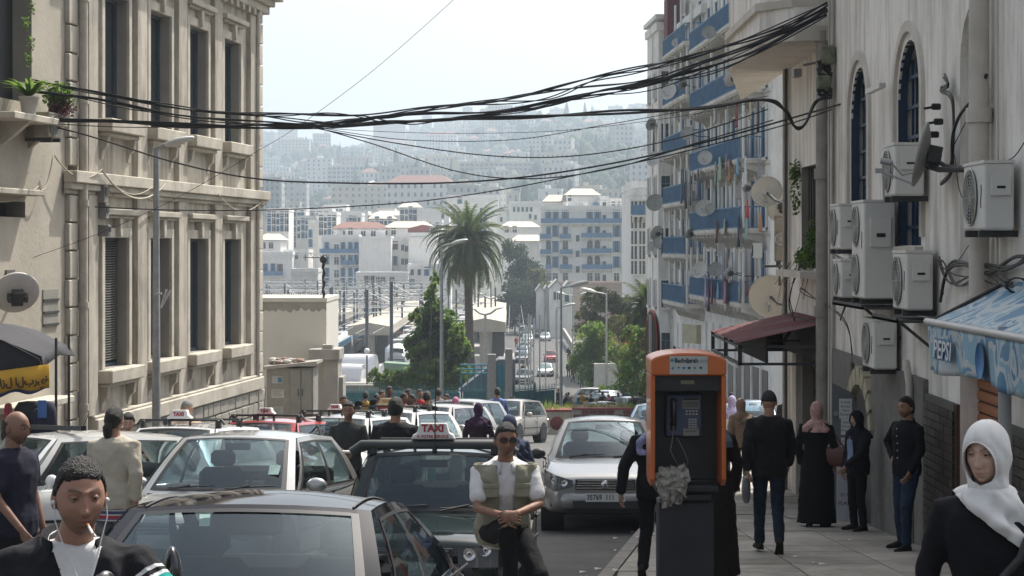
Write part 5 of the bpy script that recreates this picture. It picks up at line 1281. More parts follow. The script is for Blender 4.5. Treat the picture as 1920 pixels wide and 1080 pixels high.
palm(P(888, 462, 168) * 1 + Vector((0, 0, -14.2 - 1.85)), 15.4, 4.9, 'tall date palm with a full round crown towering over the station', 150, 2, .34, (-.5, 0))
_ = [o for o in col.objects if o.name.startswith('palm_tree')][0]; _.location.z = -13.6
q = palm((XX(1213, 150), 150, ZZ(690, 150)), ZZ(585, 150) - ZZ(690, 150), 3.0, 'smaller palm beside the white side wall right of the road', 60, 5, .25)
G1 = LEAFM; G2 = [mat('olive_' + 'abc'[i], c, .6, var=.2, vs=3, leaf=0.7) for i, c in enumerate([(.1, .11, .035), (.13, .13, .05), (.07, .075, .03)])]
G3 = [mat('deep_green_' + 'abc'[i], c, .7, var=.2, vs=3, leaf=0.7) for i, c in enumerate([(.025, .04, .018), (.04, .058, .022), (.018, .028, .014)])]
GB = [mat('lime_' + 'abc'[i], c, .5, var=.2, vs=3, leaf=1) for i, c in enumerate([(.1, .15, .03), (.125, .18, .04), (.07, .11, .025)])]
tx = XX(815, 118); 
tree((tx, 118, -13.55), 6, [(0, 0, 13.2, .28, .28, .9), (-.1, 0, 12.0, .6, .6, .9), (-.3, 0, 10.8, 1.1, 1.0, 1.1), (.6, .2, 10.2, 1.1, 1.0, 1.2), (-.8, 0, 9.2, 1.1, 1.1, 1.1), (1.1, 0, 8.8, 1.1, 1.0, 1.2), (-.9, 0, 7.6, 1.1, 1, 1), (.6, 0, 7.4, 1.6, 1, 1.1)], 'tall bushy citrus like tree behind the teal fence', 21000, 3, .15, [LEAFM[0], G3[1], LEAFM[1]])
tree((tx - .1, 116.5, -13.55), 6, [(-1.0, 0, 10.9, .4, .4, .7), (.05, 0, 13.0, .2, .2, .6), (-.1, 0, 8.1, 1.0, .6, .8), (1.5, 0, 9.7, .5, .5, .8), (.7, 0, 7.2, 1.3, .6, .7), (-.6, 0, 9.4, .5, .4, .4), (1.6, 0, 7.7, .5, .5, .6)], 'bright green shrubby growth in front of the tall tree', 8500, 4, .13, GB, 'shrub', 'shrub')
tree((XX(745, 116), 116, -13.55), 5, [(0, 0, 7.3, 1.6, .8, .55), (-1.1, 0, 7.6, .6, .6, .6), (1.3, 0, 7.3, 1.2, .7, .5)], 'low spreading shrub over the teal fence beside the kiosk roof', 5500, 5, .11, [LEAFM[1], G2[0], GB[2]], 'shrub', 'shrub')
tree((XX(985, 345), 345, -14), 5, [(0, 0, 9, 3.8, 3, 4.5), (-2, 0, 14, 2.8, 2.5, 3.2), (2, 0, 6, 3, 2.5, 3)], 'dark evergreen mass behind the palm crown', 7000, 6, .35, G3)
tree((XX(1000, 335), 335, -14), 4, [(0, 0, 8, 2.6, 2.4, 3.6), (.8, 0, 11, 1.8, 1.6, 1.8), (-1, 0, 5, 2.4, 2, 2)], 'lighter green tree at the top left of the road', 4500, 7, .3, G2)
tree((XX(965, 330), 330, -14), 4, [(0, 0, 6, 3.5, 2.4, 4), (-3, 0, 4, 3, 2.4, 2.5)], 'dark bush by the grey retaining wall', 4000, 8, .3, G3)
tree((XX(1128, 190), 190, gz(190)), 3, [(0, 0, 5.0, 2.6, 1.5, 1.6), (2.5, 0, 4.4, 2.0, 1.5, 1.6), (0, 0, 8.0, 1.9, 1.8, 1.6), (1.6, 0, 7.4, 1.6, 1.5, 1.5), (-1.3, 0, 6.6, 1.2, 1.2, 1.2), (2.6, 0, 6.4, 1.3, 1.2, 1.2)], 'olive brown tree crown right of the road lamps', 9500, 9, .2, G2)
tree((XX(1108, 165), 165, gz(165)), 1.5, [(0, 0, 5.2, 1.3, 1.0, 1.5), (-.5, 0, 3.2, 1.5, 1.1, 1.4), (1.2, 0, 3.8, 1.8, 1.2, 1.7), (.6, 0, 1.6, 1.8, 1, 1.5), (2.6, 0, 2.4, 1.4, 1, 1.3)], 'bright green tree hanging over the white roadside wall', 9000, 10, .16, [GB[0], LEAFM[1], GB[2]])
tree((XX(1160, 170), 170, gz(170)), 2, [(0, 0, 5.5, 1.3, 1.2, 1.3), (1.1, 0, 4.2, 1.2, 1, 1.2)], 'thin grey green tree between lamp and small palm', 1800, 11, .14, G2)
tree((XX(1196, 140), 140, gz(140)), 1.2, [(0, 0, 1.6, 1.8, 1, 1.5), (0, 0, 5.0, 1.2, 1, 1.0), (1.0, 0, 3.6, 1.2, 1, 1.2), (-.8, 0, 3.2, 1, 1, 1.0)], 'leafy bush right of the orange truck, below the small palm', 6200, 12, .16, [LEAFM[1], G2[0], LEAFM[0]])
tree((XX(1236, 128), 128, gz(128)), 3, [(0, 0, 5.6, .8, .8, 1.6), (0, 0, 3.2, .9, .8, 1.3)], 'dark green tree by the closed bays of the far house', 2600, 14, .14, G3)
tree((XX(1140, 138), 138, gz(138)), 1, [(0, 0, 1.2, .8, .6, .5)], 'small round shrub at the foot of the white roadside wall', 900, 15, .1, LEAFM, 'shrub', 'shrub')
o = empty('banana_plant', (XX(1163, 145), 145, gz(145)), 0, 'banana plant with long drooping leaves above the white wall', 'plant'); r = random.Random(12)
for i in range(13):
 a = i * 2.4; m = MB(); leafy(m, (0, 0, 0), 1, 2.6, .75, 1.0, random.Random(i), 0, .22); m.build('leaf', [GB[2], LEAFM[0], mat('dry_leaf', (.2, .15, .07), .8)][i % 3], o, (0, 0, 1.6 + .1 * i), (0, 0, a))
m = MB(); m.tube([(0, 0, 0), (0, 0, 3)], .12, 8); m.build('stem', BARK, o)
TEAL = mat('teal_paint', (.03, .17, .2), .55, var=.15, vs=1.5, stain=.25, stc=(.06, .1, .11)); TEAL2 = mat('teal_dark', (.02, .11, .14), .6, var=.15, vs=1.5)
CONC = mat('grey_concrete', (.33, .31, .28), .92, var=.14, vs=2, stain=.5, streak=True, stc=(.15, .14, .12), bump=.3, bs=10)
def fence(xa, ya, xb, yb, h, label, step=2.2, base=None):
 dx, dy = xb - xa, yb - ya; L_ = sqrt(dx * dx + dy * dy); n = max(1, round(L_ / step))
 o = empty('steel_fence', (xa, ya, 0), atan2(dy, dx), label, 'fence')
 for i in range(n):
  a, b = L_ * i / n, L_ * (i + 1) / n; zz = gz(ya + dy * (i + .5) / n) if base is None else base
  m = MB(); m.box(a + .06, b - .06, .03, .05, zz + .25, zz + h - .35); m.build('sheet', TEAL, o)
  m = MB()
  m.box(a + .05, b - .05, -.03, 0.02, zz + h - .3, zz + h - .25); m.box(a + .05, b - .05, -.03, 0.02, zz + .2, zz + .26)
  k = int((b - a) / .13)
  for j in range(1, k):
   x = a + (b - a) * j / k; m.box(x - .012, x + .012, -.02, .01, zz + .26, zz + h - .1); m.add([(x - .02, -.02, zz + h - .1), (x + .02, -.02, zz + h - .1), (x, 0, zz + h + .06), (x, -.0, zz + h - .1)], [(0, 1, 2), (0, 2, 3), (1, 3, 2)])
  s = m.build('railing_bars', TEAL, o); s['kind'] = 'stuff'
  m = MB(); m.box(a - .04, a + .04, -.05, .05, zz, zz + h + .12); m.build('post', TEAL2, o)
  m = MB(); m.cyl((0, 0, 0), .035, .08, 8); m.build('finial', TEAL2, o, (a, 0, zz + h + .12))
 return o
F_Y = 108
zf = ZZ(724, F_Y) - gz(F_Y)
fence(XX(560, F_Y), F_Y, XX(864, F_Y), F_Y, zf, 'long teal steel fence behind the crowd on the left')
fence(XX(866, F_Y), F_Y, XX(914, F_Y), F_Y, zf + .05, 'short teal fence between the leaning trunk and the concrete gate pillar')
fence(XX(962, F_Y), F_Y, XX(1042, F_Y + 3), F_Y + 3, zf + .1, 'teal fence right of the gate ending at the lamp post')
for a, b, yt, lab in ((914, 930, 664, 'wide bare concrete gate pillar'), (947, 961, 654, 'tall narrow concrete pillar right of the teal gate')):
 m = MB(); m.cbox((0, 0, (ZZ(yt, F_Y) - gz(F_Y)) / 2), (XX(b, F_Y) - XX(a, F_Y), .5, ZZ(yt, F_Y) - gz(F_Y)), bev=.02)
 tag(m.build('gate_pillar', CONC, None, (XX((a + b) / 2, F_Y), F_Y, gz(F_Y))), lab, 'pillar')
o = empty('steel_gate', (XX(931, F_Y), F_Y + .1, gz(F_Y)), 0, 'tall turquoise sheet gate between two concrete pillars', 'gate')
W_ = XX(946, F_Y) - XX(931, F_Y); H_ = ZZ(684, F_Y) - gz(F_Y)
m = MB(); m.box(0, W_, 0, .04, .1, H_); m.build('sheet', mat('turquoise', (.03, .24, .33), .5, var=.1), o)
for x in (0, W_ * .6): m = MB(); m.box(x, x + .07, -.04, -.002, 0, H_ + .25); m.build('upright', TEAL, o)
o = empty('pipe_railing', (XX(864, 112), 112, gz(112)), 0, 'turquoise pipe frame above the fence left of the gate pillar', 'railing')
for y in (684, 692, 700): m = MB(); z = ZZ(y, 112) - gz(112); m.tube([(0, 0, z), (1.6, 0, z)], .05, 6); m.build('rail', mat('turquoise', (0, 0, 0)), o)
for x in (.02, .4, .8, 1.2, 1.55): m = MB(); m.tube([(x, 0, 0), (x, 0, ZZ(684, 112) - gz(112))], .04, 6); m.build('upright', mat('turquoise', (0, 0, 0)), o)
m = MB(); m.prism([(0, 0), (3.4, 0), (3.4, 1.9), (2.4, 1.9)], 'y', 0, 3); tag(m.build('tarpaulin_roof', mat('tarp_grey', (.14, .15, .17), .8, var=.1), None, (XX(858, 113), 113, ZZ(728, 113) - .2)), 'dark grey sloping tarpaulin behind the teal fence', 'tarpaulin')
m = MB(); m.box(0, .9, 0, 40, 0, 5.8); tag(m.build('side_wall', CONC, None, (XX(945, 170), 130, -13.4)), 'long bare concrete wall between the station and the road', 'wall')
m = MB(); m.box(0, .5, 0, 150, 0, 1.1); tag(m.build('side_parapet', CONC, None, (-1.6, 175, -12.2)), 'low grey parapet along the station side of the far road', 'wall')
zl = gz(104)
lamp_post((XX(828, 104), 104, zl), ZZ(462, 104) - zl, 'tall grey street lamp left of the palm trunk', (.55, -.1), .95, None, .12, .07, tilt=.25)
for px, Y, yt, arm, lab in ((1052, 112, 540, .45, 'nearest street lamp on the road down to the bend'), (1137, 140, 552, -.8, 'slim lamp post in front of the olive brown tree'), (1044, 200, 577, .8, 'second lamp on the left of the road'), (1074, 230, 555, -.9, 'third road lamp with arms to the left'), (1078, 300, 548, .9, 'far road lamp near the white gables')):
 z = gz(Y); lamp_post((XX(px, Y), Y, z), ZZ(yt, Y) - z, lab, (arm, 0), 1.2, 'lamps along the descending road', .1, .06, tilt=.2, double=(px == 1074))
lamp_post((XX(910, 180), 180, -13.5), ZZ(590, 180) + 13.5, 'double armed platform lamp right of the palm trunk', (1.0, 0), .8, None, .14, .12, tilt=.5, double=True)
lamp_post((XX(921, 260), 260, -13.5), ZZ(560, 260) + 13.5, 'distant double armed platform lamp over the canopies', (1.2, 0), .9, None, .14, .12, tilt=.5, double=True)
for i, px in enumerate((974, 985, 991, 995, 1001, 1012, 1023, 1043)):
 Y = 128 + (i * 37 % 23); z = gz(Y); yt = (590, 610, 588, 592, 596, 590, 586, 582)[i]
 m = MB(); m.cyl((0, 0, 0), .05, ZZ(yt, Y) - z, 6); tag(m.build('flag_pole', GREYP, None, (XX(px, Y), Y, z)), 'thin bare white pole in the row at the foot of the road', 'pole', 'bare poles at the foot of the road')
m = MB(); m.box(0, 11, 0, .4, 0, 3.0); tag(m.build('white_wall', mat('smooth_white', (.55, .55, .53), .85, var=.06, vs=.6, stain=.3), None, (XX(1114, 152), 152, gz(152))), 'smooth white wall right of the road below the banana plant', 'wall')
m = MB(); m.box(0, .4, 0, 75, 0, 1.8); tag(m.build('white_wall', MWALL, None, (9.25, 152.5, gz(190))), 'pale wall running up beside the footpath', 'wall')
m = MB(); m.box(0, .35, 0, 150, 0, 1.1); tag(m.build('road_parapet', CONC, None, (7.9, 150, gz(205))), 'low concrete parapet between the road and the footpath', 'parapet')
m = MB(); m.box(-6, 6, 0, 1, 0, 3); m.box(-6.2, 6.2, -.1, 1, 3, 3.3); tag(m.build('garden_wall', MWALL, None, (XX(1190, 200), 200, gz(200) + .5)), 'short white building end behind the small palm', 'wall')
o = empty('orange_truck', (XX(1176, 175), 175, ZZ(656, 175)), .1, 'orange truck body half hidden behind the roadside plants', 'truck')
m = MB(); m.cbox((0, 0, .55), (2.3, 4.5, 1.1), bev=.05); m.box(-1.1, 1.1, -2.2, 0, 1.1, 1.6); m.build('body', mat('truck_orange', (.45, .09, .03), .5, var=.1), o)
m = MB(); m.box(-.9, .9, -2.27, -2.2, 1.15, 1.5); m.build('windscreen', GLZ, o)
for s in (-1, 1):
 for y in (-1.4, 1.5): m = MB(); m.cyl((s * 1.1, y, -.3), .45, .25 * s, 14, axis='x'); m.build('wheel', BLACKM, o)
m = MB(); m.box(-2.5, 2.5, 0, 2, -3, 0); tag(m.build('truck_yard_terrace', CONC, None, (XX(1176, 175), 172, ZZ(656, 175) - .75)), 'raised concrete terrace carrying the orange truck', 'terrace')
Yk = 58; zk = -3.1
m = MB(); x0, x1 = XX(470, Yk), XX(612, Yk); H_ = ZZ(566, Yk) - zk; m.box(x0 - 1, x1, 0, 4, 0, H_); m.box(x0 - 1, x1 + .02, -.03, 4.05, H_, H_ + .12)
tag(m.build('rendered_block', mat('cream_render', (.6, .575, .51), .9, var=.07, vs=.8, stain=.3, stc=(.33, .3, .25), bump=.2, bs=12), None, (0, Yk, zk)), 'windowless cream rendered block beside the stone hall', 'block')
m = MB(); rr = random.Random(2); pts = [(x0, Yk - .012, ZZ(566, Yk) - .12)]
top = [(x0 + (x1 - x0) * i / 30, ZZ(566, Yk) - .0) for i in range(31)]; vs = []
for i, (x, z) in enumerate(top): vs += [(x, Yk - .006, z), (x, Yk - .006, z - .16 - .1 * abs(sin(i * 1.1)) - .08 * rr.random())]
m.add(vs, [(2 * i, 2 * i + 1, 2 * i + 3, 2 * i + 2) for i in range(30)]); s = m.build('water_stain', mat('stain_grey', (.3, .28, .24), .95, var=.15, vs=3)); tag(s, 'ragged grey damp stain along the top of the cream block', 'stain')
o = empty('wall_aerial', (XX(606, Yk), Yk + .1, ZZ(566, Yk) + .12), 0, 'black twisted cable post with crossarm on the cream block', 'post')
m = MB(); h_ = ZZ(487, Yk) - ZZ(566, Yk); m.tube([(.02 * sin(i * 1.7), .02 * cos(i * 1.7), h_ * i / 14) for i in range(15)], .035, 6, rr=[.03 + .012 * (i % 3) for i in range(15)]); m.ball((0, 0, h_ - .12), (.12, .08, .12), 8); m.build('post', BLACKM, o)
m = MB(); m.tube([(.1, 0, h_ - .06), (-.62, 0, h_ - .05)], .014, 5); m.tube([(-.55, 0, h_ + .05), (-.55, 0, h_ - .15)], .012, 5); m.tube([(-.4, 0, h_ + .08), (-.3, 0, h_ - .1)], .008, 5); m.build('crossarm', IRON, o)
m = MB(); n = 34
for i in range(n): x = x0 + (x1 - x0) * i / n; m.tube([(x, Yk + .1, ZZ(566, Yk) + .1), (x + .02, Yk + .1, ZZ(566, Yk) + .26)], .006, 4)
m.tube([(x0, Yk + .1, ZZ(566, Yk) + .24), (x1, Yk + .1, ZZ(566, Yk) + .22)], .008, 4)
tag(m.build('wire_fence', IRON), kind='stuff')
m = MB(); x2 = XX(634, 57); m.box(x1 + .02, x2, -.1, 1.2, 0, 1.9); m.box(x1 - .4, x2 + .06, -.25, 1.3, 1.9, 2.2); m.box(XX(605, 57), XX(624, 57), -.1, .3, 2.2, 2.33); m.box(XX(618, 57), XX(632, 57), -.2, .9, 0, .002)
tag(m.build('low_plinth', CONC, None, (0, 57, zk - .3)), 'grey capped concrete plinth right of the electric cabinet', 'plinth')
m = MB(); m.box(x2, XX(642, 57), .2, 1.2, 0, 1.35); tag(m.build('stub_wall', CONC, None, (0, 57, zk - .3)), 'short rough wall end where the teal fence begins', 'wall')
Yc = 54; zc = ZZ(792, Yc)
o = empty('electric_cabinet', (XX(500, Yc), Yc, zc), -.05, 'grey two door electric cabinet with pasted notices', 'cabinet'); Hc = ZZ(690, Yc) - zc; Wc = XX(588, Yc) - XX(500, Yc)
CG = mat('cabinet_grey', (.2, .205, .195), .65, .1, var=.12, vs=3, stain=.3, stc=(.28, .25, .2))
m = MB(); m.box(0, Wc, 0, .9, 0, Hc); m.build('body', mat('cabinet_wall', (.24, .23, .21), .9, var=.12, vs=4, stain=.4), o)
m = MB(); m.prism([(-.08, Hc - .04), (Wc + .12, Hc + .12), (Wc + .12, Hc + .2), (-.08, Hc + .05)], 'y', -.14, 1.0); m.build('roof_slab', CONC, o)
dx = XX(545, Yc) - XX(500, Yc); dw = (Wc - dx) / 2 - .03
for k in range(2):
 m = MB(); m.cbox((dx + dw * (k + .5) + .02 * k, -.03, Hc * .5 + .02), (dw, .04, Hc * .92), bev=.008); d_ = m.build('door', CG, o)
 m = MB(); m.tube([(0, 0, 0), (0, -.05, .02), (0, -.05, .16), (0, 0, .18)], .012, 5); m.build('handle', IRON, d_, (dx + dw + (.06 if k else -.06), -.05, Hc * .5))
for i, (px, py, w_, h_, c) in enumerate(((520, 712, .3, .2, (.35, .36, .38)), (521, 738, .36, .24, (.42, .42, .4)), (522, 772, .28, .3, (.36, .36, .37)))):
 m = MB(); m.box(-w_ / 2, w_ / 2, -.012, -.004, -h_ / 2, h_ / 2); n_ = m.build('notice', mat('faded_paper_%s' % 'abc'[i], c, .9, var=.1), o, (XX(px, Yc) - XX(500, Yc), 0, ZZ(py, Yc) - zc))
 if i == 0: m = MB(); m.box(.02, .13, -.016, -.012, -.07, .07); m.build('picture', mat('notice_blue', (.05, .16, .26), .8, var=.3, vs=20), n_)
 else:
  m = MB()
  for k in range(5): m.box(-w_ * .38, w_ * (.38 - .1 * (k % 3)), -.0145, -.012, h_ * .34 - k * h_ * .16, h_ * .34 - k * h_ * .16 + .012)
  q = m.build('print_lines', mat('faded_ink', (.15, .15, .16), .9, var=0), n_); q['kind'] = 'stuff'
rr = random.Random(14); m = MB()
for i in range(60):
 s = rr.uniform(.03, .09); m.ball((rr.uniform(.0, 1.0), rr.uniform(.1, .8), Hc + .1 + rr.uniform(0, .12)), (s * 1.6, s, s * .7), 5, rr.randrange(3))
t_ = m.build('rubbish_heap', [CONC, mat('rag_brown', (.25, .17, .13), .9), mat('rag_pale', (.5, .48, .44), .9)], None, (XX(500, Yc), Yc, zc)); tag(t_, kind='stuff')
m = MB(); r_ = random.Random(3)
for i in range(90):
 m.ball((XX(430 + i * .75, 52) + r_.uniform(-.2, .2), 52 + r_.uniform(-.6, .6), ZZ(795 - i * .12, 52) - .55 + r_.uniform(-.1, .25)), (r_.uniform(.08, .3), r_.uniform(.1, .3), r_.uniform(.06, .2)), 5, r_.randrange(2))
tag(m.build('rubble', [RUBBLE, CONC]), kind='stuff')
m = MB(); m.loft([[(XX(300, 50), 40, gz(40) - .2), (XX(640, 50), 40.5, gz(40) - .3)], [(XX(330, 52), 51, ZZ(800, 52) - .1), (XX(640, 52), 52, gz(52) + .1)], [(XX(330, 60), 66, -3.4), (XX(645, 60), 66, -3.6)]], 0, False, True, False)
tag(m.build('dirt_bank', mat('dry_dirt', (.25, .22, .17), .95, var=.3, vs=2, bump=.8, bs=6)), kind='structure')
o = empty('concrete_planter', (XX(1018, 82), 82, gz(82)), .0, 'raised concrete planter with a dark red painted disc', 'planter')
Hp = ZZ(772, 82) - gz(82); Wp = XX(1070, 82) - XX(1018, 82)
m = MB(); m.box(0, Wp, 0, 1.4, 0, Hp); m.build('trough', mat('planter_sand', (.4, .36, .28), .9, var=.15, vs=2, stain=.4), o)
m = MB(); m.box(-.05, Wp + .05, -.05, 1.45, Hp, Hp + .09); m.build('red_rim', mat('rim_red', (.22, .03, .03), .7, var=.15), o)
m = MB(); m.lathe([(.01, 0), (.29, 0), (.29, .01)], (Wp * .5, -.015, Hp * .5), 28, 0, 'y'); m.build('red_disc', mat('disc_red', (.17, .03, .025), .8, var=.1), o)
m = MB(); m.box(-.35, -.02, .0, .4, .1, Hp * .9); m.build('hatched_end', mat('brick_orange', (.4, .12, .07), .8, var=.2), o)
o2 = empty('brick_planter', (XX(1074, 92), 92, gz(92)), .0, 'long planter faced with dark red bricks and pale stripes', 'planter')
Hq = ZZ(768, 92) - gz(92); Wq = XX(1184, 92) - XX(1074, 92)
m = MB(); m.box(0, Wq, 0, 2, 0, Hq); m.build('trough', CONC, o2)
bm = MB(); bm.cbox((0, 0, 0), (.36, .06, .17), bev=.01); bm = bm.mesh('brick', mat('brick_dark', (.15, .045, .035), .85, var=.25, vs=3))
for j in range(5):
 for i in range(int(Wq / .4)):
  if (i * 2 + j) % 5 == 0: continue
  lobj('brick', bm, o2, (.2 + i * .4, -.02, Hq - .12 - j * .2))
m = MB(); m.box(-.05, Wq + .05, -.07, 2, Hq, Hq + .07); m.build('rim', mat('rim_red', (0, 0, 0)), o2)
m = MB(); r = random.Random(5)
for i in range(1800):
 x = r.uniform(0, Wp + 6.5); y = r.uniform(.1, 1.3); h_ = r.uniform(.12, .38) * (1 + nz(x, y, 0, 1.5)); a = r.uniform(-.1, .1)
 if x > Wp and r.random() < .5: continue
 yy = y if x < Wp else y + 10
 z0 = 0 if x < Wp else gz(92) + Hq - gz(82) - Hp
 m.add([(x - .015, yy, z0), (x + .015, yy, z0), (x + a, yy + a, z0 + h_)], [(0, 1, 2)], r.randrange(2))
tag(m.build('planter_grass', [LEAFM[1], GB[0]], None, (XX(1018, 82), 82, gz(82) + Hp)), kind='stuff')
m = MB(); 
for k in range(18): m.box(-.2, .2, .0, .06, k * .05, k * .05 + .03)
CAN = mat('canopy_concrete', (.42, .38, .31), .9, var=.1, vs=.5, stain=.35, stc=(.27, .24, .2))
def canopy(px0, px1, yr, Y, Ln, label, h=None):
 x0, x1 = XX(px0, Y), XX(px1, Y); zr = ZZ(yr, Y); zg = -13.5; o = empty('platform_canopy', ((x0 + x1) / 2, Y, zg), 0, label, 'canopy'); W = x1 - x0; hh = zr - zg
 m = MB(); m.prism([(-W / 2, hh - 1.1), (W / 2, hh - 1.1), (W / 2, hh), (0, hh + .45), (-W / 2, hh)], 'y', 0, Ln); m.build('roof', CAN, o)
 m = MB(); m.box(-.6, .6, 1, 3, 0, hh - 1.1); m.build('pillar', CAN, o)
 for k in range(1, int(Ln / 14)): m = MB(); m.box(-.5, .5, 14 * k, 14 * k + 1.2, 0, hh - 1.1); m.build('pillar', CAN, o)
 m = MB(); m.box(.8, 2.2, 2, 12, 0, hh - 1.3); m.build('kiosk', mat('dark_shed', (.07, .07, .07), .7, var=.1), o)
 m = MB(); m.box(-W / 2 + .3, W / 2 - .3, -10, Ln, .0, 1.0); m.build('platform', mat('platform_grey', (.3, .28, .25), .9, var=.1), o)
canopy(652, 732, 612, 235, 60, 'nearest platform canopy with hipped concrete edge left of the white train')
canopy(706, 776, 588, 300, 60, 'second platform canopy behind the white train')
canopy(870, 948, 604, 215, 40, 'platform canopy right of the palm trunk', None)
canopy(880, 948, 583, 285, 40, 'further platform canopy above the right hand one')
canopy(885, 948, 570, 345, 40, 'farthest low canopy by the concrete wall')
canopy(596, 640, 590, 300, 40, 'far left platform canopy behind the cream block')
TW = mat('train_white', (.5, .52, .52), .4, var=.05, vs=.5, stain=.2, stc=(.35, .33, .3)); TB = mat('train_blue', (.06, .2, .36), .4, var=.08, vs=.5); TD_ = mat('train_roof', (.25, .26, .26), .6, var=.15, vs=.3)
def train(X, Y, n, label, blue=True, side=True):
 o = empty('train', (X, Y, -13.5), 0, label, 'train')
 for k in range(n):
  y0 = k * 25.4; L_ = 24.8; m = MB()
  prof = [(-1.42, .9), (-1.45, 2.2), (-1.4, 3.3), (-1.0, 3.85), (0, 4.0), (1.0, 3.85), (1.4, 3.3), (1.45, 2.2), (1.42, .9)]
  st = [(0, .72, 1.2), (.9, .9, .45), (1.8, 1, 0)] if k == 0 else [(0, 1, 0)]
  rings = [[(x * s, y0 + y, z if z < 1.5 else z - d * (z - 1.5) / 2.5) for x, z in prof] for y, s, d in st] + [[(x, y0 + L_, z) for x, z in prof]]
  m.loft(rings, 0, True, True, False); m.build('carriage', TW, o)
  m = MB()
  for s in (-1, 1): m.box(s * 1.47, s * 1.42, y0 + 2, y0 + L_, 2.9, 3.45)
  m.build('blue_band', TB, o) if blue else None
  wm = MB(); wm.box(1.44, 1.48, 0, 1.5, 1.9, 2.75); wm = wm.mesh('window', GLZ)
  for j in range(11): lobj('window', wm, o, (0, y0 + 2.6 + j * 2.0, 0)); lobj('window', wm, o, (0, y0 + 4.1 + j * 2.0, 0), (0, 0, pi)) if 0 else None
  for j in (0, 1): m = MB(); m.box(1.45, 1.49, y0 + 5.2 + j * 12, y0 + 6.1 + j * 12, 1.0, 3.0); m.build('door', TB, o)
  m = MB(); m.box(-.8, .8, y0 + 4, y0 + 8, 3.95, 4.3); m.box(-.6, .6, y0 + 12, y0 + 19, 3.95, 4.25); m.build('roof_gear', TD_, o)
  m = MB(); m.box(-.55, .55, y0 + 9, y0 + 10.6, 4.0, 4.12); m.tube([(-.4, y0 + 9.2, 4.1), (0, y0 + 9.8, 4.9), (-.6, y0 + 9.8, 4.95), (.6, y0 + 9.8, 4.95)], .05, 4); m.build('pantograph', mat('insulator_orange', (.4, .2, .08), .6), o)
  m = MB(); m.box(-1.1, 1.1, y0 + 2, y0 + 5, .05, .9); m.box(-1.1, 1.1, y0 + L_ - 5, y0 + L_ - 2, .05, .9); m.build('bogies', IRON, o)
 m = MB(); m.add([(-.95, -.05, 2.2), (.95, -.05, 2.2), (.82, .42, 3.15), (-.82, .42, 3.15)], [(0, 1, 2, 3)]); m.build('windscreen', GLZ, o)
 m = MB(); m.box(-1.08, 1.08, -.12, .0, .95, 2.05); m.build('front_apron', mat('train_deep_blue', (.02, .07, .2), .4, var=.05), o)
 m = MB(); m.box(-1.3, 1.3, -.2, .4, .3, .95); m.build('bumper', IRON, o)
 for s in (-1, 1): m = MB(); m.cyl((s * .8, -.13, 1.3), .14, .05, 10, axis='y'); m.build('headlight', mat('lamp_white', (.7, .7, .68), .3), o)
 m = MB(); m.box(-.8, .8, .3, .62, 3.2, 3.55); m.build('destination_board', GLZ, o)
train(XX(743, 222), 222, 3, 'white and blue train facing the camera at the buffers')
train(-22.8, 205, 4, 'blue striped commuter train beside the nearest canopy')
train(XX(790, 300), 262, 3, 'white train behind the tall citrus like tree')
train(XX(862, 290), 285, 3, 'white train right of the tall tree below the palm fronds')
train(-36, 300, 3, 'distant blue banded train at the far left of the yard')
mm = mat('mast_grey', (.1, .115, .13), .6, .3, var=.15, vs=1)
r = random.Random(21)
def mast(x, y, h, arm, w=.3, grp=True, lab='dark steel catenary mast among many over the tracks'):
 o = empty('catenary_mast', (x, y, -13.5), 0, lab, 'mast', 'catenary masts of the station yard' if grp else None)
 m = MB(); m.box(-w / 2, -w / 2 + .06, -w / 2, w / 2, 0, h); m.box(w / 2 - .06, w / 2, -w / 2, w / 2, 0, h); m.box(-w / 2 + .06, w / 2 - .06, -.03, .03, 0, h); m.build('post', mm, o)
 m = MB(); m.tube([(0, 0, h - 1.2), (arm, 0, h - 1.6)], .05, 5); m.tube([(0, 0, h - .2), (arm, 0, h - 1.4)], .03, 4); m.tube([(0, 0, h - 2.4), (arm * .9, 0, h - 2.5)], .04, 4); m.build('arm', STEEL, o)
 m = MB(); m.cyl((arm * .25, 0, h - 1.55), .09, .4, 6); m.build('insulator', mat('insulator_brown', (.3, .16, .1), .5), o)
mast(XX(688, 200), 200, ZZ(543, 200) + 13.5, 2.5, .34, False, 'nearest thick catenary mast left of the white train')
mast(XX(734, 196), 196, ZZ(528, 196) + 13.5, 2.2, .34, False, 'tall catenary mast in front of the white train cab')
mast(XX(757, 330), 330, ZZ(534, 330) + 13.5, 2.5, .34, False, 'dark catenary mast right of the white train')
for i in range(46):
 Y = r.uniform(240, 385); px = r.uniform(494, 812) if i < 38 else r.uniform(840, 940); mast(XX(px, Y), Y, r.uniform(8, 9.6), r.choice((-2.4, 2.4)), .26)
m = MB()
for k in range(18):
 Y = 240 + k * 8.5; z = -13.5 + 7.2 + r.uniform(-.3, .6); xa, xb = XX(494, Y), XX(830, Y); n = 8
 for j in range(2):
  pts = [(xa + (xb - xa) * i / n, Y + j, z + j * .8 - .3 * sin(pi * i / n)) for i in range(n + 1)]
  m.tube(pts, .045, 3, cap=False)
for k in range(26):
 x = -46 + k * 1.9; m.tube([(x, 215, -7.9), (x, 300, -8.3), (x, 385, -7.9)], .03, 3, cap=False)
tag(m.build('catenary_wires', STEEL), kind='stuff')
m = MB()
for k in range(18):
 x = -44 + k * 2.4
 for s in (-.72, .72): m.box(x + s - .04, x + s + .04, 195, 400, -13.52, -13.4)
tag(m.build('rails', mat('rail_steel', (.2, .17, .15), .5, .5)), kind='stuff')
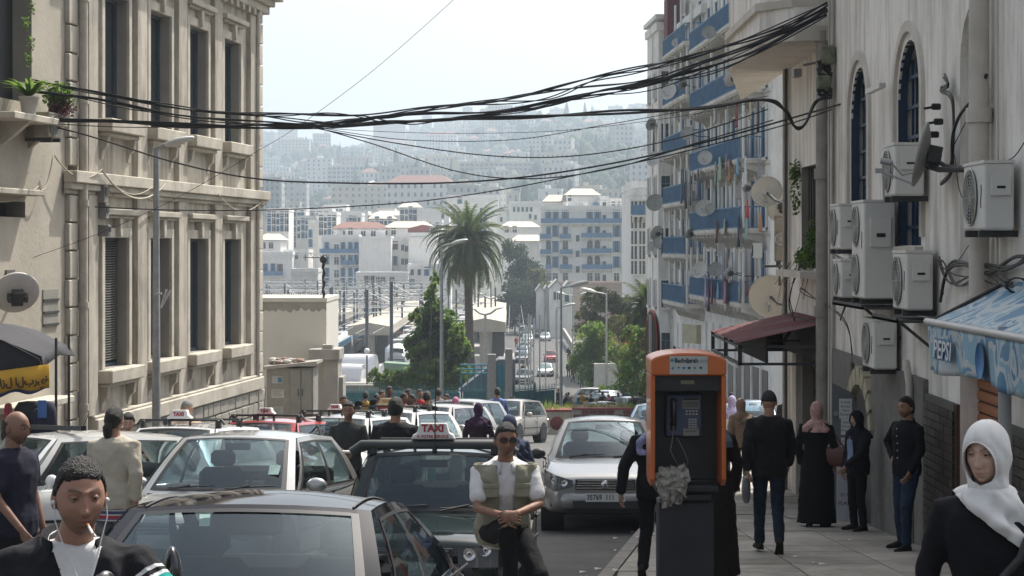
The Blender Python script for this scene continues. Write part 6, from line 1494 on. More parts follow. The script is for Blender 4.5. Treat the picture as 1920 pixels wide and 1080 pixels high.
for k, Y in enumerate((262, 305, 350, 378)):
 o = empty('gantry', (0, Y, -13.5), 0, ['nearest lattice gantry across the tracks', 'second lattice gantry across the tracks', 'third lattice gantry across the tracks', 'farthest lattice gantry below the white houses'][k], 'gantry')
 xa, xb = XX(500, Y), XX(790, Y); m = MB(); n = 26
 for i in range(n):
  a, b = xa + (xb - xa) * i / n, xa + (xb - xa) * (i + 1) / n; m.tube([(a, 0, 8), (b, 0, 8.7)], .04, 3); m.tube([(a, 0, 8.7), (b, 0, 8)], .04, 3)
 m.box(xa, xb, -.05, .05, 8.65, 8.75); m.box(xa, xb, -.05, .05, 7.95, 8.05); m.build('lattice_beam', STEEL, o)
 for x in (xa, (xa + xb) / 2, xb): m = MB(); m.box(x - .2, x + .2, -.2, .2, 0, 8); m.build('leg', mm, o)
TP = mat('tarp_white', (.68, .68, .7), .5, var=.04, vs=1, bump=.3, bs=2); TPB = mat('tarp_blue', (.28, .36, .55), .55, var=.06, vs=1)
for i, (px, py, w_, h_, rz, lab) in enumerate(((655, 700, 3.0, 1.9, -.25, 'white barrel shaped cover nearest the teal fence'), (676, 684, 3.2, 2.2, -.2, 'larger white barrel shaped cover behind the nearest one'), (706, 692, 1.6, 1.0, -.6, 'small tilted white cover by the globe lamp'))):
 Y = 190 + 4 * i; c = P(px, py, Y); n = 12; m = MB()
 rings = [[(w_ / 2 * k + .1 * sin(j * 2 + k), -h_ * .55 * cos(pi * j / n), h_ * sin(pi * j / n) * (1 - .02 * abs(k))) for j in range(n + 1)] for k in (-1, -.5, 0, .5, 1)]
 m.loft(rings, 0, True, True, False); tag(m.build('covered_stall', TP, None, (c.x, Y, c.z - h_ * .5), (0, 0, rz)), lab, 'covered stall')
 m = MB(); m.box(-.1, .1, -.1, .1, -6, 0)
for px, py, w_, h_, mt, lab in ((646, 674, 3.0, .8, TP, 'white box cover behind the barrel covers'), (622, 680, 2.0, 1.6, TPB, 'pale blue tarpaulin cover at the edge of the cream block'), (628, 694, 2.6, 1.6, TPB, 'second pale blue cover below the first')):
 c = P(px, py, 196); m = MB(); m.cbox((0, 0, 0), (w_, 2.4, h_), bev=.1); tag(m.build('covered_stall', mt, None, c, (0, 0, -.2)), lab, 'covered stall')
m = MB(); m.box(-30, -9, 0, 12, 0, 1.2); tag(m.build('stall_terrace', CONC, None, (0, 186, ZZ(716, 188) - 1.2)), 'low concrete terrace carrying the white covers', 'terrace')
m = MB(); m.box(0, XX(720, 120) - XX(612, 120), 0, .5, 0, 3); tag(m.build('long_low_wall', CONC, None, (XX(612, 120), 120, ZZ(722, 120) - 3)), 'low pale wall just behind the left part of the teal fence', 'wall')
m = MB(); m.prism([(0, 0), (2.8, 0), (2.8, .75), (0, .95)], 'y', 0, 3); tag(m.build('kiosk_roof', mat('green_sheet', (.12, .2, .14), .7, var=.2, vs=1), None, (XX(720, 190), 190, ZZ(698, 190))), 'faded green kiosk roof in front of the white train', 'kiosk')
o = empty('globe_lamp', (XX(688, 150), 150, -13.5), 0, 'white globe lamp on a post in the station forecourt', 'lamp')
m = MB(); m.cyl((0, 0, 0), .06, ZZ(666, 150) + 13.5, 8); m.build('post', IRON, o)
m = MB(); m.ball((0, 0, ZZ(658, 150) + 13.5), .22, 12); m.build('globe', mat('globe_white', (.75, .75, .72), .3, var=0), o)
CGL = glassmat('car_glass', (.03, .04, .045), .02, .2)
def _cg():
 nt = CGL.node_tree; m2 = [n for n in nt.nodes if n.type == 'MIX_SHADER'][-1]; fr = [n for n in nt.nodes if n.type == 'FRESNEL'][0]
 mr = nt.nodes.new('ShaderNodeMapRange'); mr.inputs[1].default_value = 0.04; mr.inputs[2].default_value = .75; mr.inputs[3].default_value = .04; mr.inputs[4].default_value = .55
 nt.links.new(fr.outputs[0], mr.inputs[0]); nt.links.new(mr.outputs[0], m2.inputs[0]); fr.inputs['IOR'].default_value = 1.7
 [n for n in nt.nodes if n.type == 'BSDF_GLOSSY'][0].inputs[0].default_value = (.8, .92, 1, 1)
_cg()
LAMPG = mat('lamp_glass', (.2, .21, .225), .12, .5, var=.15, vs=14, coat=1)
LAMPD = mat('lamp_dark', (.06, .06, .065), .2, .5, var=.3, vs=18, coat=1)
CHROME = mat('chrome', (.6, .6, .6), .12, 1, var=0)
TYRE = mat('tyre', (.02, .02, .021), .85, var=.1)
RIM = mat('rim', (.4, .4, .41), .35, .7, var=.1)
TRIM = mat('black_trim', (.018, .018, .02), .5, var=0)
SEAT = mat('seat_cloth', (.045, .045, .05), .9, var=.2, vs=6)
PLATE = mat('plate_white', (.6, .6, .57), .5, var=.05, stain=.2); PLINK = mat('plate_ink', (.01, .01, .01), .6, var=0)
AMBER = mat('amber', (.5, .12, .03), .3, var=0, coat=1)
def paint(name, c, metal=.0, rough=.16, coat=1): return mat('paint_' + name, c, rough, metal, var=.03, vs=1.5, coat=coat, stain=.12, stc=tuple(k * .75 + .012 for k in c))
PAINTS = dict(black=paint('black', (.006, .006, .009), .0, .05, .0), dgreen=paint('dark_green', (.01, .017, .015), .0, .06, .2), silver=paint('silver', (.42, .42, .41), .55, .32), white=paint('white', (.72, .72, .7)), red=paint('red', (.42, .015, .02)), grey=paint('grey', (.27, .27, .265), .6, .32),
   beige=paint('beige', (.42, .4, .37), .5, .35), dark=paint('dark_grey', (.05, .055, .06), .3, .3), lblue=paint('light_blue', (.25, .32, .42), .4, .35), blue=paint('mid_blue', (.04, .07, .15), .2, .3))
MC['paint_black'].node_tree.nodes['Principled BSDF'].inputs['Specular IOR Level'].default_value = .4
SED = dict(L=4.4, W=1.7, zb=.9, zr=1.42, h0=.66, h1=.86, tr=.95, yA=1.2, yT=1.95, yR=3.2, yC=3.95, wb=.76, wt=.56, nose=.16)
HAT = dict(L=3.7, W=1.6, zb=.88, zr=1.4, h0=.68, h1=.84, tr=.95, yA=.95, yT=1.6, yR=3.15, yC=3.62, wb=.72, wt=.56, nose=.1)
TAL = dict(L=4.0, W=1.7, zb=.92, zr=1.45, h0=.7, h1=.89, tr=.96, yA=1.02, yT=1.7, yR=3.5, yC=3.9, wb=.77, wt=.6, nose=.12)
GWM = dict(L=4.5, W=1.72, zb=.95, zr=1.49, h0=.76, h1=.94, tr=1.0, yA=1.12, yT=1.95, yR=3.3, yC=4.1, wb=.78, wt=.56, nose=.14)
BOX = dict(L=3.8, W=1.58, zb=.88, zr=1.4, h0=.7, h1=.84, tr=.92, yA=1.15, yT=1.6, yR=3.1, yC=3.55, wb=.72, wt=.58, nose=.05)
def car(loc, rz, spec, pt, label, detail=2, group=None, cat='car', mirrors=True, interior=True, dashm=None, pitch=True, plate=None, lampm=None):
 S = dict(spec); o = empty('parked_car', loc, 0, label, cat, group)
 if pitch:
  n = Vector((0, .077 if loc[1] < 110 else .03, 1)).normalized()
  o.rotation_euler = (Matrix.Rotation(0, 4, 'Z') @ n.to_track_quat('Z', 'Y').to_matrix().to_4x4() @ Matrix.Rotation(rz, 4, 'Z')).to_euler()
  q = n.to_track_quat('Z', 'X').to_matrix().to_4x4()
  f = Vector((sin(rz), -cos(rz), 0)); f = (f - n * f.dot(n)).normalized(); xx = n.cross(f) * 1; yy = -f
  xx = yy.cross(n).normalized(); o.rotation_euler = Matrix((xx, yy, n)).transposed().to_euler()
 else: o.rotation_euler = (0, 0, rz)
 L_, W, zb, zr, h0, h1, yA, yT, yR, yC, wb, wt = (S[k] for k in ('L', 'W', 'zb', 'zr', 'h0', 'h1', 'yA', 'yT', 'yR', 'yC', 'wb', 'wt')); tr = S['tr']; w = W / 2
 PT = PAINTS[pt]; y0 = 0
 def ring(y, ww, zt, zc, z0):
  z0 = max(z0, .2); h = zt - z0
  half = [(ww * .86, z0), (ww * .97, z0 + .1 * h), (ww, z0 + .4 * h), (ww * .995, z0 + .62 * h), (ww * .965, z0 + .86 * h), (ww * .9, zt - .01), (ww * .78, zt + (zc - zt) * .3), (ww * .45, zt + (zc - zt) * .8), (0, zc)]
  return [(x, y, z) for x, z in half] + [(-x, y, z) for x, z in half[-2::-1]]
 n = S['nose']
 st = [(0, w * .74, h0 - .12, h0 - .1, .36), (.03, w * .84, h0 - .05, h0 - .03, .28), (n, w * .93, h0, h0 + .03, .24), (n + .22, w * .985, h0 + .05, h0 + .07, .22), (yA * .62, w, (h0 + h1) / 2 + .04, (h0 + h1) / 2 + .07, .2), (yA, w, h1, h1 + .04, .2), (yT, w, zb, zb, .2), (yR, w, zb, zb, .2), (yC, w * .99, tr - .02, tr, .2), (L_ - .3, w * .96, tr - .04, tr - .01, .24), (L_ - .06, w * .88, tr - .12, tr - .08, .28), (L_, w * .78, tr - .25, tr - .22, .36)]
 mb = MB(); mb.loft([ring(*s) for s in st], 0); body = mb.build('body', PT, o)
 mod(body, 'SUBSURF', levels=1, render_levels=1) if detail > 1 else None
 gb = zb - .03
 A0, A1, T1, T0 = Vector((-wb, yA + .16, gb)), Vector((wb, yA + .16, gb)), Vector((wt, yT, zr - .035)), Vector((-wt, yT, zr - .035))
 R0, R1, C1_, C0_ = Vector((-wt, yR, zr - .045)), Vector((wt, yR, zr - .045)), Vector((wb * .97, yC, gb + .02)), Vector((-wb * .97, yC, gb + .02))
 def patch(mb, S_, u0, u1, v0, v1, off=0, nu=6, nv=4, mi=0, th=0):
  vs = []
  for j in range(nv + 1):
   for i in range(nu + 1):
    u = u0 + (u1 - u0) * i / nu; v = v0 + (v1 - v0) * j / nv; e = 1e-3
    p = S_(u, v); nn = (S_(u + e, v) - p).cross(S_(u, v + e) - p).normalized(); vs.append(p + nn * off)
  mb.add(vs, [(j * (nu + 1) + i, j * (nu + 1) + i + 1, (j + 1) * (nu + 1) + i + 1, (j + 1) * (nu + 1) + i) for j in range(nv) for i in range(nu)], mi, True)
 def S_ws(u, v):
  b = A0.lerp(A1, u); t = T0.lerp(T1, u); p = b.lerp(t, v); k = 1 - (2 * u - 1) ** 2
  p.y -= (.17 * (1 - v) + .08 * v) * k; p.z += .03 * sin(pi * v) + (.03 * v) * k; return p
 def S_rw(u, v):
  b = C1_.lerp(C0_, u); t = R1.lerp(R0, u); p = b.lerp(t, v); k = 1 - (2 * u - 1) ** 2; p.y += (.1 * (1 - v) + .04 * v) * k; p.z += .03 * sin(pi * v) + .03 * v * k; return p
 def side(s):
  a, t, r_, c = (A1, T1, R1, C1_) if s > 0 else (A0, T0, R0, C0_)
  def f(u, v):
   if s < 0: u = 1 - u
   b = a.lerp(c, u); tp = t.lerp(r_, u); p = b.lerp(tp, v); p.x += s * (.035 * sin(pi * v) + .02 * sin(pi * u) * (1 - v) + .015); p.z += .02 * sin(pi * u) * v; return p
  return f
 def S_roof(u, v):
  a = T0.lerp(T1, u); b = R0.lerp(R1, u); p = a.lerp(b, v); k = 1 - (2 * u - 1) ** 2; p.z += (.03 + .03 * sin(pi * v)) * k + .02 * sin(pi * v); p.y += -.08 * k * (1 - v) + .04 * k * v; return p
 fr = MB(); patch(fr, S_roof, 0, 1, 0, 1, 0, 10, 8)
 for (u0, u1, v0, v1) in ((0, .055, 0, 1), (.945, 1, 0, 1), (.055, .945, .95, 1), (.055, .945, 0, .05)): patch(fr, S_ws, u0, u1, v0, v1); patch(fr, S_rw, u0, u1, v0, v1)
 for s in (1, -1):
  f = side(s); ub, ue = (.0, 1)
  m_ = (lambda a, b: (a, b)) if s > 0 else (lambda a, b: (1 - b, 1 - a))
  for (a, b, v0, v1) in ((0, .05, 0, 1), (.9, 1, 0, 1), (.05, .9, .9, 1), (.05, .9, 0, .08)):
   u0, u1 = m_(a, b); patch(fr, f, u0, u1, v0, v1)
 fr.build('roof', PT, o)
 g = MB(); patch(g, S_ws, .055, .945, .05, .95, -.004, 12, 6); g.build('windscreen', CGL, o)
 g = MB(); 
 for (u0, u1, v0, v1) in ((.05, .08, .05, .95), (.92, .95, .05, .95), (.08, .92, .92, .955), (.08, .92, .045, .09)): patch(g, S_ws, u0, u1, v0, v1, .002, 10, 4)
 g.build('windscreen_seal', TRIM, o)
 g = MB(); patch(g, S_rw, .055, .945, .05, .95, -.004); g.build('rear_window', CGL, o)
 for s in (1, -1):
  f = side(s); m_ = (lambda a, b: (a, b)) if s > 0 else (lambda a, b: (1 - b, 1 - a))
  for a, b in ((.05, .45), (.49, .9)): g = MB(); u0, u1 = m_(a, b); patch(g, f, u0, u1, .08, .9, -.004); g.build('side_window', CGL, o)
  g = MB(); u0, u1 = m_(.445, .495); patch(g, f, u0, u1, .06, .92, .004); 
  for a, b, v0, v1 in ((.03, .92, .06, .09), (.04, .065, .08, .9), (.04, .91, .89, .92)): u0, u1 = m_(a, b); patch(g, f, u0, u1, v0, v1, .003)
  g.build('window_trim', TRIM, o)
 if interior:
  g = MB(); g.box(-w * .82, w * .82, yA + .2, yC - .1, zb - .5, zb - .45); g.box(-w * .84, w * .84, yA + .12, yA + .5, zb - .3, zb - .03)
  g.build('dashboard', dashm or TRIM, o)
  for s in (-1, 1):
   g = MB(); g.cbox((s * .36, yT + .5, zb - .12), (.48, .16, .62), bev=.06); g.cbox((s * .36, yT + .53, zb + .28), (.26, .1, .17), bev=.04); g.build('front_seat', SEAT, o)
  g = MB(); g.cbox((0, yR + .1, zb - .1), (1.2, .18, .55), bev=.06); g.build('rear_seat', SEAT, o)
  if detail > 1:
   g = MB(); n_ = 20; g.tube([(.36 + .19 * cos(2 * pi * i / n_), yA + .58 - .05 * sin(2 * pi * i / n_), zb - .03 + .18 * sin(2 * pi * i / n_)) for i in range(n_ + 1)], .015, 6, cap=False); g.cbox((.36, yA + .6, zb - .03), (.3, .03, .05)); g.build('steering_wheel', TRIM, o)
   p = S_ws(.5, .9); g = MB(); g.cbox((0, p.y + .12, p.z - .07), (.26, .03, .07), bev=.01); g.build('inside_mirror', TRIM, o)
 for yy in (yA * .62 + .05, L_ - .78):
  for s in (-1, 1):
   g = MB(); g.cyl((s * (w + .004) - (.3 if s > 0 else 0), yy, .33), .36, .3, 20, axis='x'); g.build('wheel_arch', TRIM, o)
   g = MB(); g.lathe([(.2, 0), (.27, .0), (.305, .03), (.305, .17), (.27, .2), (.2, .2)], (s * (w - .005) - (.19 if s > 0 else .01), yy, .305), 20, 0, 'x'); wh = g.build('wheel', TYRE, o)
   g = MB(); xo = s * (w - .01); g.lathe([(.01, 0), (.07, .005 * s), (.2, .012 * s), (.205, .0), (.205, -.05 * s)], (xo, yy, .305), 20, 0, 'x'); g.build('rim', RIM, wh)
 zf = h0
 g = MB(); bw = w * .97
 prof = [(.30, -.01), (.34, -.07), (.46, -.085), (.52, -.06), (.535, .0)]
 rings = []
 for k in range(13):
  t = k / 12 * 2 - 1; x = bw * t; yb = .28 * abs(t) ** 5 + .06 * t * t
  rings.append([(x, yb + dy, z) for z, dy in prof])
 g.loft(rings, 0, True); g.build('front_bumper', PT if S is not BOX and spec is not BOX else TRIM, o)
 def onfront(x, z, off=.0): t = abs(x) / bw; return .28 * t ** 5 + .06 * t * t - .03 - off
 def fpanel(mb, pts, off, mi=0, nseg=8, yfun=None):
  "polygon strip between two x-z polylines draped on the front"
  a, b = pts; vs = []
  for i in range(nseg + 1):
   t = i / nseg
   for q in (a, b):
    k = t * (len(q) - 1); j = min(int(k), len(q) - 2); x = q[j][0] + (q[j + 1][0] - q[j][0]) * (k - j); z = q[j][1] + (q[j + 1][1] - q[j][1]) * (k - j)
    tt = abs(x) / w; y = float(np.interp(tt, [0, .6, .74, .84, .93, .985, 1.05], [-.0, .01, .02, .05, n + .0, n + .2, n + .5])) - off; vs.append((x, y, z))
  mb.add(vs, [(2 * i, 2 * i + 1, 2 * i + 3, 2 * i + 2) for i in range(nseg)], mi, True)
 for s in (-1, 1):
  g = MB(); x0, x1 = s * w * .5, s * w * 1.0; zc = zf - .1
  if spec is BOX: top = [(s * w * .52, zc + .06), (s * w * .93, zc + .06)]; bot = [(s * w * .52, zc - .1), (s * w * .93, zc - .1)]
  else: top = [(x0, zc + .035), (s * w * .75, zc + .1), (x1, zc + .2)]; bot = [(x0, zc - .05), (s * w * .78, zc - .11), (x1 * .99, zc - .02)]
  fpanel(g, (top, bot), .03, 0, 12); hl = g.build('headlight', lampm or LAMPG, o)
  if detail > 1:
   g = MB(); g.lathe([(.012, 0), (.045, .01), (.055, -.01)], (s * w * .64, -.035, zc + .01), 14, 0, 'y'); g.lathe([(.012, 0), (.04, .01), (.05, -.01)], (s * w * .8, -.0, zc + .04), 14, 0, 'y'); g.build('lamp_bowl', CHROME, hl)
   g = MB(); g.lathe([(.01, -.01), (.045, -.01), (.055, .02)], (s * w * .8, .065, .385), 14, 0, 'y'); g.build('fog_lamp', LAMPD, o)
 if detail > 1:
  g = MB(); gw = w * .46; g.box(-gw, gw, -.028, .1, zf - .19, zf - .05); gr = g.build('grille', TRIM, o)
  for k in range(4):
   q = MB(); q.box(-gw * (.98 - .02 * k), gw * (.98 - .02 * k), -.04, -.028, zf - .17 + k * .033, zf - .158 + k * .033); q.build('grille_bar', CHROME if spec is GWM else mat('dull_chrome', (.25, .25, .25), .3, .8), gr)
  q = MB(); q.lathe([(.015, 0), (.05, 0), (.055, .01)], (0, -.052, zf - .118), 18, 0, 'y'); q.build('emblem', CHROME, gr)
  g = MB(); g.box(-w * .5, w * .5, -.094, -.05, .33, .43); g.build('lower_grille', TRIM, o)
  for x0, x1 in ((-.5, .0), (.12, .62)):
   q = MB()
   pts = [S_ws((x0 + (x1 - x0) * i / 6) / (2 * wb) + .5, .06 + .045 * i / 6) + Vector((0, -.012, .018)) for i in range(7)]
   q.tube(pts, .008, 5); q.tube([pts[0] + Vector((0, -.05, -.02)), pts[3] + Vector((0, -.0, .015))], .009, 5); q.build('wiper', TRIM, o)
  q = MB()
  for s in (-1, 1):
   for yy in (yA + .12, (yA + yC) / 2 + .05, yC - .1):
    q.box(s * (w + .0015), s * (w - .01), yy, yy + .008, .3, zb - .04)
   q.box(s * (w + .012), s * (w - .0), yA + .1, yC, .5, .53)
  q.build('door_seams', TRIM, o)['kind'] = 'stuff'
  for s in (-1, 1):
   for yy in ((yA + yC) / 2 - .08, yC - .28): q = MB(); q.cbox((s * (w + .012), yy, zb - .16), (.03, .16, .03), bev=.005); q.build('door_handle', PT, o)
 g = MB(); g.box(-.26, .26, -.098, -.09, .42, .53) if spec is GWM else g.box(-.26, .26, -.098, -.09, .4, .51); pl = g.build('number_plate', PLATE, o)
 if plate: text('lettering', plate, .098, PLINK, pl, (0, -.1, .475), ext=.001, sx=.82, bold=.002)
 for s in (-1, 1): g = MB(); g.cbox((s * w * .78, L_ - .06, tr - .24), (.26, .12, .16), bev=.02); g.build('tail_light', mat('tail_red', (.3, .01, .01), .2, var=0, coat=1), o)
 g = MB(); g.cbox((0, L_ - .02, .42), (W * .93, .2, .22), bev=.05); g.build('rear_bumper', PT, o)
 if mirrors:
  for s in (-1, 1):
   g = MB(); c = (s * (w + .08), yA + .42, zb + .05); g.ball(c, (.11, .055, .075), 10); g.tube([(s * (w - .04), yA + .4, zb - .02), c], .022, 6)
   mi_ = g.build('mirror', TRIM if pt in ('dgreen', 'grey') else PT, o); g = MB(); g.ball((c[0], c[1] + .035, c[2]), (.09, .03, .058), 8); g.build('mirror_glass', CHROME, mi_)
 return o, S_ws, S_roof
TAXIW = mat('taxi_sign_white', (.72, .71, .68), .45, var=.03); TAXIR = mat('taxi_red', (.35, .02, .03), .5, var=0)
def taxi_sign(p_, zr, y, label, w_=.62, h_=.17, txt='TAXI', sub=None, base=TAXIW, rz=0, rack=True, inkm=None, size=.12):
 o, S_ws, S_roof = p_
 if rack:
  g = MB(); g.tube([(-.64, y, zr + .02), (-.6, y, zr + .08), (.6, y, zr + .08), (.64, y, zr + .02)], .018, 6); g.tube([(-.6, y + .75, zr + .08), (.6, y + .75, zr + .08)], .018, 6)
  for s in (-1, 1):
   for yy in (y, y + .75): g.cbox((s * .55, yy, zr + .02), (.06, .09, .12), bev=.01)
  g.build('roof_rack', TRIM, o)
 b = empty('taxi_sign', (0, y - .03, zr + .1), rz, parent=o)
 g = MB(); pr = [(-w_ / 2, 0), (w_ / 2, 0), (w_ / 2 - .02, h_ * .28), (w_ * .36, h_ * .42), (w_ * .3, h_), (-w_ * .3, h_), (-w_ * .36, h_ * .42), (-w_ / 2 + .02, h_ * .28)]
 g.prism(pr, 'y', -.05, .05); bevel(g.build('sign_body', base, b), .012, 2)
 for s in (-1, 1): g = MB(); g.box(s * w_ * .42 - .012, s * w_ * .42 + .012, -.02, .02, -.1, .0); g.build('foot', TRIM, b)
 text('lettering', txt, size, inkm or TAXIR, b, (0, -.054, h_ * (.66 if sub else .5)), ext=.001, sx=1.0, bold=.004)
 if sub: text('lettering', sub, .034, inkm or TAXIR, b, (0, -.054, h_ * .17), ext=.001, sx=1.05, bold=.001)
 return b
def aerial(o, x, y, z, l=.55): g = MB(); g.tube([(x, y, z), (x, y + .08, z + l)], .005, 4); g.cyl((x, y, z - .01), .022, .05, 8); g.build('aerial', TRIM, o)
def front_at(px, Y, dx=0): return (XX(px, Y), Y, gz(Y) + .01)
def place(px, Ytop, rz, spec):
 "world position of the car's nose so that its windscreen top centre sits at column px, distance Ytop"
 X = XX(px, Ytop); yT = spec['yT']; x = X + sin(rz) * yT; y = Ytop - cos(rz) * yT
 return (X + sin(rz) * yT, Ytop - cos(rz) * yT, gz(Ytop - cos(rz) * yT) + .01)
rd = radians
C1S = SED | dict(zr=1.35, zb=.86, wt=.575, yR=2.75, yC=3.75, L=4.2)
c1 = car(place(463, 8.9, rd(-6), C1S), rd(-6), C1S, 'black', 'shiny black sedan in the foreground with a wide sky reflecting windscreen')
c1[0].location.z -= .02
g = MB(); p = c1[1](.5, .93); g.cbox((0, p.y + .07, p.z - .06), (.34, .05, .11), bev=.02); g.build('sensor_pod', TRIM, c1[0])
g = MB(); p = c1[1](.33, .9); g.add([(p.x, p.y - .004, p.z + .002), (p.x + .05, p.y - .006, p.z + .002), (p.x + .06, p.y - .05, p.z - .05), (p.x + .01, p.y - .05, p.z - .05)], [(0, 1, 2, 3)]); g.build('sticker', mat('sticker_mint', (.45, .62, .55), .5), c1[0])
g = MB()
for s in (-1, 1): g.tube([c1[2](.5 + s * .43, v / 10) + Vector((0, 0, .004)) for v in range(11)], .006, 4)
g.build('roof_seam', TRIM, c1[0])['kind'] = 'stuff'
for s in (1, -1): g = MB(); g.tube([Vector((s * (.76 + .035), 1.2 + .2, .9)), Vector((s * .8, 2.6, .905)), Vector((s * .775, 3.9, .9))], .009, 5); g.build('chrome_strip', CHROME, c1[0])
c2 = car(place(812, 17.2, rd(-5), BOX), rd(-5), BOX, 'dgreen', 'dark green boxy taxi with roof sign, a man sits on its bonnet')
c2[0].location.z -= .07
z2 = 1.4; taxi_sign(c2, z2, 1.62, '', .4, .145, 'TAXI', 'A VOTRE SERVICE', size=.09)
g = MB(); g.tube([(-.75, 1.6, z2 - .02), (-.66, 1.6, z2 + .05), (.66, 1.6, z2 + .05), (.75, 1.6, z2 - .02)], .04, 8); g.build('padded_bar', mat('grey_pad', (.06, .065, .065), .8, var=.2), c2[0])
aerial(c2[0], 0.02, 1.52, z2 + .0, .8)
g = MB(); q = c2[1](.5, .6); g.cbox((.0, q.y + .1, q.z - .02), (.07, .02, .12), bev=.01); g.build('hanging_charm', mat('charm_green', (.1, .3, .22), .6), c2[0])
C3S = HAT | dict(L=3.8, W=1.72, zr=1.42, wb=.8, wt=.6, yT=1.75, yC=3.5, yR=3.0)
c3 = car(place(446, 19.6, rd(-11), C3S), rd(-11), C3S, 'silver', 'silver car with clear windscreen parked right behind the black sedan')
g = MB(); q = c3[1](.86, .3); g.add([(q.x - .05, q.y - .01, q.z), (q.x + .06, q.y - .01, q.z), (q.x + .06, q.y + .06, q.z + .09), (q.x - .05, q.y + .05, q.z + .09)], [(0, 1, 2, 3)]); g.build('permit_sticker', mat('sticker_mint', (.45, .62, .55)), c3[0])
c4 = car(place(328, 26, rd(-14), HAT), rd(-14), HAT, 'white', 'white taxi hatchback with TAXI sign between the two walking men and the wall'); taxi_sign(c4, 1.4, 1.75, '', .36, .12, 'TAXI', size=.07)
c5 = car(place(55, 20.6, rd(-48), HAT), rd(-48), HAT | dict(L=4.0), 'white', 'white car standing nose out at the left edge with its door side showing'); aerial(c5[0], .0, 2.2, 1.42, .2)
g = MB(); g.cbox((.0, 1.9, 1.47), (1.15, .06, .05)); g.build('roof_bar', TRIM, c5[0])
g = MB(); g.cbox((.8, .75, .62), (.03, .1, .05), bev=.01); g.build('side_indicator', AMBER, c5[0])
c6 = car(place(492, 29.8, rd(-18), HAT), rd(-18), HAT, 'red', 'red taxi hatchback with roof rack behind the silver car'); taxi_sign(c6, 1.4, 1.72, '', .33, .1, 'TAXI', size=.062); aerial(c6[0], 0, 1.6, 1.42, .5)
c7 = car(place(625, 30.8, rd(-16), TAL), rd(-16), TAL, 'white', 'white estate taxi with a small red lettered sign left of the man in grey shirt'); taxi_sign(c7, 1.45, 1.8, '', .27, .09, 'TAXI', size=.055)
g = MB(); q = c7[1](.42, .45); g.add([(q.x, q.y - .012, q.z), (q.x + .06, q.y - .012, q.z), (q.x + .06, q.y + .02, q.z + .09), (q.x, q.y + .02, q.z + .09)], [(0, 1, 2, 3)]); g.build('yellow_sticker', mat('sticker_yellow', (.5, .42, .03), .5), c7[0])
c8 = car(place(722, 35.5, rd(-18), TAL), rd(-18), TAL, 'white', 'white taxi with a cream roof sign behind the man in black jacket'); taxi_sign(c8, 1.45, 1.8, '', .36, .13, 'TAXI', base=mat('sign_cream', (.55, .46, .27), .5, var=.1), inkm=mat('sign_brown', (.35, .2, .06), .6), size=.07)
c9 = car(place(800, 41.5, rd(-22), TAL), rd(-22), TAL, 'beige', 'grey beige estate car beside the woman in purple')
c10 = car(place(852, 46, rd(-20), HAT), rd(-20), HAT | dict(zr=1.5), 'silver', 'small silver car directly left of the woman in the purple headscarf')
c11 = car(place(948, 64.5, rd(-19), TAL), rd(-19), TAL, 'beige', 'dusty champagne hatchback with black bumper parked below the red disc planter')
for ch in c11[0].children:
 if ch.name.startswith('front_bumper'): ch.data.materials[0] = TRIM
c12 = car(place(1134, 27.3, rd(-2.5), GWM), rd(-2.5), GWM, 'grey', 'metallic grey saloon with chrome barred grille driving up beside the kerb', plate='35769  111  16')
car(place(1412, 62, rd(-5), SED), rd(-5), SED, 'lblue', 'pale silver blue car parked under the red canopy', plate=None)
car(place(1238, 46, rd(-8), SED), rd(-8), SED, 'lblue', 'light blue car just behind the orange telephone booth')
car(place(1136, 104, rd(8), HAT), rd(8), HAT, 'white', 'white car behind the standing crowd at the junction', 1)
for i, (px, Y, a, sp, c, lab) in enumerate(((1178, 122, .5, SED, 'dark', 'dark grey car crossing beyond the crowd'), (1196, 130, .9, SED, 'silver', 'silver car at the foot of the white wall'), (1210, 116, .3, HAT, 'grey', 'grey small car nearest the phone booth in the far junction'),
 (1170, 138, 1.2, HAT, 'beige', 'beige car parked along the white roadside wall'),
 (1022, 203, -.05, SED, 'white', 'white saloon coming down the middle of the road'), (1032, 234, -.06, HAT, 'red', 'dark red hatchback behind the white saloon'), (1022, 300, -.04, SED, 'white', 'white car higher up the road with an empty lane around it'),
 (980, 185, -.1, TAL, 'dark', 'dark off road car at the foot of the parked row'), (978, 232, -.1, SED, 'dark', 'second dark car in the parked row'), (977, 248, -.1, SED, 'blue', 'dark blue car in the parked row'), (982, 262, -.1, HAT, 'silver', 'silver hatchback in the middle of the parked row'), (984, 277, -.1, SED, 'grey', 'grey saloon above the silver hatchback'),
 (988, 292, -.1, SED, 'white', 'white saloon near the top of the parked row'), (988, 308, -.1, HAT, 'silver', 'silver car third from the top of the parked row'), (975, 322, -.5, SED, 'silver', 'silver car turned out near the retaining wall'), (986, 336, -.3, SED, 'lblue', 'pale blue car near the retaining wall'), (978, 350, -.6, TAL, 'dark', 'dark car at the very top of the parked row'),
 (995, 360, -.3, SED, 'white', 'white car at the bend above the parked row'), (1008, 332, -.1, SED, 'white', 'white car double parked in the upper road'), (1010, 316, -.1, HAT, 'dark', 'dark car beside the double parked white one'), (1026, 372, -.1, SED, 'white', 'white saloon coming round the upper bend'), (1040, 348, .1, TAL, 'dark', 'dark van parked at the right below the blue container'), (1034, 380, .0, TAL, 'grey', 'grey car in front of the blue container'), (1044, 372, .1, SED, 'blue', 'dark blue car right of the container'), (1170, 168, .2, SED, 'white', 'white car behind the trees by the orange truck'))):
 car((XX(px, Y), Y, gz(Y) + .01), a, sp, c, lab, 1, 'cars on the descending road' if Y > 150 else None, interior=Y < 150, mirrors=Y < 240)
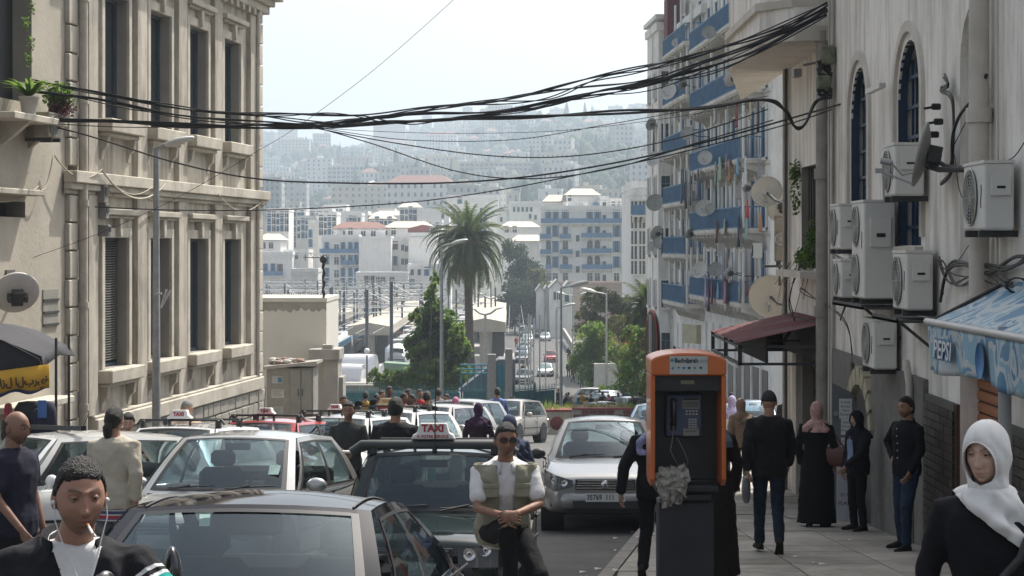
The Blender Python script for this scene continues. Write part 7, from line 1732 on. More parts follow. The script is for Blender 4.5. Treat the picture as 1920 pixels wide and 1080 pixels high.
def scooter(loc, rz):
 o = empty('scooter', loc, rz, 'black scooter whose two mirrors rise before the black sedan', 'scooter')
 BK = mat('scooter_black', (.012, .012, .013), .25, var=0, coat=.6)
 g = MB(); g.tube([(0, .0, .35), (0, .15, .75), (0, .22, 1.02)], .03, 8); g.tube([(-.34, .25, 1.04), (-.1, .2, 1.04), (.1, .2, 1.04), (.34, .25, 1.04)], .016, 8); g.build('handlebar', IRON, o)
 g = MB(); g.cbox((0, .14, .72), (.34, .16, .62), bev=.05); g.cbox((0, .14, 1.0), (.24, .2, .14), bev=.05); g.build('front_fairing', BK, o)
 g = MB(); g.cbox((0, 1.0, .62), (.3, .85, .3), bev=.08); g.cbox((0, .5, .3), (.32, .6, .08), bev=.02); g.build('body', BK, o)
 g = MB(); g.cbox((0, .95, .8), (.28, .7, .1), bev=.04); g.build('seat', TRIM, o)
 for y in (0, 1.25):
  g = MB(); g.lathe([(.12, 0), (.2, .0), (.24, .03), (.24, .09), (.2, .12), (.12, .12)], (-.06, y, .24), 20, 0, 'x'); wq = g.build('wheel', TYRE, o); g = MB(); g.lathe([(.01, 0), (.17, .0), (.17, .06), (.01, .06)], (-.03, y, .24), 16, 0, 'x'); g.build('rim', RIM, wq)
 for s, tl in ((-1, .25), (1, -.05)):
  g = MB(); g.tube([(s * .2, .22, 1.05), (s * .24, .18, 1.2)], .008, 6); g.build('mirror_stem', IRON, o)
  g = MB(); M = Matrix.Translation((s * .24 - .0, .16, 1.26)) @ Matrix.Rotation(tl * 1.6, 4, 'Y') @ Matrix.Rotation(s * .5, 4, 'Z'); g.ball((0, 0, 0), (.055, .03, .085), 12, 0, M); g.build('mirror', BK, o)
 return o
PEND = []
SKINM = vcmat('skin', .55, .12, 260, .35, .06)
def fabric(name, c, var=.1): return mat('fabric_' + name, c, .88, var=var, vs=9, bump=.25, bs=220, spec=.2)
def headgrid(mb, cols, hc, R3, s, skin, res, seed, male=True, stub=.3, lips=(.3, .12, .1), brow=(.02, .015, .012), frown=0, ears=True):
 nu, nv = res; r = random.Random(seed); V = []; skin = Vector(skin)
 G = lambda x, z, cx, cz, sx, sz: exp(-((x - cx) / sx) ** 2 - ((z - cz) / sz) ** 2)
 fl = .95 + .1 * r.random()
 for j in range(nv + 1):
  la = pi * j / nv - pi / 2
  for i in range(nu):
   lo = 2 * pi * i / nu
   x, y, z = cos(la) * cos(lo), cos(la) * sin(lo), sin(la)
   a, b, c = .075, .098, .118
   if z < 0: a *= 1 - .30 * (-z) ** 1.6; b *= 1 - .12 * (-z) ** 1.5
   X, Y, Z = a * x, b * y, c * z
   if y > 0 and z < -.2: Y *= 1 - .45 * min(1, (-z - .2) / .7)
   if y > 0 and z > 0: Y *= 1.05
   c_ = skin.copy()
   ax_ = abs(X)
   if Y < 0:
    ff = min(1, -y * 1.6); d = 0
    if z < -.3: d += .012 * min(1, (-z - .3) / .4)
    d += .021 * G(X, Z, 0, -.029, .0115, .013) + .014 * G(X, Z, 0, -.006, .0075, .027) + .004 * (G(X, Z, .013, -.034, .008, .008) + G(X, Z, -.013, -.034, .008, .008))
    d -= .013 * (G(X, Z, .031, .012, .017, .013) + G(X, Z, -.031, .012, .017, .013)); d += .007 * G(X, Z, 0, .033, .045, .008) + .004 * (G(X, Z, .046, -.022, .018, .018) + G(X, Z, -.046, -.022, .018, .018))
    d += .006 * G(X, Z, 0, -.0575, .022, .006) + .0065 * G(X, Z, 0, -.069, .018, .006) - .004 * G(X, Z, 0, -.0632, .023, .0018) - .004 * G(X, Z, 0, -.08, .02, .006) + .006 * G(X, Z, 0, -.098, .02, .012)
    d -= .006 * (G(X, Z, .05, -.055, .016, .022) + G(X, Z, -.05, -.055, .016, .022)) - .005 * G(X, Z, 0, .07, .04, .02)
    d -= .0035 * (G(X, Z, .026, -.04, .006, .016) + G(X, Z, -.026, -.04, .006, .016)) + .002 * (G(X, Z, .03, -.045, .006, .014) + G(X, Z, -.03, -.045, .006, .014))
    Y -= d * ff
    li = max(G(X, Z, 0, -.0575, .021, .005), G(X, Z, 0, -.0685, .019, .0055)); c_ = c_.lerp(Vector(lips), min(1, li * 1.1))
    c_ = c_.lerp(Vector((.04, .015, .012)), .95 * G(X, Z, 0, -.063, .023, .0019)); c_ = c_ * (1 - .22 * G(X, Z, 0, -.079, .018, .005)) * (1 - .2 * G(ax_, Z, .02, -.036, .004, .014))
    ax = abs(X); bz = .032 + .006 * sin((ax - .012) / .038 * pi * .8) - .1 * frown * max(0, .03 - ax)
    br = exp(-((Z - bz) / (.0042 if male else .003)) ** 2) * (1 if .012 < ax < .05 else 0); c_ = c_.lerp(Vector(brow), .85 * br)
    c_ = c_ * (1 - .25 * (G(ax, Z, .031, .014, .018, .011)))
    if male and stub:
     st = stub * min(1, max(0, (-Z - .035) / .02)) * (1 - li); st = max(st, stub * 1.1 * G(X, Z, 0, -.048, .03, .005)); c_ = c_.lerp(Vector(brow) * 1.5, min(.85, st))
    c_ = c_.lerp(Vector((.03, .012, .01)), .85 * G(abs(X), Z, .0075, -.039, .0045, .0024))
   else:
    if male and stub and z < -.1: c_ = c_.lerp(Vector(brow) * 1.5, stub * .4)
   V.append(Vector((X, Y, Z)) * s); cols.append(tuple(c_ * (1 + .05 * nz(X, Y, Z, 60))) + (1,))
 F_ = [(j * nu + i, j * nu + (i + 1) % nu, (j + 1) * nu + (i + 1) % nu, (j + 1) * nu + i) for j in range(nv) for i in range(nu)]
 mb.add([hc + R3 @ v for v in V], F_, 0, True)
 def addball(c, rad, colf, n=10, M3=None):
  k0 = len(mb.v); mb.ball((0, 0, 0), rad, n)
  for k in range(k0, len(mb.v)):
   p = Vector(mb.v[k]); cols.append(colf(p) + (1,)); p2 = (M3 @ p) if M3 else p; mb.v[k] = tuple(hc + R3 @ ((p2 + Vector(c)) * s))
 sk = tuple(skin)
 if ears:
  for q in (-1, 1): addball((q * .078, .012, -.008), (.009, .019, .031), lambda p: tuple(skin * .9), 8, Matrix.Rotation(-q * .3, 3, 'Z'))
 if nu >= 32:
  for q in (-1, 1):
   def ec(p, q=q):
    e = abs(p.x) / .0128; up = (.0022 if male else .0036) * (1 - .5 * e * e); lo = -.0034 * (1 - .6 * e * e); x = p.x; zz = p.z
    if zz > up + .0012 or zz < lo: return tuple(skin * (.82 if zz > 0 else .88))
    if zz > up - .0004: return (.02, .01, .008)
    rr = x * x + zz * zz
    return (.012, .008, .007) if rr < .0000065 else (.045, .022, .012) if rr < .000033 else (.24, .2, .175)
   addball((q * .031, -.0785, .0118), .0132, ec, 26)
def hairmesh(hc, R3, s, kind, seed, res=(40, 30), thick=.012):
 mb = MB(); nu, nv = res; r = random.Random(seed); V = []; mk = []
 for j in range(nv + 1):
  la = pi * j / nv - pi / 2
  for i in range(nu):
   lo = 2 * pi * i / nu; x, y, z = cos(la) * cos(lo), cos(la) * sin(lo), sin(la)
   a, b, c = .075, .098, .118
   if z < 0: a *= 1 - .30 * (-z) ** 1.6
   X, Y, Z = a * x, b * y * (1.05 if y > 0 else 1), c * z
   hl = .07 - .012 * abs(x) if y < -.45 else (.07 - (y + .45) / .55 * .083 if y < .1 else -.013 - .055 * min(1, (y - .1) / .5))
   if kind == 'bald': hl = 9 if y < .2 or z > .35 else -.05
   if kind == 'cap': hl = .035 if y < 0 else .0
   m = (Z - hl) / .014; m = max(-1, min(1, m)); mk.append(m)
   n1 = nz(X, Y, Z, 190) * .45 + nz(X, Y, Z, 40) * .35
   off = thick * (.35 + .65 * max(0, m)) * (1 + (n1 if kind != 'cap' else 0)) if m > 0 else -.004
   if kind == 'short' and z > .6: off += thick * .3
   V.append((Vector((X, Y, Z)) + Vector((x, y, z)).normalized() * off) * s)
 Fs = []
 for j in range(nv):
  for i in range(nu):
   f = (j * nu + i, j * nu + (i + 1) % nu, (j + 1) * nu + (i + 1) % nu, (j + 1) * nu + i)
   if sum(mk[k] > -.6 for k in f) >= 3: Fs.append(f)
 mb.add([hc + R3 @ v for v in V], Fs, 0, True)
 if kind == 'ponytail': mb.tube([hc + R3 @ (Vector(p) * s) for p in ((0, .1, -.02), (0, .125, -.06), (0, .12, -.12), (0, .11, -.19))], .03, 8, rr=[.03, .045, .04, .012])
 if kind == 'cap':
  q = [hc + R3 @ (Vector(p) * s) for p in ((-.06, -.085, .045), (.06, -.085, .045), (.05, -.15, .03), (0, -.165, .028), (-.05, -.15, .03))]; mb.add(q, [(0, 1, 2, 3, 4)])
 return mb
def scarf(hc, R3, s, body_rot, seed, drop=.34, res=(56, 44), spread=1.0):
 "headscarf: closed round the head with a face opening, draped over neck and shoulders; hc = head centre"
 mb = MB(); nu, nv = res; r = random.Random(seed); V = []; P0 = []; ph = r.uniform(0, 6)
 for j in range(nv + 1):
  t = j / nv
  z = .134 - t * (.134 + drop)
  for i in range(nu):
   lo = 2 * pi * i / nu; cx, cy = cos(lo), sin(lo)
   hh = max(0 if z > 0 else .35, 1 - (z / .134) ** 2)
   w1, d1 = .087 * sqrt(max(hh, 0)), .112 * sqrt(max(hh, 0))
   k = min(1, max(0, (-.02 - z) / .12)); k = k * k * (3 - 2 * k)       # towards the neck
   w1, d1 = w1 * (1 - k) + .076 * k, d1 * (1 - k) + .085 * k
   if z > -.02: w1, d1 = max(w1, .001), max(d1, .001)
   q = min(1, max(0, (-.13 - z) / max(.05, drop - .13))); q2 = q ** .45
   w2, d2 = w1 + (.15 * spread) * q2, d1 + .085 * q2 * spread
   n1 = sin(lo * 5 + ph + z * 18 + 2.5 * sin(z * 21 + lo)) * .5 + nz(cx * 2, cy * 2, z * 9, 1.6)
   am = .0038 + .013 * k + .01 * q
   rr = 1 + (n1 * am) / .09
   p = Vector((cx * w2 * rr, cy * d2 * rr + .006 + (.02 * k - .012) * (1 - q), z - (.02 * q * (1 if cy < 0 else .3))))
   if z < -.07 and z > -.15 and cy < -.2: p.y -= .018 * (1 - abs(z + .11) / .04)
   if cy > 0: p.y += .03 * q2
   ee = sqrt((p.x / .064) ** 2 + ((p.z + .024) / .085) ** 2)
   if p.y < 0 and .86 < ee < 1.14: p.x /= ee; p.z = (p.z + .024) / ee - .024
   zl = -.25 - .75 * p.x
   if spread == .96 and abs(p.z - zl) < .012: p.z = zl
   head = R3 @ (p * s); bod = body_rot @ (p * s); kk = min(1, max(0, (-.08 - z) / .12)); V.append(hc + head.lerp(bod, kk)); P0.append(p)
 Fs = []
 for j in range(nv):
  for i in range(nu):
   f = (j * nu + i, (j + 1) * nu + i, (j + 1) * nu + (i + 1) % nu, j * nu + (i + 1) % nu)
   c = sum((P0[k] for k in f), Vector()) / 4
   if c.y < 0 and (c.x / .064) ** 2 + ((c.z + .024) / .085) ** 2 < .97: continue
   if spread == .96 and c.z < -.25 - .75 * c.x: continue
   Fs.append(f)
 mb.add(V, Fs, 0, True); return mb
def hand(mb, cols, w, d, nrm, side, curl, s, skin, near=True, spreadf=.06):
 "w wrist, d direction of the hand, nrm back-of-hand normal; side +1/-1 thumb side"
 d = Vector(d).normalized(); nrm = Vector(nrm); nrm = (nrm - d * nrm.dot(d)).normalized(); t = d.cross(nrm) * side; k0 = len(mb.v)
 w = Vector(w); rings = []
 for f, hw, ht in ((-.02, .026, .02), (.02, .03, .017), (.055, .04, .015), (.085, .041, .012), (.095, .036, .008)):
  c = w + d * f * s; rings.append([c + (t * cos(a * pi / 4) * hw + nrm * sin(a * pi / 4) * ht) * s for a in range(8)])
 mb.loft(rings, 0)
 for i, (o_, l) in enumerate(((.032, .07), (.011, .08), (-.011, .074), (-.031, .058))):
  p = w + (d * .085 + t * o_) * s; a = .12 + .1 * i * .3; pts = [p - d * .02 * s, p]; dd = (d + t * o_ * 3 * spreadf * 10 * .3).normalized()
  for k in range(3 if near else 2):
   a += curl * (1, 1.1, .8)[k]; v = dd * cos(a) - nrm * sin(a); p = p + v * l * (.45, .32, .25)[k] * s; pts.append(p)
  mb.tube(pts, .009, 6 if near else 4, rr=[.0095 * s, .0095 * s] + [(.0088, .0082, .0068)[k] * s for k in range(len(pts) - 2)])
 p = w + (d * .03 + t * .03) * s; v1 = (d * .6 + t * .75 - nrm * (.2 + .3 * curl)).normalized(); v2 = (d * .9 + t * .15 - nrm * (.3 + .5 * curl)).normalized()
 mb.tube([p - v1 * .02 * s, p + v1 * .035 * s, p + (v1 * .035 + v2 * .03) * s, p + (v1 * .035 + v2 * .052) * s], .011, 6, rr=[.013 * s, .0115 * s, .0098 * s, .0078 * s])
 cols += [tuple(skin) + (1,)] * (len(mb.v) - k0)
def capsule(mb, pts, rr, n=10, flat=1.0):
 pts = [Vector(p) for p in pts]; a = (pts[0] - pts[1]).normalized(); b = (pts[-1] - pts[-2]).normalized()
 P_ = [pts[0] + a * rr[0] * .75, pts[0] + a * rr[0] * .4] + pts + [pts[-1] + b * rr[-1] * .4, pts[-1] + b * rr[-1] * .75]
 mb.tube(P_, 0, n, rr=[rr[0] * .45, rr[0] * .85] + list(rr) + [rr[-1] * .85, rr[-1] * .45])
def torso(mb, J, k, w0=.15, bot='pelvis', top=True, ext=0, n=16, dep=1.0):
 "lofted trunk following the spine; k = added thickness"
 P_, W_, C, N = J['pelvis'], J['waist'], J['chest'], J['neck']; s = J['s']
 ax = (J['shr'] - J['shl']).normalized(); hx = (J['hipr'] - J['hipl']).normalized()
 st = [(P_ - (W_ - P_).normalized() * (.06 * s + ext), .165, .115, hx), (P_, .175, .125, hx), (P_.lerp(W_, .6), .158, .112, hx), (W_, .148, .108, hx.lerp(ax, .5)), (W_.lerp(C, .6), .165, .118, ax), (C, .18, .122, ax), (C.lerp(N, .45), .188, .11, ax), (C.lerp(N, .78), .145, .085, ax), (N, .07, .06, ax)]
 rings = []
 for i, (c, w, d, x) in enumerate(st):
  up = (st[min(i + 1, len(st) - 1)][0] - st[max(0, i - 1)][0]).normalized(); y = up.cross(x).normalized(); x = y.cross(up).normalized()
  w = w * s * J.get('fat', 1) + k * .8; d = d * s * J.get('fat', 1) * dep + k
  rings.append([c + x * w * (abs(cos(a)) ** .8) * (1 if cos(a) > 0 else -1) + y * d * (abs(sin(a)) ** .9) * (1 if sin(a) > 0 else -1) for a in [2 * pi * q / n for q in range(n)]])
 mb.loft([r[::-1] for r in rings], 0)
def shoe(mb, ankle, toe_dir, s, up=None):
 t = Vector(toe_dir).normalized(); up = Vector((0, 0, 1)) if up is None else up; sd = t.cross(up).normalized(); up = sd.cross(t).normalized(); a = Vector(ankle)
 sole = a - up * .085 * s; rings = []
 for f, w, h in ((-.075, .022, .05), (-.06, .036, .085), (0, .04, .1), (.06, .044, .075), (.13, .049, .052), (.18, .042, .042), (.205, .02, .03)):
  c = sole + t * f * s; rings.append([c + sd * cos(q) * w * s + up * max(0, sin(q)) * h * s + up * (-.0 if sin(q) > 0 else 0) for q in [2 * pi * k / 10 for k in range(10)]])
 mb.loft(rings, 0)
BASEJ = dict(pelvis=(0, 0, .95), waist=(0, 0, 1.1), chest=(0, .005, 1.28), neck=(0, .02, 1.46), head=(0, -.012, 1.60), shl=(-.175, .01, 1.385), shr=(.175, .01, 1.385), ell=(-.25, .03, 1.13), elr=(.25, .03, 1.13), wrl=(-.24, -.06, .88), wrr=(.24, -.06, .88), hipl=(-.088, 0, .92), hipr=(.088, 0, .92), knl=(-.1, -.02, .5), knr=(.1, -.02, .5), anl=(-.105, .02, .09), anr=(.105, .02, .09))
POSES = dict(stand={}, walk=dict(knl=(-.09, -.14, .53), anl=(-.09, -.16, .1), knr=(.09, .02, .49), anr=(.09, .27, .17), ell=(-.24, .12, 1.14), wrl=(-.23, .08, .9), elr=(.24, -.06, 1.13), wrr=(.22, -.2, .92)),
   walk2=dict(knr=(.09, -.14, .53), anr=(.09, -.16, .1), knl=(-.09, .02, .49), anl=(-.09, .27, .17), elr=(.24, .12, 1.14), wrr=(.23, .08, .9), ell=(-.24, -.06, 1.13), wrl=(-.22, -.2, .92)),
   front=dict(ell=(-.25, -.03, 1.13), wrl=(-.07, -.27, 1.1), elr=(.25, -.03, 1.13), wrr=(.07, -.27, 1.1)), hip=dict(ell=(-.42, .1, 1.18), wrl=(-.2, -.02, 1.02)), hipr=dict(elr=(.42, .1, 1.18), wrr=(.2, -.02, 1.02)),
   phone=dict(elr=(.26, -.12, 1.2), wrr=(.1, -.2, 1.42)), fold=dict(ell=(-.25, -.08, 1.13), wrl=(.08, -.2, 1.18), elr=(.25, -.08, 1.13), wrr=(-.08, -.22, 1.15)))
SK = dict(tan=(.33, .185, .12), light=(.44, .27, .2), brown=(.22, .115, .07), dark=(.13, .065, .042))
def person(px, Y, rz, H, label, top, bottom=None, pose='stand', over={}, skin='tan', hair='short', hairc=(.015, .012, .01), sc_=None, coat=False, dress=None, shorts=False, sleeve='long', vox=.014, q=1, turn=0, tilt=0, group=None, shoec=(.02, .018, .016), fat=1.0, male=True, stub=.3, zoff=None, bag=None, X=None, z=None, lean=None, res=None, legs=True, thick=.012, sdrop=.34, extra=None, sspread=1.0, hands=True, handp=None, frown=0, brow=None):
 s = H / 1.74; rzr = radians(rz)
 X = XX(px, Y) if X is None else X
 z = (gz(Y) + (.135 if X > KX(Y) and Y < 42 else .01)) if z is None else z
 o = empty('person', (X, Y, z), rzr, label, 'person', group)
 J = dict(BASEJ); J.update(POSES[pose]); J.update(over); J = {k: Vector(v) * s for k, v in J.items()}; J['s'] = s; J['fat'] = fat
 skc = SK[skin] if isinstance(skin, str) else skin
 sk = Vector(skc)
 hc = J['head'] + Vector((0, 0, .0)); R3 = (Matrix.Rotation(radians(turn), 3, 'Z') @ Matrix.Rotation(radians(tilt), 3, 'X'))
 nm = 'Q'
 mb = MB(); capsule(mb, [J['neck'] - Vector((0, 0, .04 * s)), hc - Vector((0, -.025 * s, .07 * s))], [.062 * s, .055 * s])
 torso(mb, J, -.03 * s)
 for a in 'lr':
  capsule(mb, [J['sh' + a], J['el' + a], J['wr' + a]], [.036 * s * fat, .039 * s, .027 * s])
  capsule(mb, [J['hip' + a], J['kn' + a], J['an' + a]], [.07 * s, .05 * s, .035 * s])
 hb = MB(); cols = []
 res = res or ((96, 80) if q >= 3 else (36, 28) if q == 2 else (16, 12))
 headgrid(hb, cols, hc, R3, s, skc, res, sum(map(ord, label)) % 97, male, stub if male else 0, frown=frown, lips=tuple(sk * .75 + Vector((.05, -.02, -.01))), brow=brow or hairc, ears=sc_ is None)
 for a, sd in (('l', 1), ('r', -1)):
  if not hands: continue
  if handp and a in handp: d, n_, cu = handp[a]
  else: d = (J['wr' + a] - J['el' + a]).normalized(); d = (d + Vector((0, -.15, -.3))).normalized(); n_ = Vector((-1 if a == 'l' else 1, .2, 0)); cu = .35
  hand(hb, cols, J['wr' + a] + (J['wr' + a] - J['el' + a]).normalized() * .01, d, n_, sd, cu, s, sk * .95, q > 1)
 PEND.append(dict(name='body', mb=mb, mat=SKINM, par=o, vox=max(vox, .012), disp=0, join=(hb, cols), skin=skc))
 sl_e = dict(long=1, short=.0, none=-1)[sleeve]
 def garment(name, matl, k, lo=True, ext=.0, sl=1, disp=.012, vx=None, dep=1.0):
  g = MB(); torso(g, J, k * s, ext=ext * s, dep=dep)
  for a in 'lr':
   sh, el, wr = J['sh' + a], J['el' + a], J['wr' + a]; e2 = wr + (el - wr).normalized() * .015 * s
   inner = sh + (J['chest'] - sh) * .3 + Vector((0, 0, .02)) * s
   if sl == 1: capsule(g, [inner, sh, el, e2], [(.05 + k) * s, (.052 + k * .8) * s * fat, (.043 + k * .7) * s, (.033 + k * .7) * s])
   elif sl == 0: capsule(g, [inner, sh, sh.lerp(el, .7)], [(.05 + k) * s, (.052 + k) * s * fat, (.052 + k) * s])
   else: capsule(g, [inner, sh + (inner - sh) * .1], [(.075 + k) * s, (.07 + k) * s])
  PEND.append(dict(name=name, mb=g, mat=matl, par=o, vox=vx or vox, disp=disp)); return g
 if dress is not None:
  g = MB(); torso(g, J, .018 * s); hem = .06 * s; rings = []; n = 22; hw0 = .2 * s; r_ = random.Random(sum(map(ord, label)) % 31); ph = r_.uniform(0, 6)
  fx = (J['anl'] + J['anr']) / 2
  for i in range(12):
   t = i / 11; zc = (J['waist'].z - .02) * (1 - t) + hem * t; c = J['waist'].lerp(Vector((fx.x * .5, fx.y * .6, zc)), min(1, t * 1.2)); c.z = zc
   w = (.165 + .05 * min(1, t * 3) + .055 * t) * s * fat; d = (.125 + .045 * min(1, t * 3) + .06 * t) * s * fat
   rings.append([(c.x + cos(a) * w * (1 + .05 * t * sin(a * 7 + ph + 2 * t)), c.y + sin(a) * d * (1 + .06 * t * sin(a * 6 + ph)), zc) for a in [2 * pi * j / n for j in range(n)]])
  g.loft([x for x in rings[::-1]], 0)
  for a in 'lr':
   sh, el, wr = J['sh' + a], J['el' + a], J['wr' + a]; capsule(g, [sh + (J['chest'] - sh) * .3, sh, el, wr], [.066 * s, .066 * s, .06 * s, .054 * s])
  PEND.append(dict(name='dress', mb=g, mat=dress, par=o, vox=vox, disp=.016))
 else:
  garment('coat' if coat else 'shirt', top, .03 if coat else .014, ext=.05 if not coat else .08, sl=sl_e, disp=.016 if coat else .011)
  if bottom is not None and legs:
   g = MB(); P_ = J['pelvis']; capsule(g, [J['hipl'] + Vector((.02, 0, .05)) * s, J['hipr'] + Vector((-.02, 0, .05)) * s], [.115 * s * fat, .115 * s * fat], 12)
   for a in 'lr': capsule(g, [J['hip' + a], J['kn' + a], J['an' + a] + (J['kn' + a] - J['an' + a]).normalized() * .0], [.098 * s * fat, .07 * s, .056 * s], 12)
   PEND.append(dict(name='trousers', mb=g, mat=bottom, par=o, vox=vox, disp=.014))
 if legs:
  sm = fabric('shoe_%d' % int(sum(shoec) * 300), shoec)
  for a in 'lr':
   v = J['an' + a] - J['kn' + a]; td = Vector((-.15 if a == 'l' else .15, -1, 0)); upv = None
   if J['an' + a].z > .13 * s: td = Vector((0, -.8, -.75)); upv = Vector((0, -.6, .8))
   g = MB(); shoe(g, J['an' + a], td, s, upv); g.build('shoe', sm, o)
 HM = mat('hair_%d' % int(sum(hairc) * 999), hairc, .55, var=.3, vs=60, bump=.9, bs=180, spec=.4)
 if sc_ is not None:
  g = scarf(hc, R3, s, Matrix.Identity(3), sum(map(ord, label)) % 61, sdrop, (96, 90) if q >= 3 else (44, 34) if q == 2 else (24, 20), sspread); sco = g.build('headscarf', sc_, o); mod(sco, 'SOLIDIFY', thickness=.004, offset=1)
  if q >= 3: mod(sco, 'SUBSURF', levels=1, render_levels=1)
 elif hair:
  g = hairmesh(hc, R3, s, hair, sum(map(ord, label)) % 53, (96, 72) if q >= 3 else (40, 30) if q == 2 else (20, 16), thick); g.build('hair' if hair != 'cap' else 'cap', HM if hair != 'cap' else fabric('cap', (.03, .028, .03)), o)
 if bag:
  c, dim, m_, strap = bag; g = MB(); g.cbox((0, 0, 0), dim, bev=min(dim) * .3); b = g.build('handbag', m_, None, o.location + Matrix.Rotation(rzr, 3, 'Z') @ (Vector(c) * s), (0, 0, rzr)); mod(b, 'SUBSURF', levels=2, render_levels=2)
  tag(b, strap[0], 'bag')
  g = MB(); M = Matrix.Rotation(rzr, 3, 'Z').inverted(); g.tube([Vector((-dim[0] * .35, 0, dim[2] * .4)), (Vector(strap[1]) - Vector(c)) * s, Vector((dim[0] * .35, 0, dim[2] * .4))], .012, 6); g.build('strap', m_, b)
 o['_j'] = 0; del o['_j']
 return o, J, hc, R3
tx1 = bpy.data.textures.new('wrinkle', 'CLOUDS'); tx1.noise_scale = .09; tx1.noise_depth = 2
def finish_people():
 tmp = []
 for d in PEND:
  me = d['mb'].mesh('t', d['mat']); t = bpy.data.objects.new('t', me); col.objects.link(t)
  m = t.modifiers.new('r', 'REMESH'); m.mode = 'VOXEL'; m.voxel_size = d['vox']; m.use_smooth_shade = True
  m = t.modifiers.new('s', 'SMOOTH'); m.iterations = 3 if d['vox'] > .012 else 5; m.factor = .6
  if d['disp']:
   m = t.modifiers.new('d', 'DISPLACE'); m.texture = tx1; m.strength = d['disp'] * 1.6; m.mid_level = .5; m.texture_coords = 'LOCAL'
  tmp.append(t)
 bpy.context.view_layer.update(); dg = bpy.context.evaluated_depsgraph_get()
 for d, t in zip(PEND, tmp):
  me = bpy.data.meshes.new_from_object(t.evaluated_get(dg), depsgraph=dg)
  if d.get('join'):
   hb, cols = d['join']; n0 = len(me.vertices); co = np.empty(n0 * 3); me.vertices.foreach_get('co', co)
   fs = [list(p.vertices) for p in me.polygons]; v = [tuple(x) for x in co.reshape(-1, 3)] + [tuple(x) for x in hb.v]; fs += [[n0 + i for i in f] for f in hb.f]
   m2 = bpy.data.meshes.new('body'); m2.from_pydata(v, [], fs); m2.materials.append(d['mat'])
   ca = m2.color_attributes.new('Col', 'FLOAT_COLOR', 'POINT'); c = [tuple(d['skin']) + (1,)] * n0 + cols; ca.data.foreach_set('color', [x for t_ in c for x in t_])
   m2.polygons.foreach_set('use_smooth', [True] * len(m2.polygons)); m2.update(); me = m2
  ob = lobj(d['name'], me, d['par'])
  for e in d.get('extra', ()): e(ob)
 for t in tmp: bpy.data.objects.remove(t)
BLKF = fabric('black', (.009, .009, .011)); BLK2 = fabric('soft_black', (.016, .016, .019)); DEN = fabric('denim', (.025, .04, .07), .25); GRYF = fabric('charcoal', (.035, .038, .042)); TRB = fabric('black_trousers', (.008, .008, .009))
WHT = fabric('white', (.62, .61, .6), .04)
def front_panel(m_, hw, zt, zb_):
 def f(ob):
  me = ob.data; me.materials.append(m_); k = len(me.materials) - 1
  for p in me.polygons:
   c = p.center
   if c.y < .02 and abs(c.x) < hw and zb_ < c.z < zt: p.material_index = k
 return f
p1 = person(152, 6.0, 16, 1.71, 'man with a cigarette leaning over his scooter in a black tracksuit top with teal panel', BLK2, DEN, 'stand',
   dict(pelvis=(-.08, .22, .93), waist=(-.04, .1, 1.06), chest=(0, .02, 1.24), neck=(.0, -.02, 1.42), head=(.02, -.09, 1.555), shl=(-.19, .05, 1.33), shr=(.19, -.03, 1.325), ell=(-.33, -.05, 1.08), wrl=(-.2, -.28, .95), elr=(.36, -.2, 1.12), wrr=(.6, -.28, .94), hipl=(-.17, .22, .9), hipr=(.02, .22, .9)),
   skin=(.33, .18, .125), q=3, vox=.0075, turn=6, tilt=4, stub=.45, thick=.009, coat=True, frown=.6, X=-1.375, handp={'r': (Vector((.8, -.2, -.3)), Vector((0, -.3, 1)), .9), 'l': (Vector((.5, -.6, -.3)), Vector((0, -.5, 1)), .8)})
for d in PEND:
 if d['par'] is p1[0] and d['name'] == 'coat': d['name'] = 'jacket'; JK = d
def jacket_cols(ob):
 me = ob.data; mats_ = [fabric('teal_panel', (.02, .28, .25)), fabric('red_panel', (.45, .02, .025)), fabric('blue_panel', (.03, .17, .38)), fabric('white_piping', (.6, .6, .6)), WHT]
 for m in mats_: me.materials.append(m)
 J = p1[1]
 for v in me.vertices:
  c = v.co
  if c.y < -.02 and .95 < c.z < 1.43:
   h = .018 + max(0, (c.z - 1.2) * .32); d = abs(c.x - .01) - h
   if abs(d) < .0045: v.co.x -= d * (1 if c.x > .01 else -1)
  for a, lo, hi in (('r', .30, .62), ('l', .42, 1.4)):
   sh, el = J['sh' + a], J['el' + a]; vv = el - sh; t = (c - sh).dot(vv) / vv.length_squared
   if (c - sh - vv * t).length < .13 and (c.x > .17 if a == 'r' else c.x < -.17):
    for e in (lo - .022, lo + .022, hi - .022, hi + .022, lo - .11, lo - .07, hi - .11, hi - .07):
     if abs(t - e) < .015: v.co += vv * (e - t); break
 for p in me.polygons:
  c = p.center; mi = 0
  for a, lo, hi, cc in (('r', .30, .62, 1), ('l', .42, 1.4, 2)):
   sh, el = J['sh' + a], J['el' + a]; v = el - sh; t = (c - sh).dot(v) / v.length_squared; dist = (c - sh - v * t).length
   if abs(c.x - sh.x) > 0 and dist < .13 and (c.x > .17 if a == 'r' else c.x < -.17):
    if lo < t < hi: mi = cc
    for e in (lo, hi):
     if abs(t - e) < .022 or abs(t - e + .09) < .02: mi = 4
     elif -.09 < t - e < 0: mi = 0
  if mi == 0 and c.y < J['chest'].y and c.z < 1.205 and c.x > .02 and c.x < .2: mi = 3 if c.z < 1.18 else 4
  if c.y < -.02 and abs(c.x - .01) < (.018 + max(0, (c.z - 1.2) * .32)) and c.z > .95 and c.z < 1.43: mi = 5
  p.material_index = mi
JK['extra'] = [jacket_cols]
def on_head(p, v): return p[2] + p[3] @ (Vector(v) * p[1]['s'])
g = MB(); a, b = on_head(p1, (.006, -.105, -.064)), on_head(p1, (.012, -.165, -.082)); g.tube([a, a.lerp(b, .3)], .0042, 8, 1); g.tube([a.lerp(b, .3), b], .0042, 8, 0)
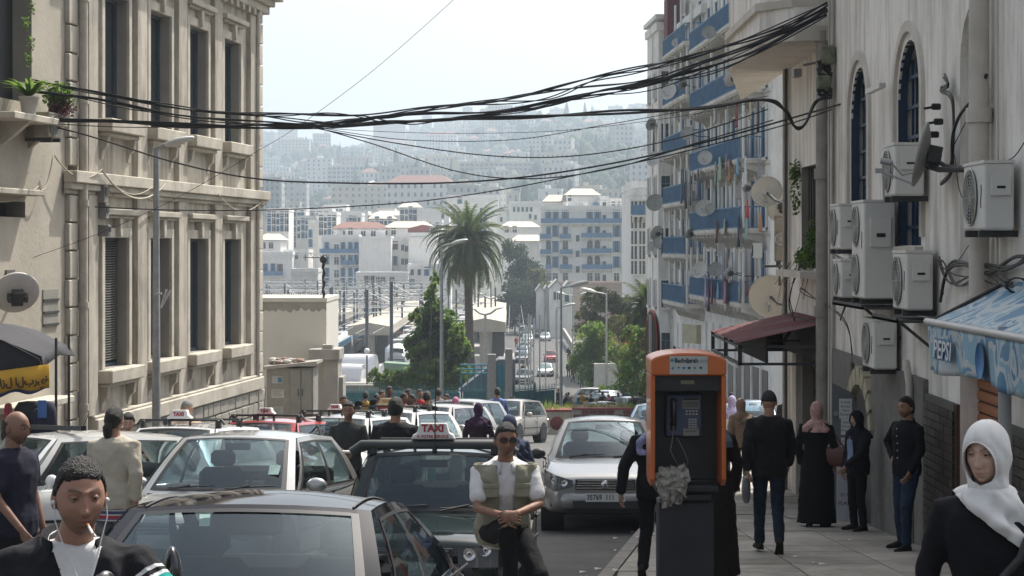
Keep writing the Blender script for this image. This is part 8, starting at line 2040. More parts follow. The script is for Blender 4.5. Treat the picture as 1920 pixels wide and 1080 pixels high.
tag(g.build('cigarette', [mat('cig_white', (.75, .74, .72), .8, var=0), mat('cig_filter', (.5, .25, .08), .8, var=0)], None, p1[0].location, (0, 0, radians(16))), 'lit white cigarette between the lips of the man on the scooter', 'cigarette')
g = MB()
for q_ in (-1, 1): g.tube([on_head(p1, (q_ * .08, -.005, -.015)), on_head(p1, (q_ * .082, -.02, -.06)), on_head(p1, (q_ * .06, -.04, -.13)), on_head(p1, (q_ * .03, -.09, -.21)), on_head(p1, (0, -.12, -.28)), on_head(p1, (0.0, -.13, -.5))], .0022, 5); g.ball(on_head(p1, (q_ * .083, -.004, -.012)), .008, 6)
tag(g.build('earphones', mat('cable_white', (.6, .6, .6), .5, var=0), None, p1[0].location, (0, 0, radians(16))), 'thin white earphone cable on the smoking man', 'earphones')
collar = MB()
def collar_mb(p, m_, name='collar', r0=.075, h=.05, open_=.7, flare=.25, zo=-.05):
 g = MB(); N = p[1]['neck']; s = p[1]['s']; rows = []
 for k in range(3):
  row = []
  for i in range(19):
   a = -pi / 2 + open_ * .5 + (2 * pi - open_) * i / 18; rr = (r0 + flare * h * (k / 2)) * s; row.append((N.x + cos(a) * rr, N.y + sin(a) * rr * .95 - .012 * (1 if sin(a) < 0 else 0), N.z + (zo + h * (1 - abs(k - 1)) + .02 * sin(a) - (.03 * max(0, -sin(a)) * (k == 2))) * s))
  rows.append(row)
 g.loft(rows, 0, False, True, False); o = g.build(name, m_, p[0]); mod(o, 'SOLIDIFY', thickness=.006); return o
collar_mb(p1, WHT, 'shirt_collar', .068, .045, .9)
collar_mb(p1, BLK2, 'jacket_collar', .088, .06, 1.5, .3)
scooter((-.99, 5.85, gz(5.85)), radians(75))
p2 = person(948, 14.15, 6, 1.8, 'man in sunglasses and khaki vest perched on the bonnet of the green taxi', WHT, TRB, 'stand',
   dict(pelvis=(.0, .2, .80), waist=(.0, .15, .94), chest=(-.0, .06, 1.12), neck=(0, .02, 1.31), head=(.0, -.035, 1.455), shl=(-.185, .05, 1.225), shr=(.185, .05, 1.225), ell=(-.21, -.1, .98), wrl=(-.05, -.33, .96), elr=(.225, -.1, 1.0), wrr=(.04, -.33, .97), hipl=(-.09, .17, .78), hipr=(.1, .17, .78), knl=(-.02, -.3, .84), anl=(.02, -.22, .42), knr=(.22, -.18, .5), anr=(.4, -.28, .1)),
   skin=(.25, .13, .085), q=3, vox=.01, turn=4, tilt=3, sleeve='short', stub=.35, hairc=(.02, .018, .018), thick=.009, fat=1.06, handp={'l': (Vector((.75, -.15, -.1)), Vector((-.2, -.9, .35)), .6), 'r': (Vector((-.75, -.15, -.12)), Vector((.2, -.9, .35)), .6)})
g = MB(); J = p2[1]; VJ = dict(J)
vm = fabric('khaki_vest', (.26, .25, .185), .12)
g = MB(); torso(g, J, .034, ext=.03)
for a in 'lr': sh = J['sh' + a]; capsule(g, [sh + (J['neck'] - sh) * .45, sh + (J['neck'] - sh) * .1], [.082, .086])
PEND.append(dict(name='vest', mb=g, mat=vm, par=p2[0], vox=.01, disp=.014, extra=[lambda ob: vest_cut(ob)]))
def vest_cut(ob):
 me = ob.data; J = p2[1]; bm = bmesh.new(); bm.from_mesh(me); dele = []
 for f in bm.faces:
  c = f.calc_center_median(); t = (c.z - .85) / .5
  if c.y < J['chest'].y - .02 + .1 and abs(c.x) < .045 + .03 * t and c.y < .12: dele.append(f)
  elif c.z > 1.325 or (c.z < .9 and c.y < .06): dele.append(f)
 bmesh.ops.delete(bm, geom=dele, context='FACES'); bm.to_mesh(me); bm.free()
 m = ob.modifiers.new('solid', 'SOLIDIFY'); m.thickness = .008
for x, z in ((-.12, .93), (.12, .93), (-.115, 1.13), (.115, 1.13)):
 g = MB(); g.cbox((x, J['chest'].y - .165 + (.1 if z < 1 else .02), z), (.11, .03, .12 if z < 1 else .09), bev=.012); g.cbox((x, J['chest'].y - .178 + (.1 if z < 1 else .02), z + .045), (.115, .015, .035), bev=.005); bo = g.build('vest_pocket', vm, p2[0], None, (0, 0, 0))
collar_mb(p2, WHT, 'collar', .078, .05, .8, .4)
g = MB()
for q_ in (-1, 1):
 pts = [on_head(p2, (q_ * (.034 + .03 * cos(a)), -.108 + .024 * abs(.034 + .03 * cos(a)) / .05, .011 + .021 * sin(a) * (1 if sin(a) > 0 else 1.05))) for a in [2 * pi * k / 16 for k in range(16)]]
 back = [p + p2[3] @ Vector((0, .006, 0)) for p in pts]; pts = pts if q_ > 0 else pts
 g.loft([pts, back], 0); g.tube([on_head(p2, (q_ * .058, -.085, .016)), on_head(p2, (q_ * .076, -.04, .015)), on_head(p2, (q_ * .08, .01, .01))], .003, 5)
g.tube([on_head(p2, (-.008, -.11, .017)), on_head(p2, (.008, -.11, .017))], .004, 5)
tag(g.build('sunglasses', mat('sunglass_black', (.008, .008, .009), .12, var=0, coat=1), None, p2[0].location, (0, 0, radians(6))), 'black wrap sunglasses worn by the man on the bonnet', 'sunglasses')
HIJW = mat('scarf_white', (.66, .65, .63), .85, var=.03, vs=12, bump=.15, bs=300, spec=.2)
p3 = person(1862, 7.0, -16, 1.63, 'woman with a white headscarf and black top glancing left at the right edge', BLKF, BLKF, 'stand', dict(head=(-.02, -.03, 1.6)), skin=(.55, .36, .28), q=3, vox=.01, turn=-20, tilt=5, male=False, sc_=HIJW, brow=(.05, .03, .025), frown=1.0, sdrop=.44, sspread=.96)
g = MB(); g.tube([p3[1]['shr'] + Vector((.0, -.13, .02)), p3[1]['chest'] + Vector((.1, -.19, -.05)), p3[1]['waist'] + Vector((.0, -.19, 0))], .016, 6); g.build('bag_strap', mat('leather_black', (.012, .012, .012), .4, var=.1), p3[0])
NAVY = fabric('navy_shirt', (.02, .02, .035))
person(28, 13.6, 68, 1.74, 'bald man in a dark navy short sleeved shirt at the left edge, seen in profile', NAVY, BLKF, 'stand', dict(ell=(-.24, -.02, 1.13), wrl=(-.2, -.2, .92)), skin=(.24, .13, .09), hair='bald', q=2, sleeve='short', vox=.012, tilt=8, fat=1.05, stub=.5)
BEI = fabric('beige_jacket', (.44, .4, .32), .06)
p5 = person(215, 17.4, 172, 1.74, 'person with a dark ponytail in a cream jacket over a striped shirt, back turned', BEI, fabric('grey_jeans', (.1, .11, .12), .2), 'walk', dict(head=(.01, -.03, 1.6)), hair='ponytail', q=2, coat=True, vox=.012, turn=-12, stub=0)
g = MB(); torso(g, {**p5[1]}, .012, ext=.2)
st_m = mat('stripe_shirt', (.4, .4, .42), .9, var=0); nt = st_m.node_tree; N_ = nt.nodes; tc = N_.new('ShaderNodeTexCoord'); sp = N_.new('ShaderNodeSeparateXYZ'); mt = N_.new('ShaderNodeMath'); mt.operation = 'MULTIPLY'; mt.inputs[1].default_value = 11; fr_ = N_.new('ShaderNodeMath'); fr_.operation = 'FRACT'; cr = N_.new('ShaderNodeValToRGB'); cr.color_ramp.interpolation = 'CONSTANT'
e = cr.color_ramp.elements; e[0].color = (.32, .03, .04, 1); e[1].position = .3; e[1].color = (.42, .4, .42, 1)
for p_, c_ in ((.45, (.05, .055, .12, 1)), (.75, (.42, .4, .42, 1)), (.88, (.1, .1, .18, 1))): x = e.new(p_); x.color = c_
nt.links.new(tc.outputs['Object'], sp.inputs[0]); nt.links.new(sp.outputs[2], mt.inputs[0]); nt.links.new(mt.outputs[0], fr_.inputs[0]); nt.links.new(fr_.outputs[0], cr.inputs[0]); nt.links.new(cr.outputs[0], N_['Principled BSDF'].inputs['Base Color'])
PEND.append(dict(name='striped_shirt', mb=g, mat=st_m, par=p5[0], vox=.014, disp=.01))
person(240, 23.5, 12, 1.62, 'boy with a dark bowl haircut and black hooded jacket by the lamp post', BLK2, DEN, 'fold', skin='light', q=2, stub=0, tilt=14, thick=.018)
person(350, 27.5, 35, 1.75, 'grey haired man in a peach shirt behind the white taxi', fabric('peach_shirt', (.5, .35, .24), .05), GRYF, 'stand', skin='tan', q=2, hairc=(.28, .27, .26), tilt=12, stub=.2)
p8 = person(653, 25.2, 4, 1.76, 'man in a charcoal shirt looking ahead with papers in both hands', fabric('charcoal_shirt', (.04, .043, .042)), TRB, 'front', skin=(.26, .15, .1), q=2, vox=.012, stub=.3)
collar_mb(p8, fabric('charcoal_shirt', (0, 0, 0)), 'collar', .07, .04, .8, .3)
g = MB(); g.cbox((0, -.35, 1.12), (.16, .1, .03), bev=.005); tag(g.build('papers', WHT, None, p8[0].location, (0, 0, radians(4))), 'small stack of white papers in the hands of the charcoal shirted man', 'papers')
person(742, 21.6, 176, 1.82, 'broad man in a black zipped jacket with his back to the camera', BLK2, TRB, 'stand', q=2, coat=True, vox=.013, fat=1.08, stub=0, turn=-10)
person(897, 33.5, 182, 1.62, 'woman in a dark purple headscarf and long purple coat, back turned', None, sc_=fabric('purple_scarf', (.045, .02, .055)), dress=fabric('plum_coat', (.03, .015, .03)), male=False, q=2, sdrop=.3)
person(956, 21.5, 196, 1.62, 'woman in a slate blue headscarf and cape directly behind the seated man', None, sc_=fabric('slate_scarf', (.06, .075, .12)), dress=fabric('slate_coat', (.05, .062, .1)), male=False, q=2, sdrop=.55, sspread=1.25)
for a in ((855, 44, 200, 1.6, 'woman in a pink headscarf and pale top by the lamp post', WHT, GRYF, dict(sc_=fabric('pink_scarf', (.5, .22, .3)), male=False)),
  (933, 50, 185, 1.78, 'man in a blue checked shirt beside the gate pillar, back turned', mat('check_shirt', (.1, .14, .3), .9, var=.8, vs=9), DEN, dict()),
  (730, 46, 10, 1.84, 'tall man in a red shirt with white neckline in the crowd', fabric('red_shirt', (.5, .03, .03)), GRYF, dict(skin='dark')),
  (757, 43.5, 60, 1.7, 'youth in a coral red shirt turned towards the blue shirted one', fabric('coral_shirt', (.45, .09, .1)), DEN, dict(skin='brown')),
  (773, 43, -70, 1.68, 'youth in a bright blue shirt facing left in the crowd', fabric('blue_shirt', (.04, .12, .4)), DEN, dict(skin='brown')),
  (765, 48, 20, 1.76, 'dark haired man half hidden between the red and blue shirts', GRYF, DEN, dict(skin='dark')),
  (801, 41, 160, 1.76, 'man in a black T-shirt with a cross strap in front of the teal fence', BLKF, DEN, dict(sleeve='short')),
  (672, 40, 70, 1.58, 'woman in a black headscarf nearest the cabinet', BLKF, BLKF, dict(sc_=fabric('black_scarf', (.012, .012, .014)), male=False)),
  (700, 41.5, 60, 1.6, 'woman in a black headscarf left of the cream taxi sign', BLKF, BLKF, dict(sc_=fabric('black_scarf', (0, 0, 0)), male=False)),
  (649 - 4, 38, 10, 1.7, 'dark haired person behind the charcoal shirted man', GRYF, DEN, dict()),
  (740, 36.8, 170, 1.66, 'dark head behind the cream sign taxi', BLKF, DEN, dict()),
  (625, 62, 180, 1.7, 'person walking just outside the left end of the teal fence', WHT, DEN, dict()),
  (1047, 127, -50, 1.75, 'man in black clothes standing tall beside the road lamp', BLKF, BLKF, dict(pose='walk')),
  (1072, 104, 60, 1.3, 'child in a pink headscarf and pink top by the planter', fabric('pink_top', (.5, .12, .25)), GRYF, dict(sc_=fabric('pink_scarf', (0, 0, 0)), male=False)),
  (1084, 112, 160, 1.62, 'woman in a teal headscarf in the junction crowd', None, None, dict(sc_=fabric('teal_scarf', (.03, .12, .16)), dress=fabric('teal_coat', (.03, .1, .14)), male=False)),
  (1101, 110, 150, 1.7, 'person in a pale top with a shoulder bag in the junction crowd', fabric('cream_top', (.45, .38, .33)), DEN, dict()),
  (1117, 105, 20, 1.66, 'woman in a long beige dress in the junction crowd', None, None, dict(sc_=fabric('sand_scarf', (.35, .28, .22)), dress=fabric('beige_dress', (.4, .36, .3)), male=False)),
  (1108, 116, 0, 1.7, 'person in dark clothes behind the beige dress', BLKF, DEN, dict()),
  (1147, 113, 0, 1.72, 'man in a black T-shirt in the middle of the junction crowd', BLKF, DEN, dict(sleeve='short')),
  (1159, 117, 0, 1.74, 'man in a light grey shirt right of the black T-shirt', fabric('pale_grey_shirt', (.42, .42, .42)), DEN, dict()),
  (1186, 112, 0, 1.78, 'man in black T-shirt and jeans walking alone towards the camera', BLKF, DEN, dict(pose='walk', sleeve='short')),
  (1209, 118, 20, 1.76, 'man in a dark jacket by the phone booth hood in the far junction', GRYF, GRYF, dict()),
  (1130, 120, 180, 1.72, 'man with a bag walking away behind the white junction car', GRYF, DEN, dict()),
  (1062, 118, 40, 1.7, 'person in dark clothes next to the road lamp', BLK2, DEN, dict()),
  (1371, 72, 170, 1.78, 'man in a dark blue jacket walking away between booth and cap man', fabric('dark_blue', (.02, .03, .06)), DEN, dict(pose='walk')),
  (1361, 66, 20, 1.6, 'woman with brown hair in a white top just right of the booth', WHT, DEN, dict(male=False, hairc=(.06, .03, .02))),
  (1078, 204, 180, 1.75, 'first person of the dark group on the far footpath', BLKF, DEN, dict()), (1073, 206, 180, 1.72, 'second person of the dark group on the far footpath', BLKF, BLKF, dict()), (1066, 202, 0, 1.75, 'person in black leading the group on the far footpath', BLKF, GRYF, dict()), (1082, 208, 180, 1.72, 'person at the right of the dark group on the footpath', GRYF, BLKF, dict()),
  (1091, 178, 180, 1.75, 'person in navy walking alone on the far footpath', fabric('dark_blue', (0, 0, 0)), DEN, dict()), (1071, 268, 0, 1.75, 'person in a red top high on the footpath', fabric('red_shirt', (0, 0, 0)), GRYF, dict()), (968, 276, 0, 1.7, 'person in a red top by the parked row of cars', fabric('red_shirt', (0, 0, 0)), DEN, dict()),
  (981, 196, 0, 1.75, 'person beside the dark off road car', BLKF, DEN, dict()), (1066, 238, 180, 1.75, 'person in black against the far parapet', BLKF, DEN, dict())):
 px, Y, rz, H, lab, t_, b_, kw = a
 kw = dict(kw); ps = kw.pop('pose', 'stand')
 person(px, Y, rz, H, lab, t_, b_, ps, q=1, vox=.022 if Y < 60 else .034, **kw)
CN = (('mustard', (.35, .22, .04)), ('white', (.6, .6, .6)), ('red', (.4, .04, .04)), ('grey', (.2, .2, .21)), ('blue', (.05, .1, .3)), ('green', (.05, .15, .08)), ('brown', (.12, .07, .04)), ('pink', (.45, .18, .24)))
for i in range(22):
 nm, c = CN[i % 8]; px = (1092, 1124, 1136, 1066, 1168, 1176, 1198, 1141, 686, 715, 787, 822, 838, 706, 1075, 1070, 1084, 1088, 1079, 990, 964, 958)[i]; Y = (124, 128, 109, 120, 121, 126, 123, 117, 50, 52, 50, 52, 49, 47, 190, 215, 226, 186, 250, 212, 98, 97)[i]
 where = ('near the junction planters', 'in the crowd before the teal fence', 'on the far footpath', 'by the teal fence gate')[0 if i < 8 else 1 if i < 14 else 2 if i < 20 else 3]
 person(px, Y, (20, 180, -40, 160, 60)[i % 5], 1.62 + .03 * (i % 6), 'small pedestrian in a ' + nm + ' top ' + where, fabric(nm + '_top', c), DEN if i % 2 else BLKF, 'walk' if i % 3 else 'stand', q=1, vox=.034)
CAPJ = fabric('cap_jacket', (.013, .013, .014), .1)
p26 = person(1442, 20.8, 176, 1.77, 'man in a black cap, black jacket and dark jeans walking away', CAPJ, fabric('dark_jeans', (.015, .024, .038), .3), 'walk2', hair='cap', q=2, coat=True, vox=.011, stub=0, tilt=8, bag=((.24, -.06, .66), (.1, .2, .3), mat('plastic_grey', (.12, .12, .13), .3, var=.3, vs=6), ('crinkled grey plastic bag carried by the man in the cap', (.24, -.06, .86))))
p27 = person(1531, 24.9, 158, 1.63, 'woman in a pink patterned headscarf and floor length black dress', None, pose='stand', sc_=mat('floral_scarf', (.42, .25, .22), .9, var=.35, vs=40), dress=fabric('abaya', (.008, .008, .009)), male=False, q=2, vox=.012, sdrop=.28, sspread=.8,
   bag=((-.27, .02, .98), (.34, .13, .26), mat('brown_leather', (.09, .03, .02), .4, var=.2, vs=8), ('brown leather shoulder bag of the woman in the pink headscarf', (-.17, .02, 1.42))))
person(1608, 24.2, -62, 1.52, 'young woman in a black headscarf and open coat over a pale blue shirt', fabric('black_coat', (.012, .012, .015)), TRB, 'stand', dict(elr=(.2, -.1, 1.12), wrr=(.12, -.3, .95)), sc_=fabric('ink_scarf', (.012, .012, .02)), male=False, q=2, coat=True, vox=.012, skin='light', sdrop=.26, sspread=.7)
PEND[-2]['extra'] = [front_panel(fabric('sky_shirt', (.2, .26, .38)), .05, 1.24, .84)]
p29 = person(1700, 21.2, -58, 1.7, 'man in a black button shirt and jeans leaning back with a hand on his hip', BLKF, DEN, 'hip', dict(elr=(.2, .03, 1.13), wrr=(.16, -.1, .9), anl=(-.14, .06, .09), anr=(.12, -.12, .09), knr=(.1, -.1, .5)), skin='tan', q=2, vox=.011, stub=.35)
collar_mb(p29, BLKF, 'collar', .07, .045, .7, .3)
for k in range(5): g = MB(); g.ball((0, -.14 + (.0 if k > 1 else -.01), 1.34 - k * .08), .007, 6); g.build('button', WHT, p29[0])
person(1229, 17.7, 168, 1.62, 'woman in black with a lilac checked scarf stepping out behind the booth', BLKF, TRB, 'walk', dict(ell=(-.3, .05, 1.13), wrl=(-.2, -.18, .95), elr=(.3, .1, 1.12), wrr=(.33, .12, .88)), sc_=mat('lilac_check', (.2, .2, .32), .9, var=.5, vs=30), male=False, q=2, coat=True, vox=.012, sdrop=.34)
person(1334, 17.7, 186, 1.66, 'woman in black with a large black bag passing behind the phone booth', None, pose='stand', sc_=fabric('grey_print_scarf', (.1, .13, .17)), dress=fabric('black_brown', (.014, .01, .01)), male=False, q=2, vox=.013, sdrop=.3,
 bag=((.3, .0, .98), (.12, .34, .3), mat('leather_black', (.012, .012, .012), .4), ('large black shoulder bag behind the right side of the booth', (.18, 0, 1.4))))
person(1373, 37, 190, 1.58, 'woman in a lilac headscarf and white cardigan right of the booth', WHT, GRYF, sc_=fabric('lilac_scarf', (.38, .34, .5)), male=False, q=2, bag=None)
person(1390, 33, 200, 1.58, 'woman in a tan headscarf and tan cardigan left of the cap man', fabric('tan_cardigan', (.3, .22, .16)), GRYF, sc_=fabric('tan_scarf', (.28, .2, .15)), male=False, q=2, coat=True)
person(1476, 44, 190, 1.74, 'man in dark clothes under the red canopy beyond the cap man', BLK2, DEN, q=1, vox=.018)
finish_people()
def booth():
 Y = 16.0; X = XX(1285, Y); zg = gz(Y) + .135
 o = empty('phone_booth', (X, Y, zg), 0, 'orange hooded payphone booth on a dark pedestal with crumpled paper on its shelf', 'phone booth')
 Z = lambda py: ZZ(py, Y) - zg
 OR = mat('booth_orange', (.52, .125, .025), .38, var=.06, vs=3, stain=.25, stc=(.3, .09, .04), coat=.3); BKB = mat('booth_black', (.018, .018, .019), .45, var=.2, vs=5); W = .62; w = W / 2
 zt, zs, zb = Z(657), Z(700), Z(905)
 m = MB(); arc = [(-w, zs), (w, zs), (w, zt - .075)] + [(w * cos(a * pi / 16) * 1.0, zt - .075 + .075 * sin(a * pi / 16)) for a in range(1, 16)] + [(-w, zt - .075)]
 m.prism(arc, 'y', -.3, .3); bevel(m.build('hood', OR, o), .018, 3)
 for s in (-1, 1):
  m = MB(); x0, x1 = (w - .038, w) if s > 0 else (-w, -w + .038); m.prism([(-.28, zs - .001), (.22, zs - .001), (.22, zb + .05), (.1, zb), (-.2, zb + .0), (-.28, zb + .06)][::-1], 'x', x0, x1); bevel(m.build('side_panel', OR, o), .008, 2)
 m = MB(); m.box(-w + .04, w - .04, .12, .2, zb + .02, zs); m.build('back_panel', BKB, o)
 m = MB(); m.box(-w + .04, w - .04, -.2, .12, zs - .13, zs - .002); m.build('inner_header', BKB, o)
 m = MB(); m.box(-.055, .055, -.208, -.2, zs - .075, zs - .045); m.build('brand_plate', mat('dull_gold', (.18, .17, .12), .4, .5, var=.2), o)
 m = MB(); m.cbox((0, -.02, zb - .03), (W - .1, .36, .06), bev=.015); m.cbox((0, -.02, zb - .1), (W - .2, .3, .08), bev=.02); m.build('shelf', BKB, o)
 m = MB(); m.cbox((0, .05, zb / 2 - .07), (.46, .3, zb - .14), bev=.015); m.build('pedestal', mat('pedestal_dark', (.022, .022, .026), .6, var=.25, vs=3, stain=.3), o)
 t = empty('telephone', (-.01, .12, Z(820)), 0, parent=o); zw, zh = .305, Z(738) - Z(820)
 m = MB(); m.cbox((0, -.06, zh / 2), (zw, .12, zh), bev=.015); bevel(m.build('case', mat('phone_blue', (.06, .075, .13), .4, .2, var=.12), t), .006, 1)
 m = MB(); m.cbox((.055, -.123, zh - .085), (.145, .012, .085), bev=.004); m.box(-.01, .12, -.131, -.128, zh - .055, zh - .04, 1); m.build('display_surround', [mat('phone_grey', (.26, .26, .25), .5, var=.05), PLINK], t)
 m = MB(); m.box(-.008, .118, -.131, -.128, zh - .115, zh - .065); m.build('display', mat('lcd', (.13, .15, .12), .25, var=.05), t)
 km = MB(); km.cbox((0, 0, 0), (.02, .012, .016), bev=.003); kmm = km.mesh('key', mat('key_grey', (.4, .4, .4), .5, var=.1))
 for j in range(2):
  for i in range(4): lobj('key', kmm, t, (.02 + i * .028, -.128, zh - .145 - j * .025))
 for j in range(4):
  for i in range(3): lobj('key', kmm, t, (.045 + i * .025, -.128, zh - .215 - j * .021))
 m = MB(); m.cbox((.055, -.125, .045), (.14, .02, .07), bev=.006); m.box(.01, .1, -.14, -.136, .05, .056, 1); m.build('card_slot', [mat('phone_metal', (.22, .22, .22), .35, .6, var=.15), PLINK], t)
 m = MB(); m.cbox((-.09, -.125, zh * .5), (.05, .03, .24), bev=.01); m.build('cradle', BKB, t)
 m = MB(); m.tube([(-.09, -.15, zh - .06), (-.09, -.175, zh - .1), (-.09, -.175, zh - .2), (-.09, -.15, zh - .245)], .018, 10, rr=[.026, .02, .018, .026]); m.ball((-.09, -.145, zh - .06), (.03, .024, .026), 10); m.ball((-.09, -.145, zh - .245), (.03, .024, .026), 10); m.build('handset', mat('handset_black', (.014, .014, .015), .3, var=0, coat=.4), t)
 m = MB(); zc = -.0; m.tube(hang([(-.09, -.15, zh - .27), (-.12, -.17, -.1), (-.02, -.16, -.24)], .03, 10) , .005, 6); m.tube([(-.06, -.13, zc), (-.0, -.15, -.12), (.03, -.16, -.2), (0, -.17, -.26), (-.06, -.16, -.22)], .004, 5); m.build('cord', mat('steel_cord', (.24, .24, .23), .35, .8, var=0), t)
 st = MB(); st.box(-.155, .155, -.306, -.301, Z(697), Z(664)); s_ = st.build('sticker', mat('sticker_pale', (.42, .45, .43), .5, var=.04), o); zc = Z(664)
 tk = mat('sticker_ink', (.012, .02, .025), .6, var=0); tb = mat('sticker_teal', (.02, .2, .3), .6, var=0); tg = mat('sticker_faint', (.2, .27, .3), .6, var=0)
 text('lettering', 'Bachdjarah', .052, tk, s_, (-.02, -.308, zc - .036), ext=.0005, sx=.84, bold=.0016); text('lettering', '.com', .05, tg, s_, (.118, -.308, zc - .036), ext=.0005, sx=.75)
 m = MB(); m.cyl((-.135, -.307, zc - .034), .014, .002, 12, axis='y'); m.build('logo', tb, s_)
 for i, (x, k) in enumerate(((-.13, 5), (-.085, 3), (-.04, 6), (.005, 4), (.05, 5), (.1, 8))):
  m = MB(); a = .012; m.add([(x + a * (1 + .5 * sin(j * 2.3 + i)) * cos(2 * pi * j / k), -.3075, zc - .095 + a * (1 + .4 * cos(j * 1.7)) * sin(2 * pi * j / k)) for j in range(k)], [tuple(range(k))]); m.build('pictogram', [tb, tk][i % 2], s_)
 r = random.Random(5); m = MB(); n = 13; rows = []
 for j in range(n):
  row = []
  for i in range(n):
   u, v = i / (n - 1) - .5, j / (n - 1)
   row.append((-.13 + u * .22 * (1 + .3 * sin(v * 5)) + r.uniform(-.015, .015), -.2 - .05 * sin(v * 3.1) + r.uniform(-.03, .03), Z(868) - v * .33 + .04 * u + r.uniform(-.012, .012)))
  rows.append(row)
 m.loft(rows, 0, False, False, False); rows = [[(x + .04 + .2 * (k % 2) * .1, y - .03 - .03 * sin(x * 40), z - .01 + .04 * sin(x * 30)) for x, y, z in row[2:10]] for k, row in enumerate(rows[1:9])]; m.loft(rows, 0, False, False, False)
 c = m.build('crumpled_newspaper', mat('newsprint', (.33, .31, .27), .9, var=.22, vs=30), None, o.location); mod(c, 'SOLIDIFY', thickness=.002); tag(c, 'crumpled newspaper stuffed onto the shelf of the phone booth', 'newspaper')
booth()
m = MB(); zg = gz(24) + .13; m.cyl((0, 0, 0), .035, ZZ(590, 24) - zg, 8); o = m.build('sign_post', GREYP, None, (XX(1222, 24), 24, zg)); tag(o, 'round traffic sign seen nearly edge on above the phone booth', 'traffic sign')
m = MB(); m.lathe([(.01, 0), (.38, 0), (.4, .015), (.38, .03), (.01, .03)], (0, 0, 0), 28, 0, 'y'); m.build('sign_disc', mat('sign_back', (.035, .035, .035), .5, var=.1), o, (0, -.02, ZZ(640, 24) - zg), (0, 0, radians(-83)))
m = MB(); m.lathe([(.37, 0), (.4, 0), (.4, .006), (.37, .006)], (0, 0, 0), 28, 0, 'y'); m.build('red_rim', mat('sign_red', (.3, .02, .02), .4, var=0), o, (-.012, -.02, ZZ(640, 24) - zg), (0, 0, radians(-83)))
CAB = mat('cable_black', (.008, .008, .009), .5, var=0)
def cable(pts, r, label, tw=0, n=1, sag=0, seed=0, m_=None, cat='cable', group=None, name='overhead_cable'):
 "pts: list of (px, py, Y); a smooth curve through them; tw = wander of the strands"
 P_ = [P(*p) for p in pts]; out = []
 def cr(a, b, c, d, t): return .5 * ((2 * b) + (c - a) * t + (2 * a - 5 * b + 4 * c - d) * t * t + (3 * b - a - 3 * c + d) * t ** 3)
 for i in range(len(P_) - 1):
  a = P_[max(0, i - 1)]; b = P_[i]; c = P_[i + 1]; d = P_[min(len(P_) - 1, i + 2)]
  for k in range(10): out.append(cr(a, b, c, d, k / 10))
 out.append(P_[-1]); rg = random.Random(seed); mb = MB()
 for s in range(n):
  ph = rg.uniform(0, 6); f = rg.uniform(.5, 1.1); q = [p + Vector((0, tw * sin(i * .31 * f + ph), tw * cos(i * .37 * f + ph + 1) * .9)) for i, p in enumerate(out)]
  mb.tube(q, r, 5, rr=[r * rg.uniform(.95, 1.05)] * len(q))
 o = mb.build(name, m_ or CAB); tag(o, label, cat, group); return o
YL, YM, YR = 34, 32, 28.1
for k, (ys, yb) in enumerate((([(-20, 130), (160, 170), (330, 200), (480, 213), (620, 216), (760, 206), (900, 193), (1040, 165), (1200, 125), (1320, 100), (1460, 55), (1552, 8)], .017),
       ([(-20, 134), (120, 165), (300, 196), (480, 218), (600, 228), (700, 222), (800, 208), (960, 180), (1100, 165), (1240, 140), (1400, 88), (1550, 12)], .014),
       ([(-20, 156), (150, 182), (300, 208), (480, 230), (640, 232), (760, 228), (900, 218), (1010, 200), (1130, 172), (1240, 150), (1380, 96), (1550, 26)], .02),
       ([(-20, 160), (160, 186), (300, 212), (480, 234), (640, 230), (740, 214), (880, 196), (1020, 186), (1120, 150), (1240, 124), (1420, 66), (1550, 4)], .014),
       ([(-20, 214), (90, 222), (250, 230), (400, 234), (560, 238), (680, 226), (800, 212), (940, 206), (1080, 182), (1240, 148), (1420, 92), (1552, 20)], .02),
       ([(480, 220), (560, 213), (660, 218), (760, 230), (860, 222), (980, 204), (1100, 182), (1220, 158), (1350, 130), (1550, 30)], .013),
       ([(-20, 216), (100, 224), (250, 233), (400, 237), (560, 236), (760, 230), (960, 220), (1160, 210), (1330, 200), (1440, 190), (1470, 205), (1490, 235), (1510, 235), (1530, 190), (1560, 180)], .026),
       ([(60, 226), (250, 240), (400, 240), (600, 238), (780, 228), (960, 214), (1100, 178), (1260, 160), (1552, 22)], .011))):
 cable([(x, y, YL + (YR - YL) * min(1, max(0, (x + 20) / 1380))) for x, y in ys], yb * .75, ['uppermost twisted cable crossing the street', 'second cable of the upper bundle crossing the street', 'thick cable of the middle bundle crossing the street', 'loose cable weaving between the upper bundles', 'thick lower cable running into the corner drainpipe', 'thin cable dipping in the middle of the bundle', 'heaviest cable that loops down before the corner drainpipe', 'thin stray cable along the lower bundle'][k], .028, 2 if yb > .012 else 1, seed=k, group='cable bundle crossing the street')
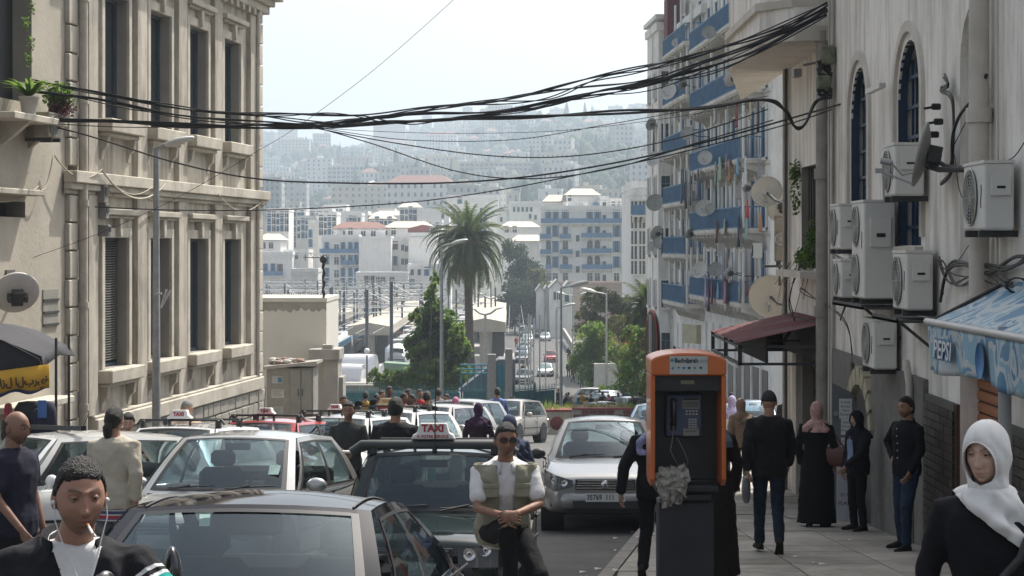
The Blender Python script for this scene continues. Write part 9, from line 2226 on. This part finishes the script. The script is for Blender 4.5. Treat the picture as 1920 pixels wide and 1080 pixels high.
for k, (ys, r_, lab) in enumerate((([(590, 238), (760, 262), (960, 262), (1130, 235), (1300, 205), (1440, 180)], .007, 'thin wire fanning out under the bundle to the balconies'),
        ([(590, 240), (740, 268), (920, 292), (1080, 292), (1260, 262), (1440, 205)], .011, 'wire of the fan ending above the blue balconies'),
        ([(590, 238), (700, 270), (860, 322), (1000, 335), (1150, 315), (1300, 270), (1450, 225)], .011, 'lowest wire of the fan under the bundle'),
        ([(560, 236), (680, 245), (850, 250), (1050, 245), (1250, 222), (1400, 195)], .005, 'finest wire just below the bundle'),
        ([(0, 216), (150, 250), (330, 305), (480, 335), (640, 343), (830, 343), (1000, 330), (1180, 300), (1340, 262), (1560, 200), (1770, 142)], .016, 'long cable sagging from the balcony slab to the second arched window'),
        ([(178, 388), (330, 394), (490, 394), (640, 388), (800, 376), (960, 352), (1120, 320), (1280, 285), (1480, 232), (1560, 205)], .011, 'lowest long cable starting at the meter boxes'),
        ([(-10, 508), (180, 440), (330, 372), (480, 285), (560, 236), (700, 132), (850, 0), (900, -50)], .005, 'very thin wire slanting up across the sky'))):
 cable([(x, y, YL + (YR - YL) * min(1, max(0, (x + 20) / 1570)) - (5.5 * max(0, (x - 1560) / 210))) for x, y in ys], r_ * .9, lab, 0)
RWY = lambda px: RY(px) - .02
for k, (ys, r_, lab, n_, tw_) in enumerate((([(1770, 142), (1778, 160), (1764, 168), (1786, 190), (1786, 290), (1775, 320)], .02, 'coil of cable hanging from the anchor by the second arched window', 3, .02),
        ([(1850, 140), (1830, 180), (1800, 215), (1786, 260), (1784, 320), (1765, 345)], .03, 'thick black cable curving out of the blind arch', 2, .01),
        ([(1845, 160), (1820, 210), (1790, 270)], .01, 'thin cable inside the blind arch', 1, 0),
        ([(1590, 520), (1620, 505), (1660, 520), (1690, 500)], .015, 'cable tangle at the foot of the twin fan unit', 3, .05),
        ([(1765, 560), (1780, 500), (1830, 505), (1880, 500), (1925, 480)], .028, 'thick hoses snaking above the soft drink awning', 4, .05),
        ([(1760, 490), (1790, 525), (1850, 520), (1900, 530)], .016, 'second tangle of cables above the soft drink awning', 5, .06),
        ([(1790, 290), (1800, 360), (1830, 420), (1810, 470), (1770, 520)], .008, 'loose thin cable swinging below the edge on dish', 1, 0),
        ([(1925, 260), (1900, 295), (1870, 305)], .01, 'cable drooping to the large air conditioner at the right edge', 1, 0),
        ([(1565, 480), (1600, 510), (1590, 560), (1575, 600)], .014, 'dangling wires beside the corner drainpipe', 3, .04),
        ([(1500, 500), (1480, 560), (1490, 600), (1470, 640)], .012, 'wire bunch hanging left of the plant window', 5, .06),
        ([(1500, 540), (1530, 565), (1562, 575), (1590, 620), (1600, 700)], .012, 'wires crossing the corner drainpipe', 3, .04))):
 cable([(x, y, (RWY(max(x, 1575)) if x >= 1560 else 30.5) - .35) for x, y in ys], r_ * .6, lab, tw_, n_, seed=k)
m = MB()
for i, (x, y, z) in enumerate(((.0, 0, 0), (.03, .02, -.16), (-.02, 0, -.3))): m.cbox((x, y, z), (.1, .05, .07), bev=.012); m.tube([(x, y, z), (x - .13, y, z - .02)], .015, 5)
tag(m.build('cable_clamps', CAB, None, on_right(1776, 200, .12)), 'row of black cable clamps by the second arched window', 'clamps')
m = MB(); r = random.Random(3)
for s, dz in ((0, 0), (1, -.28)):
 pts = [(.0 + .1 * sin(a * .9 + s), -.05 + .07 * cos(a * 1.1), dz + .12 * sin(a * .63 + s)) for a in range(40)]; m.tube(pts, .018, 5)
m.cbox((.05, -.1, .2), (.2, .15, .28), bev=.03, mi=1); m.cbox((-.02, -.12, -.2), (.2, .15, .2), bev=.03, mi=1)
tag(m.build('cable_junction', [CAB, mat('green_grey', (.13, .14, .09), .8, var=.4, vs=9)], None, P(1545, 130, 28.3)), 'greenish junction bundle strapped to the corner drainpipe', 'junction box')
m = MB(); m.tube([(.1 * cos(a * .8) * (1 + .1 * sin(a)), .04 * sin(a * 2.1), .07 * sin(a * .8)) for a in range(32)], .006, 5); tag(m.build('wire_coil', CAB, None, P(1907, 535, 17.2)), 'small coil of black wire hanging over the awning', 'wire coil')
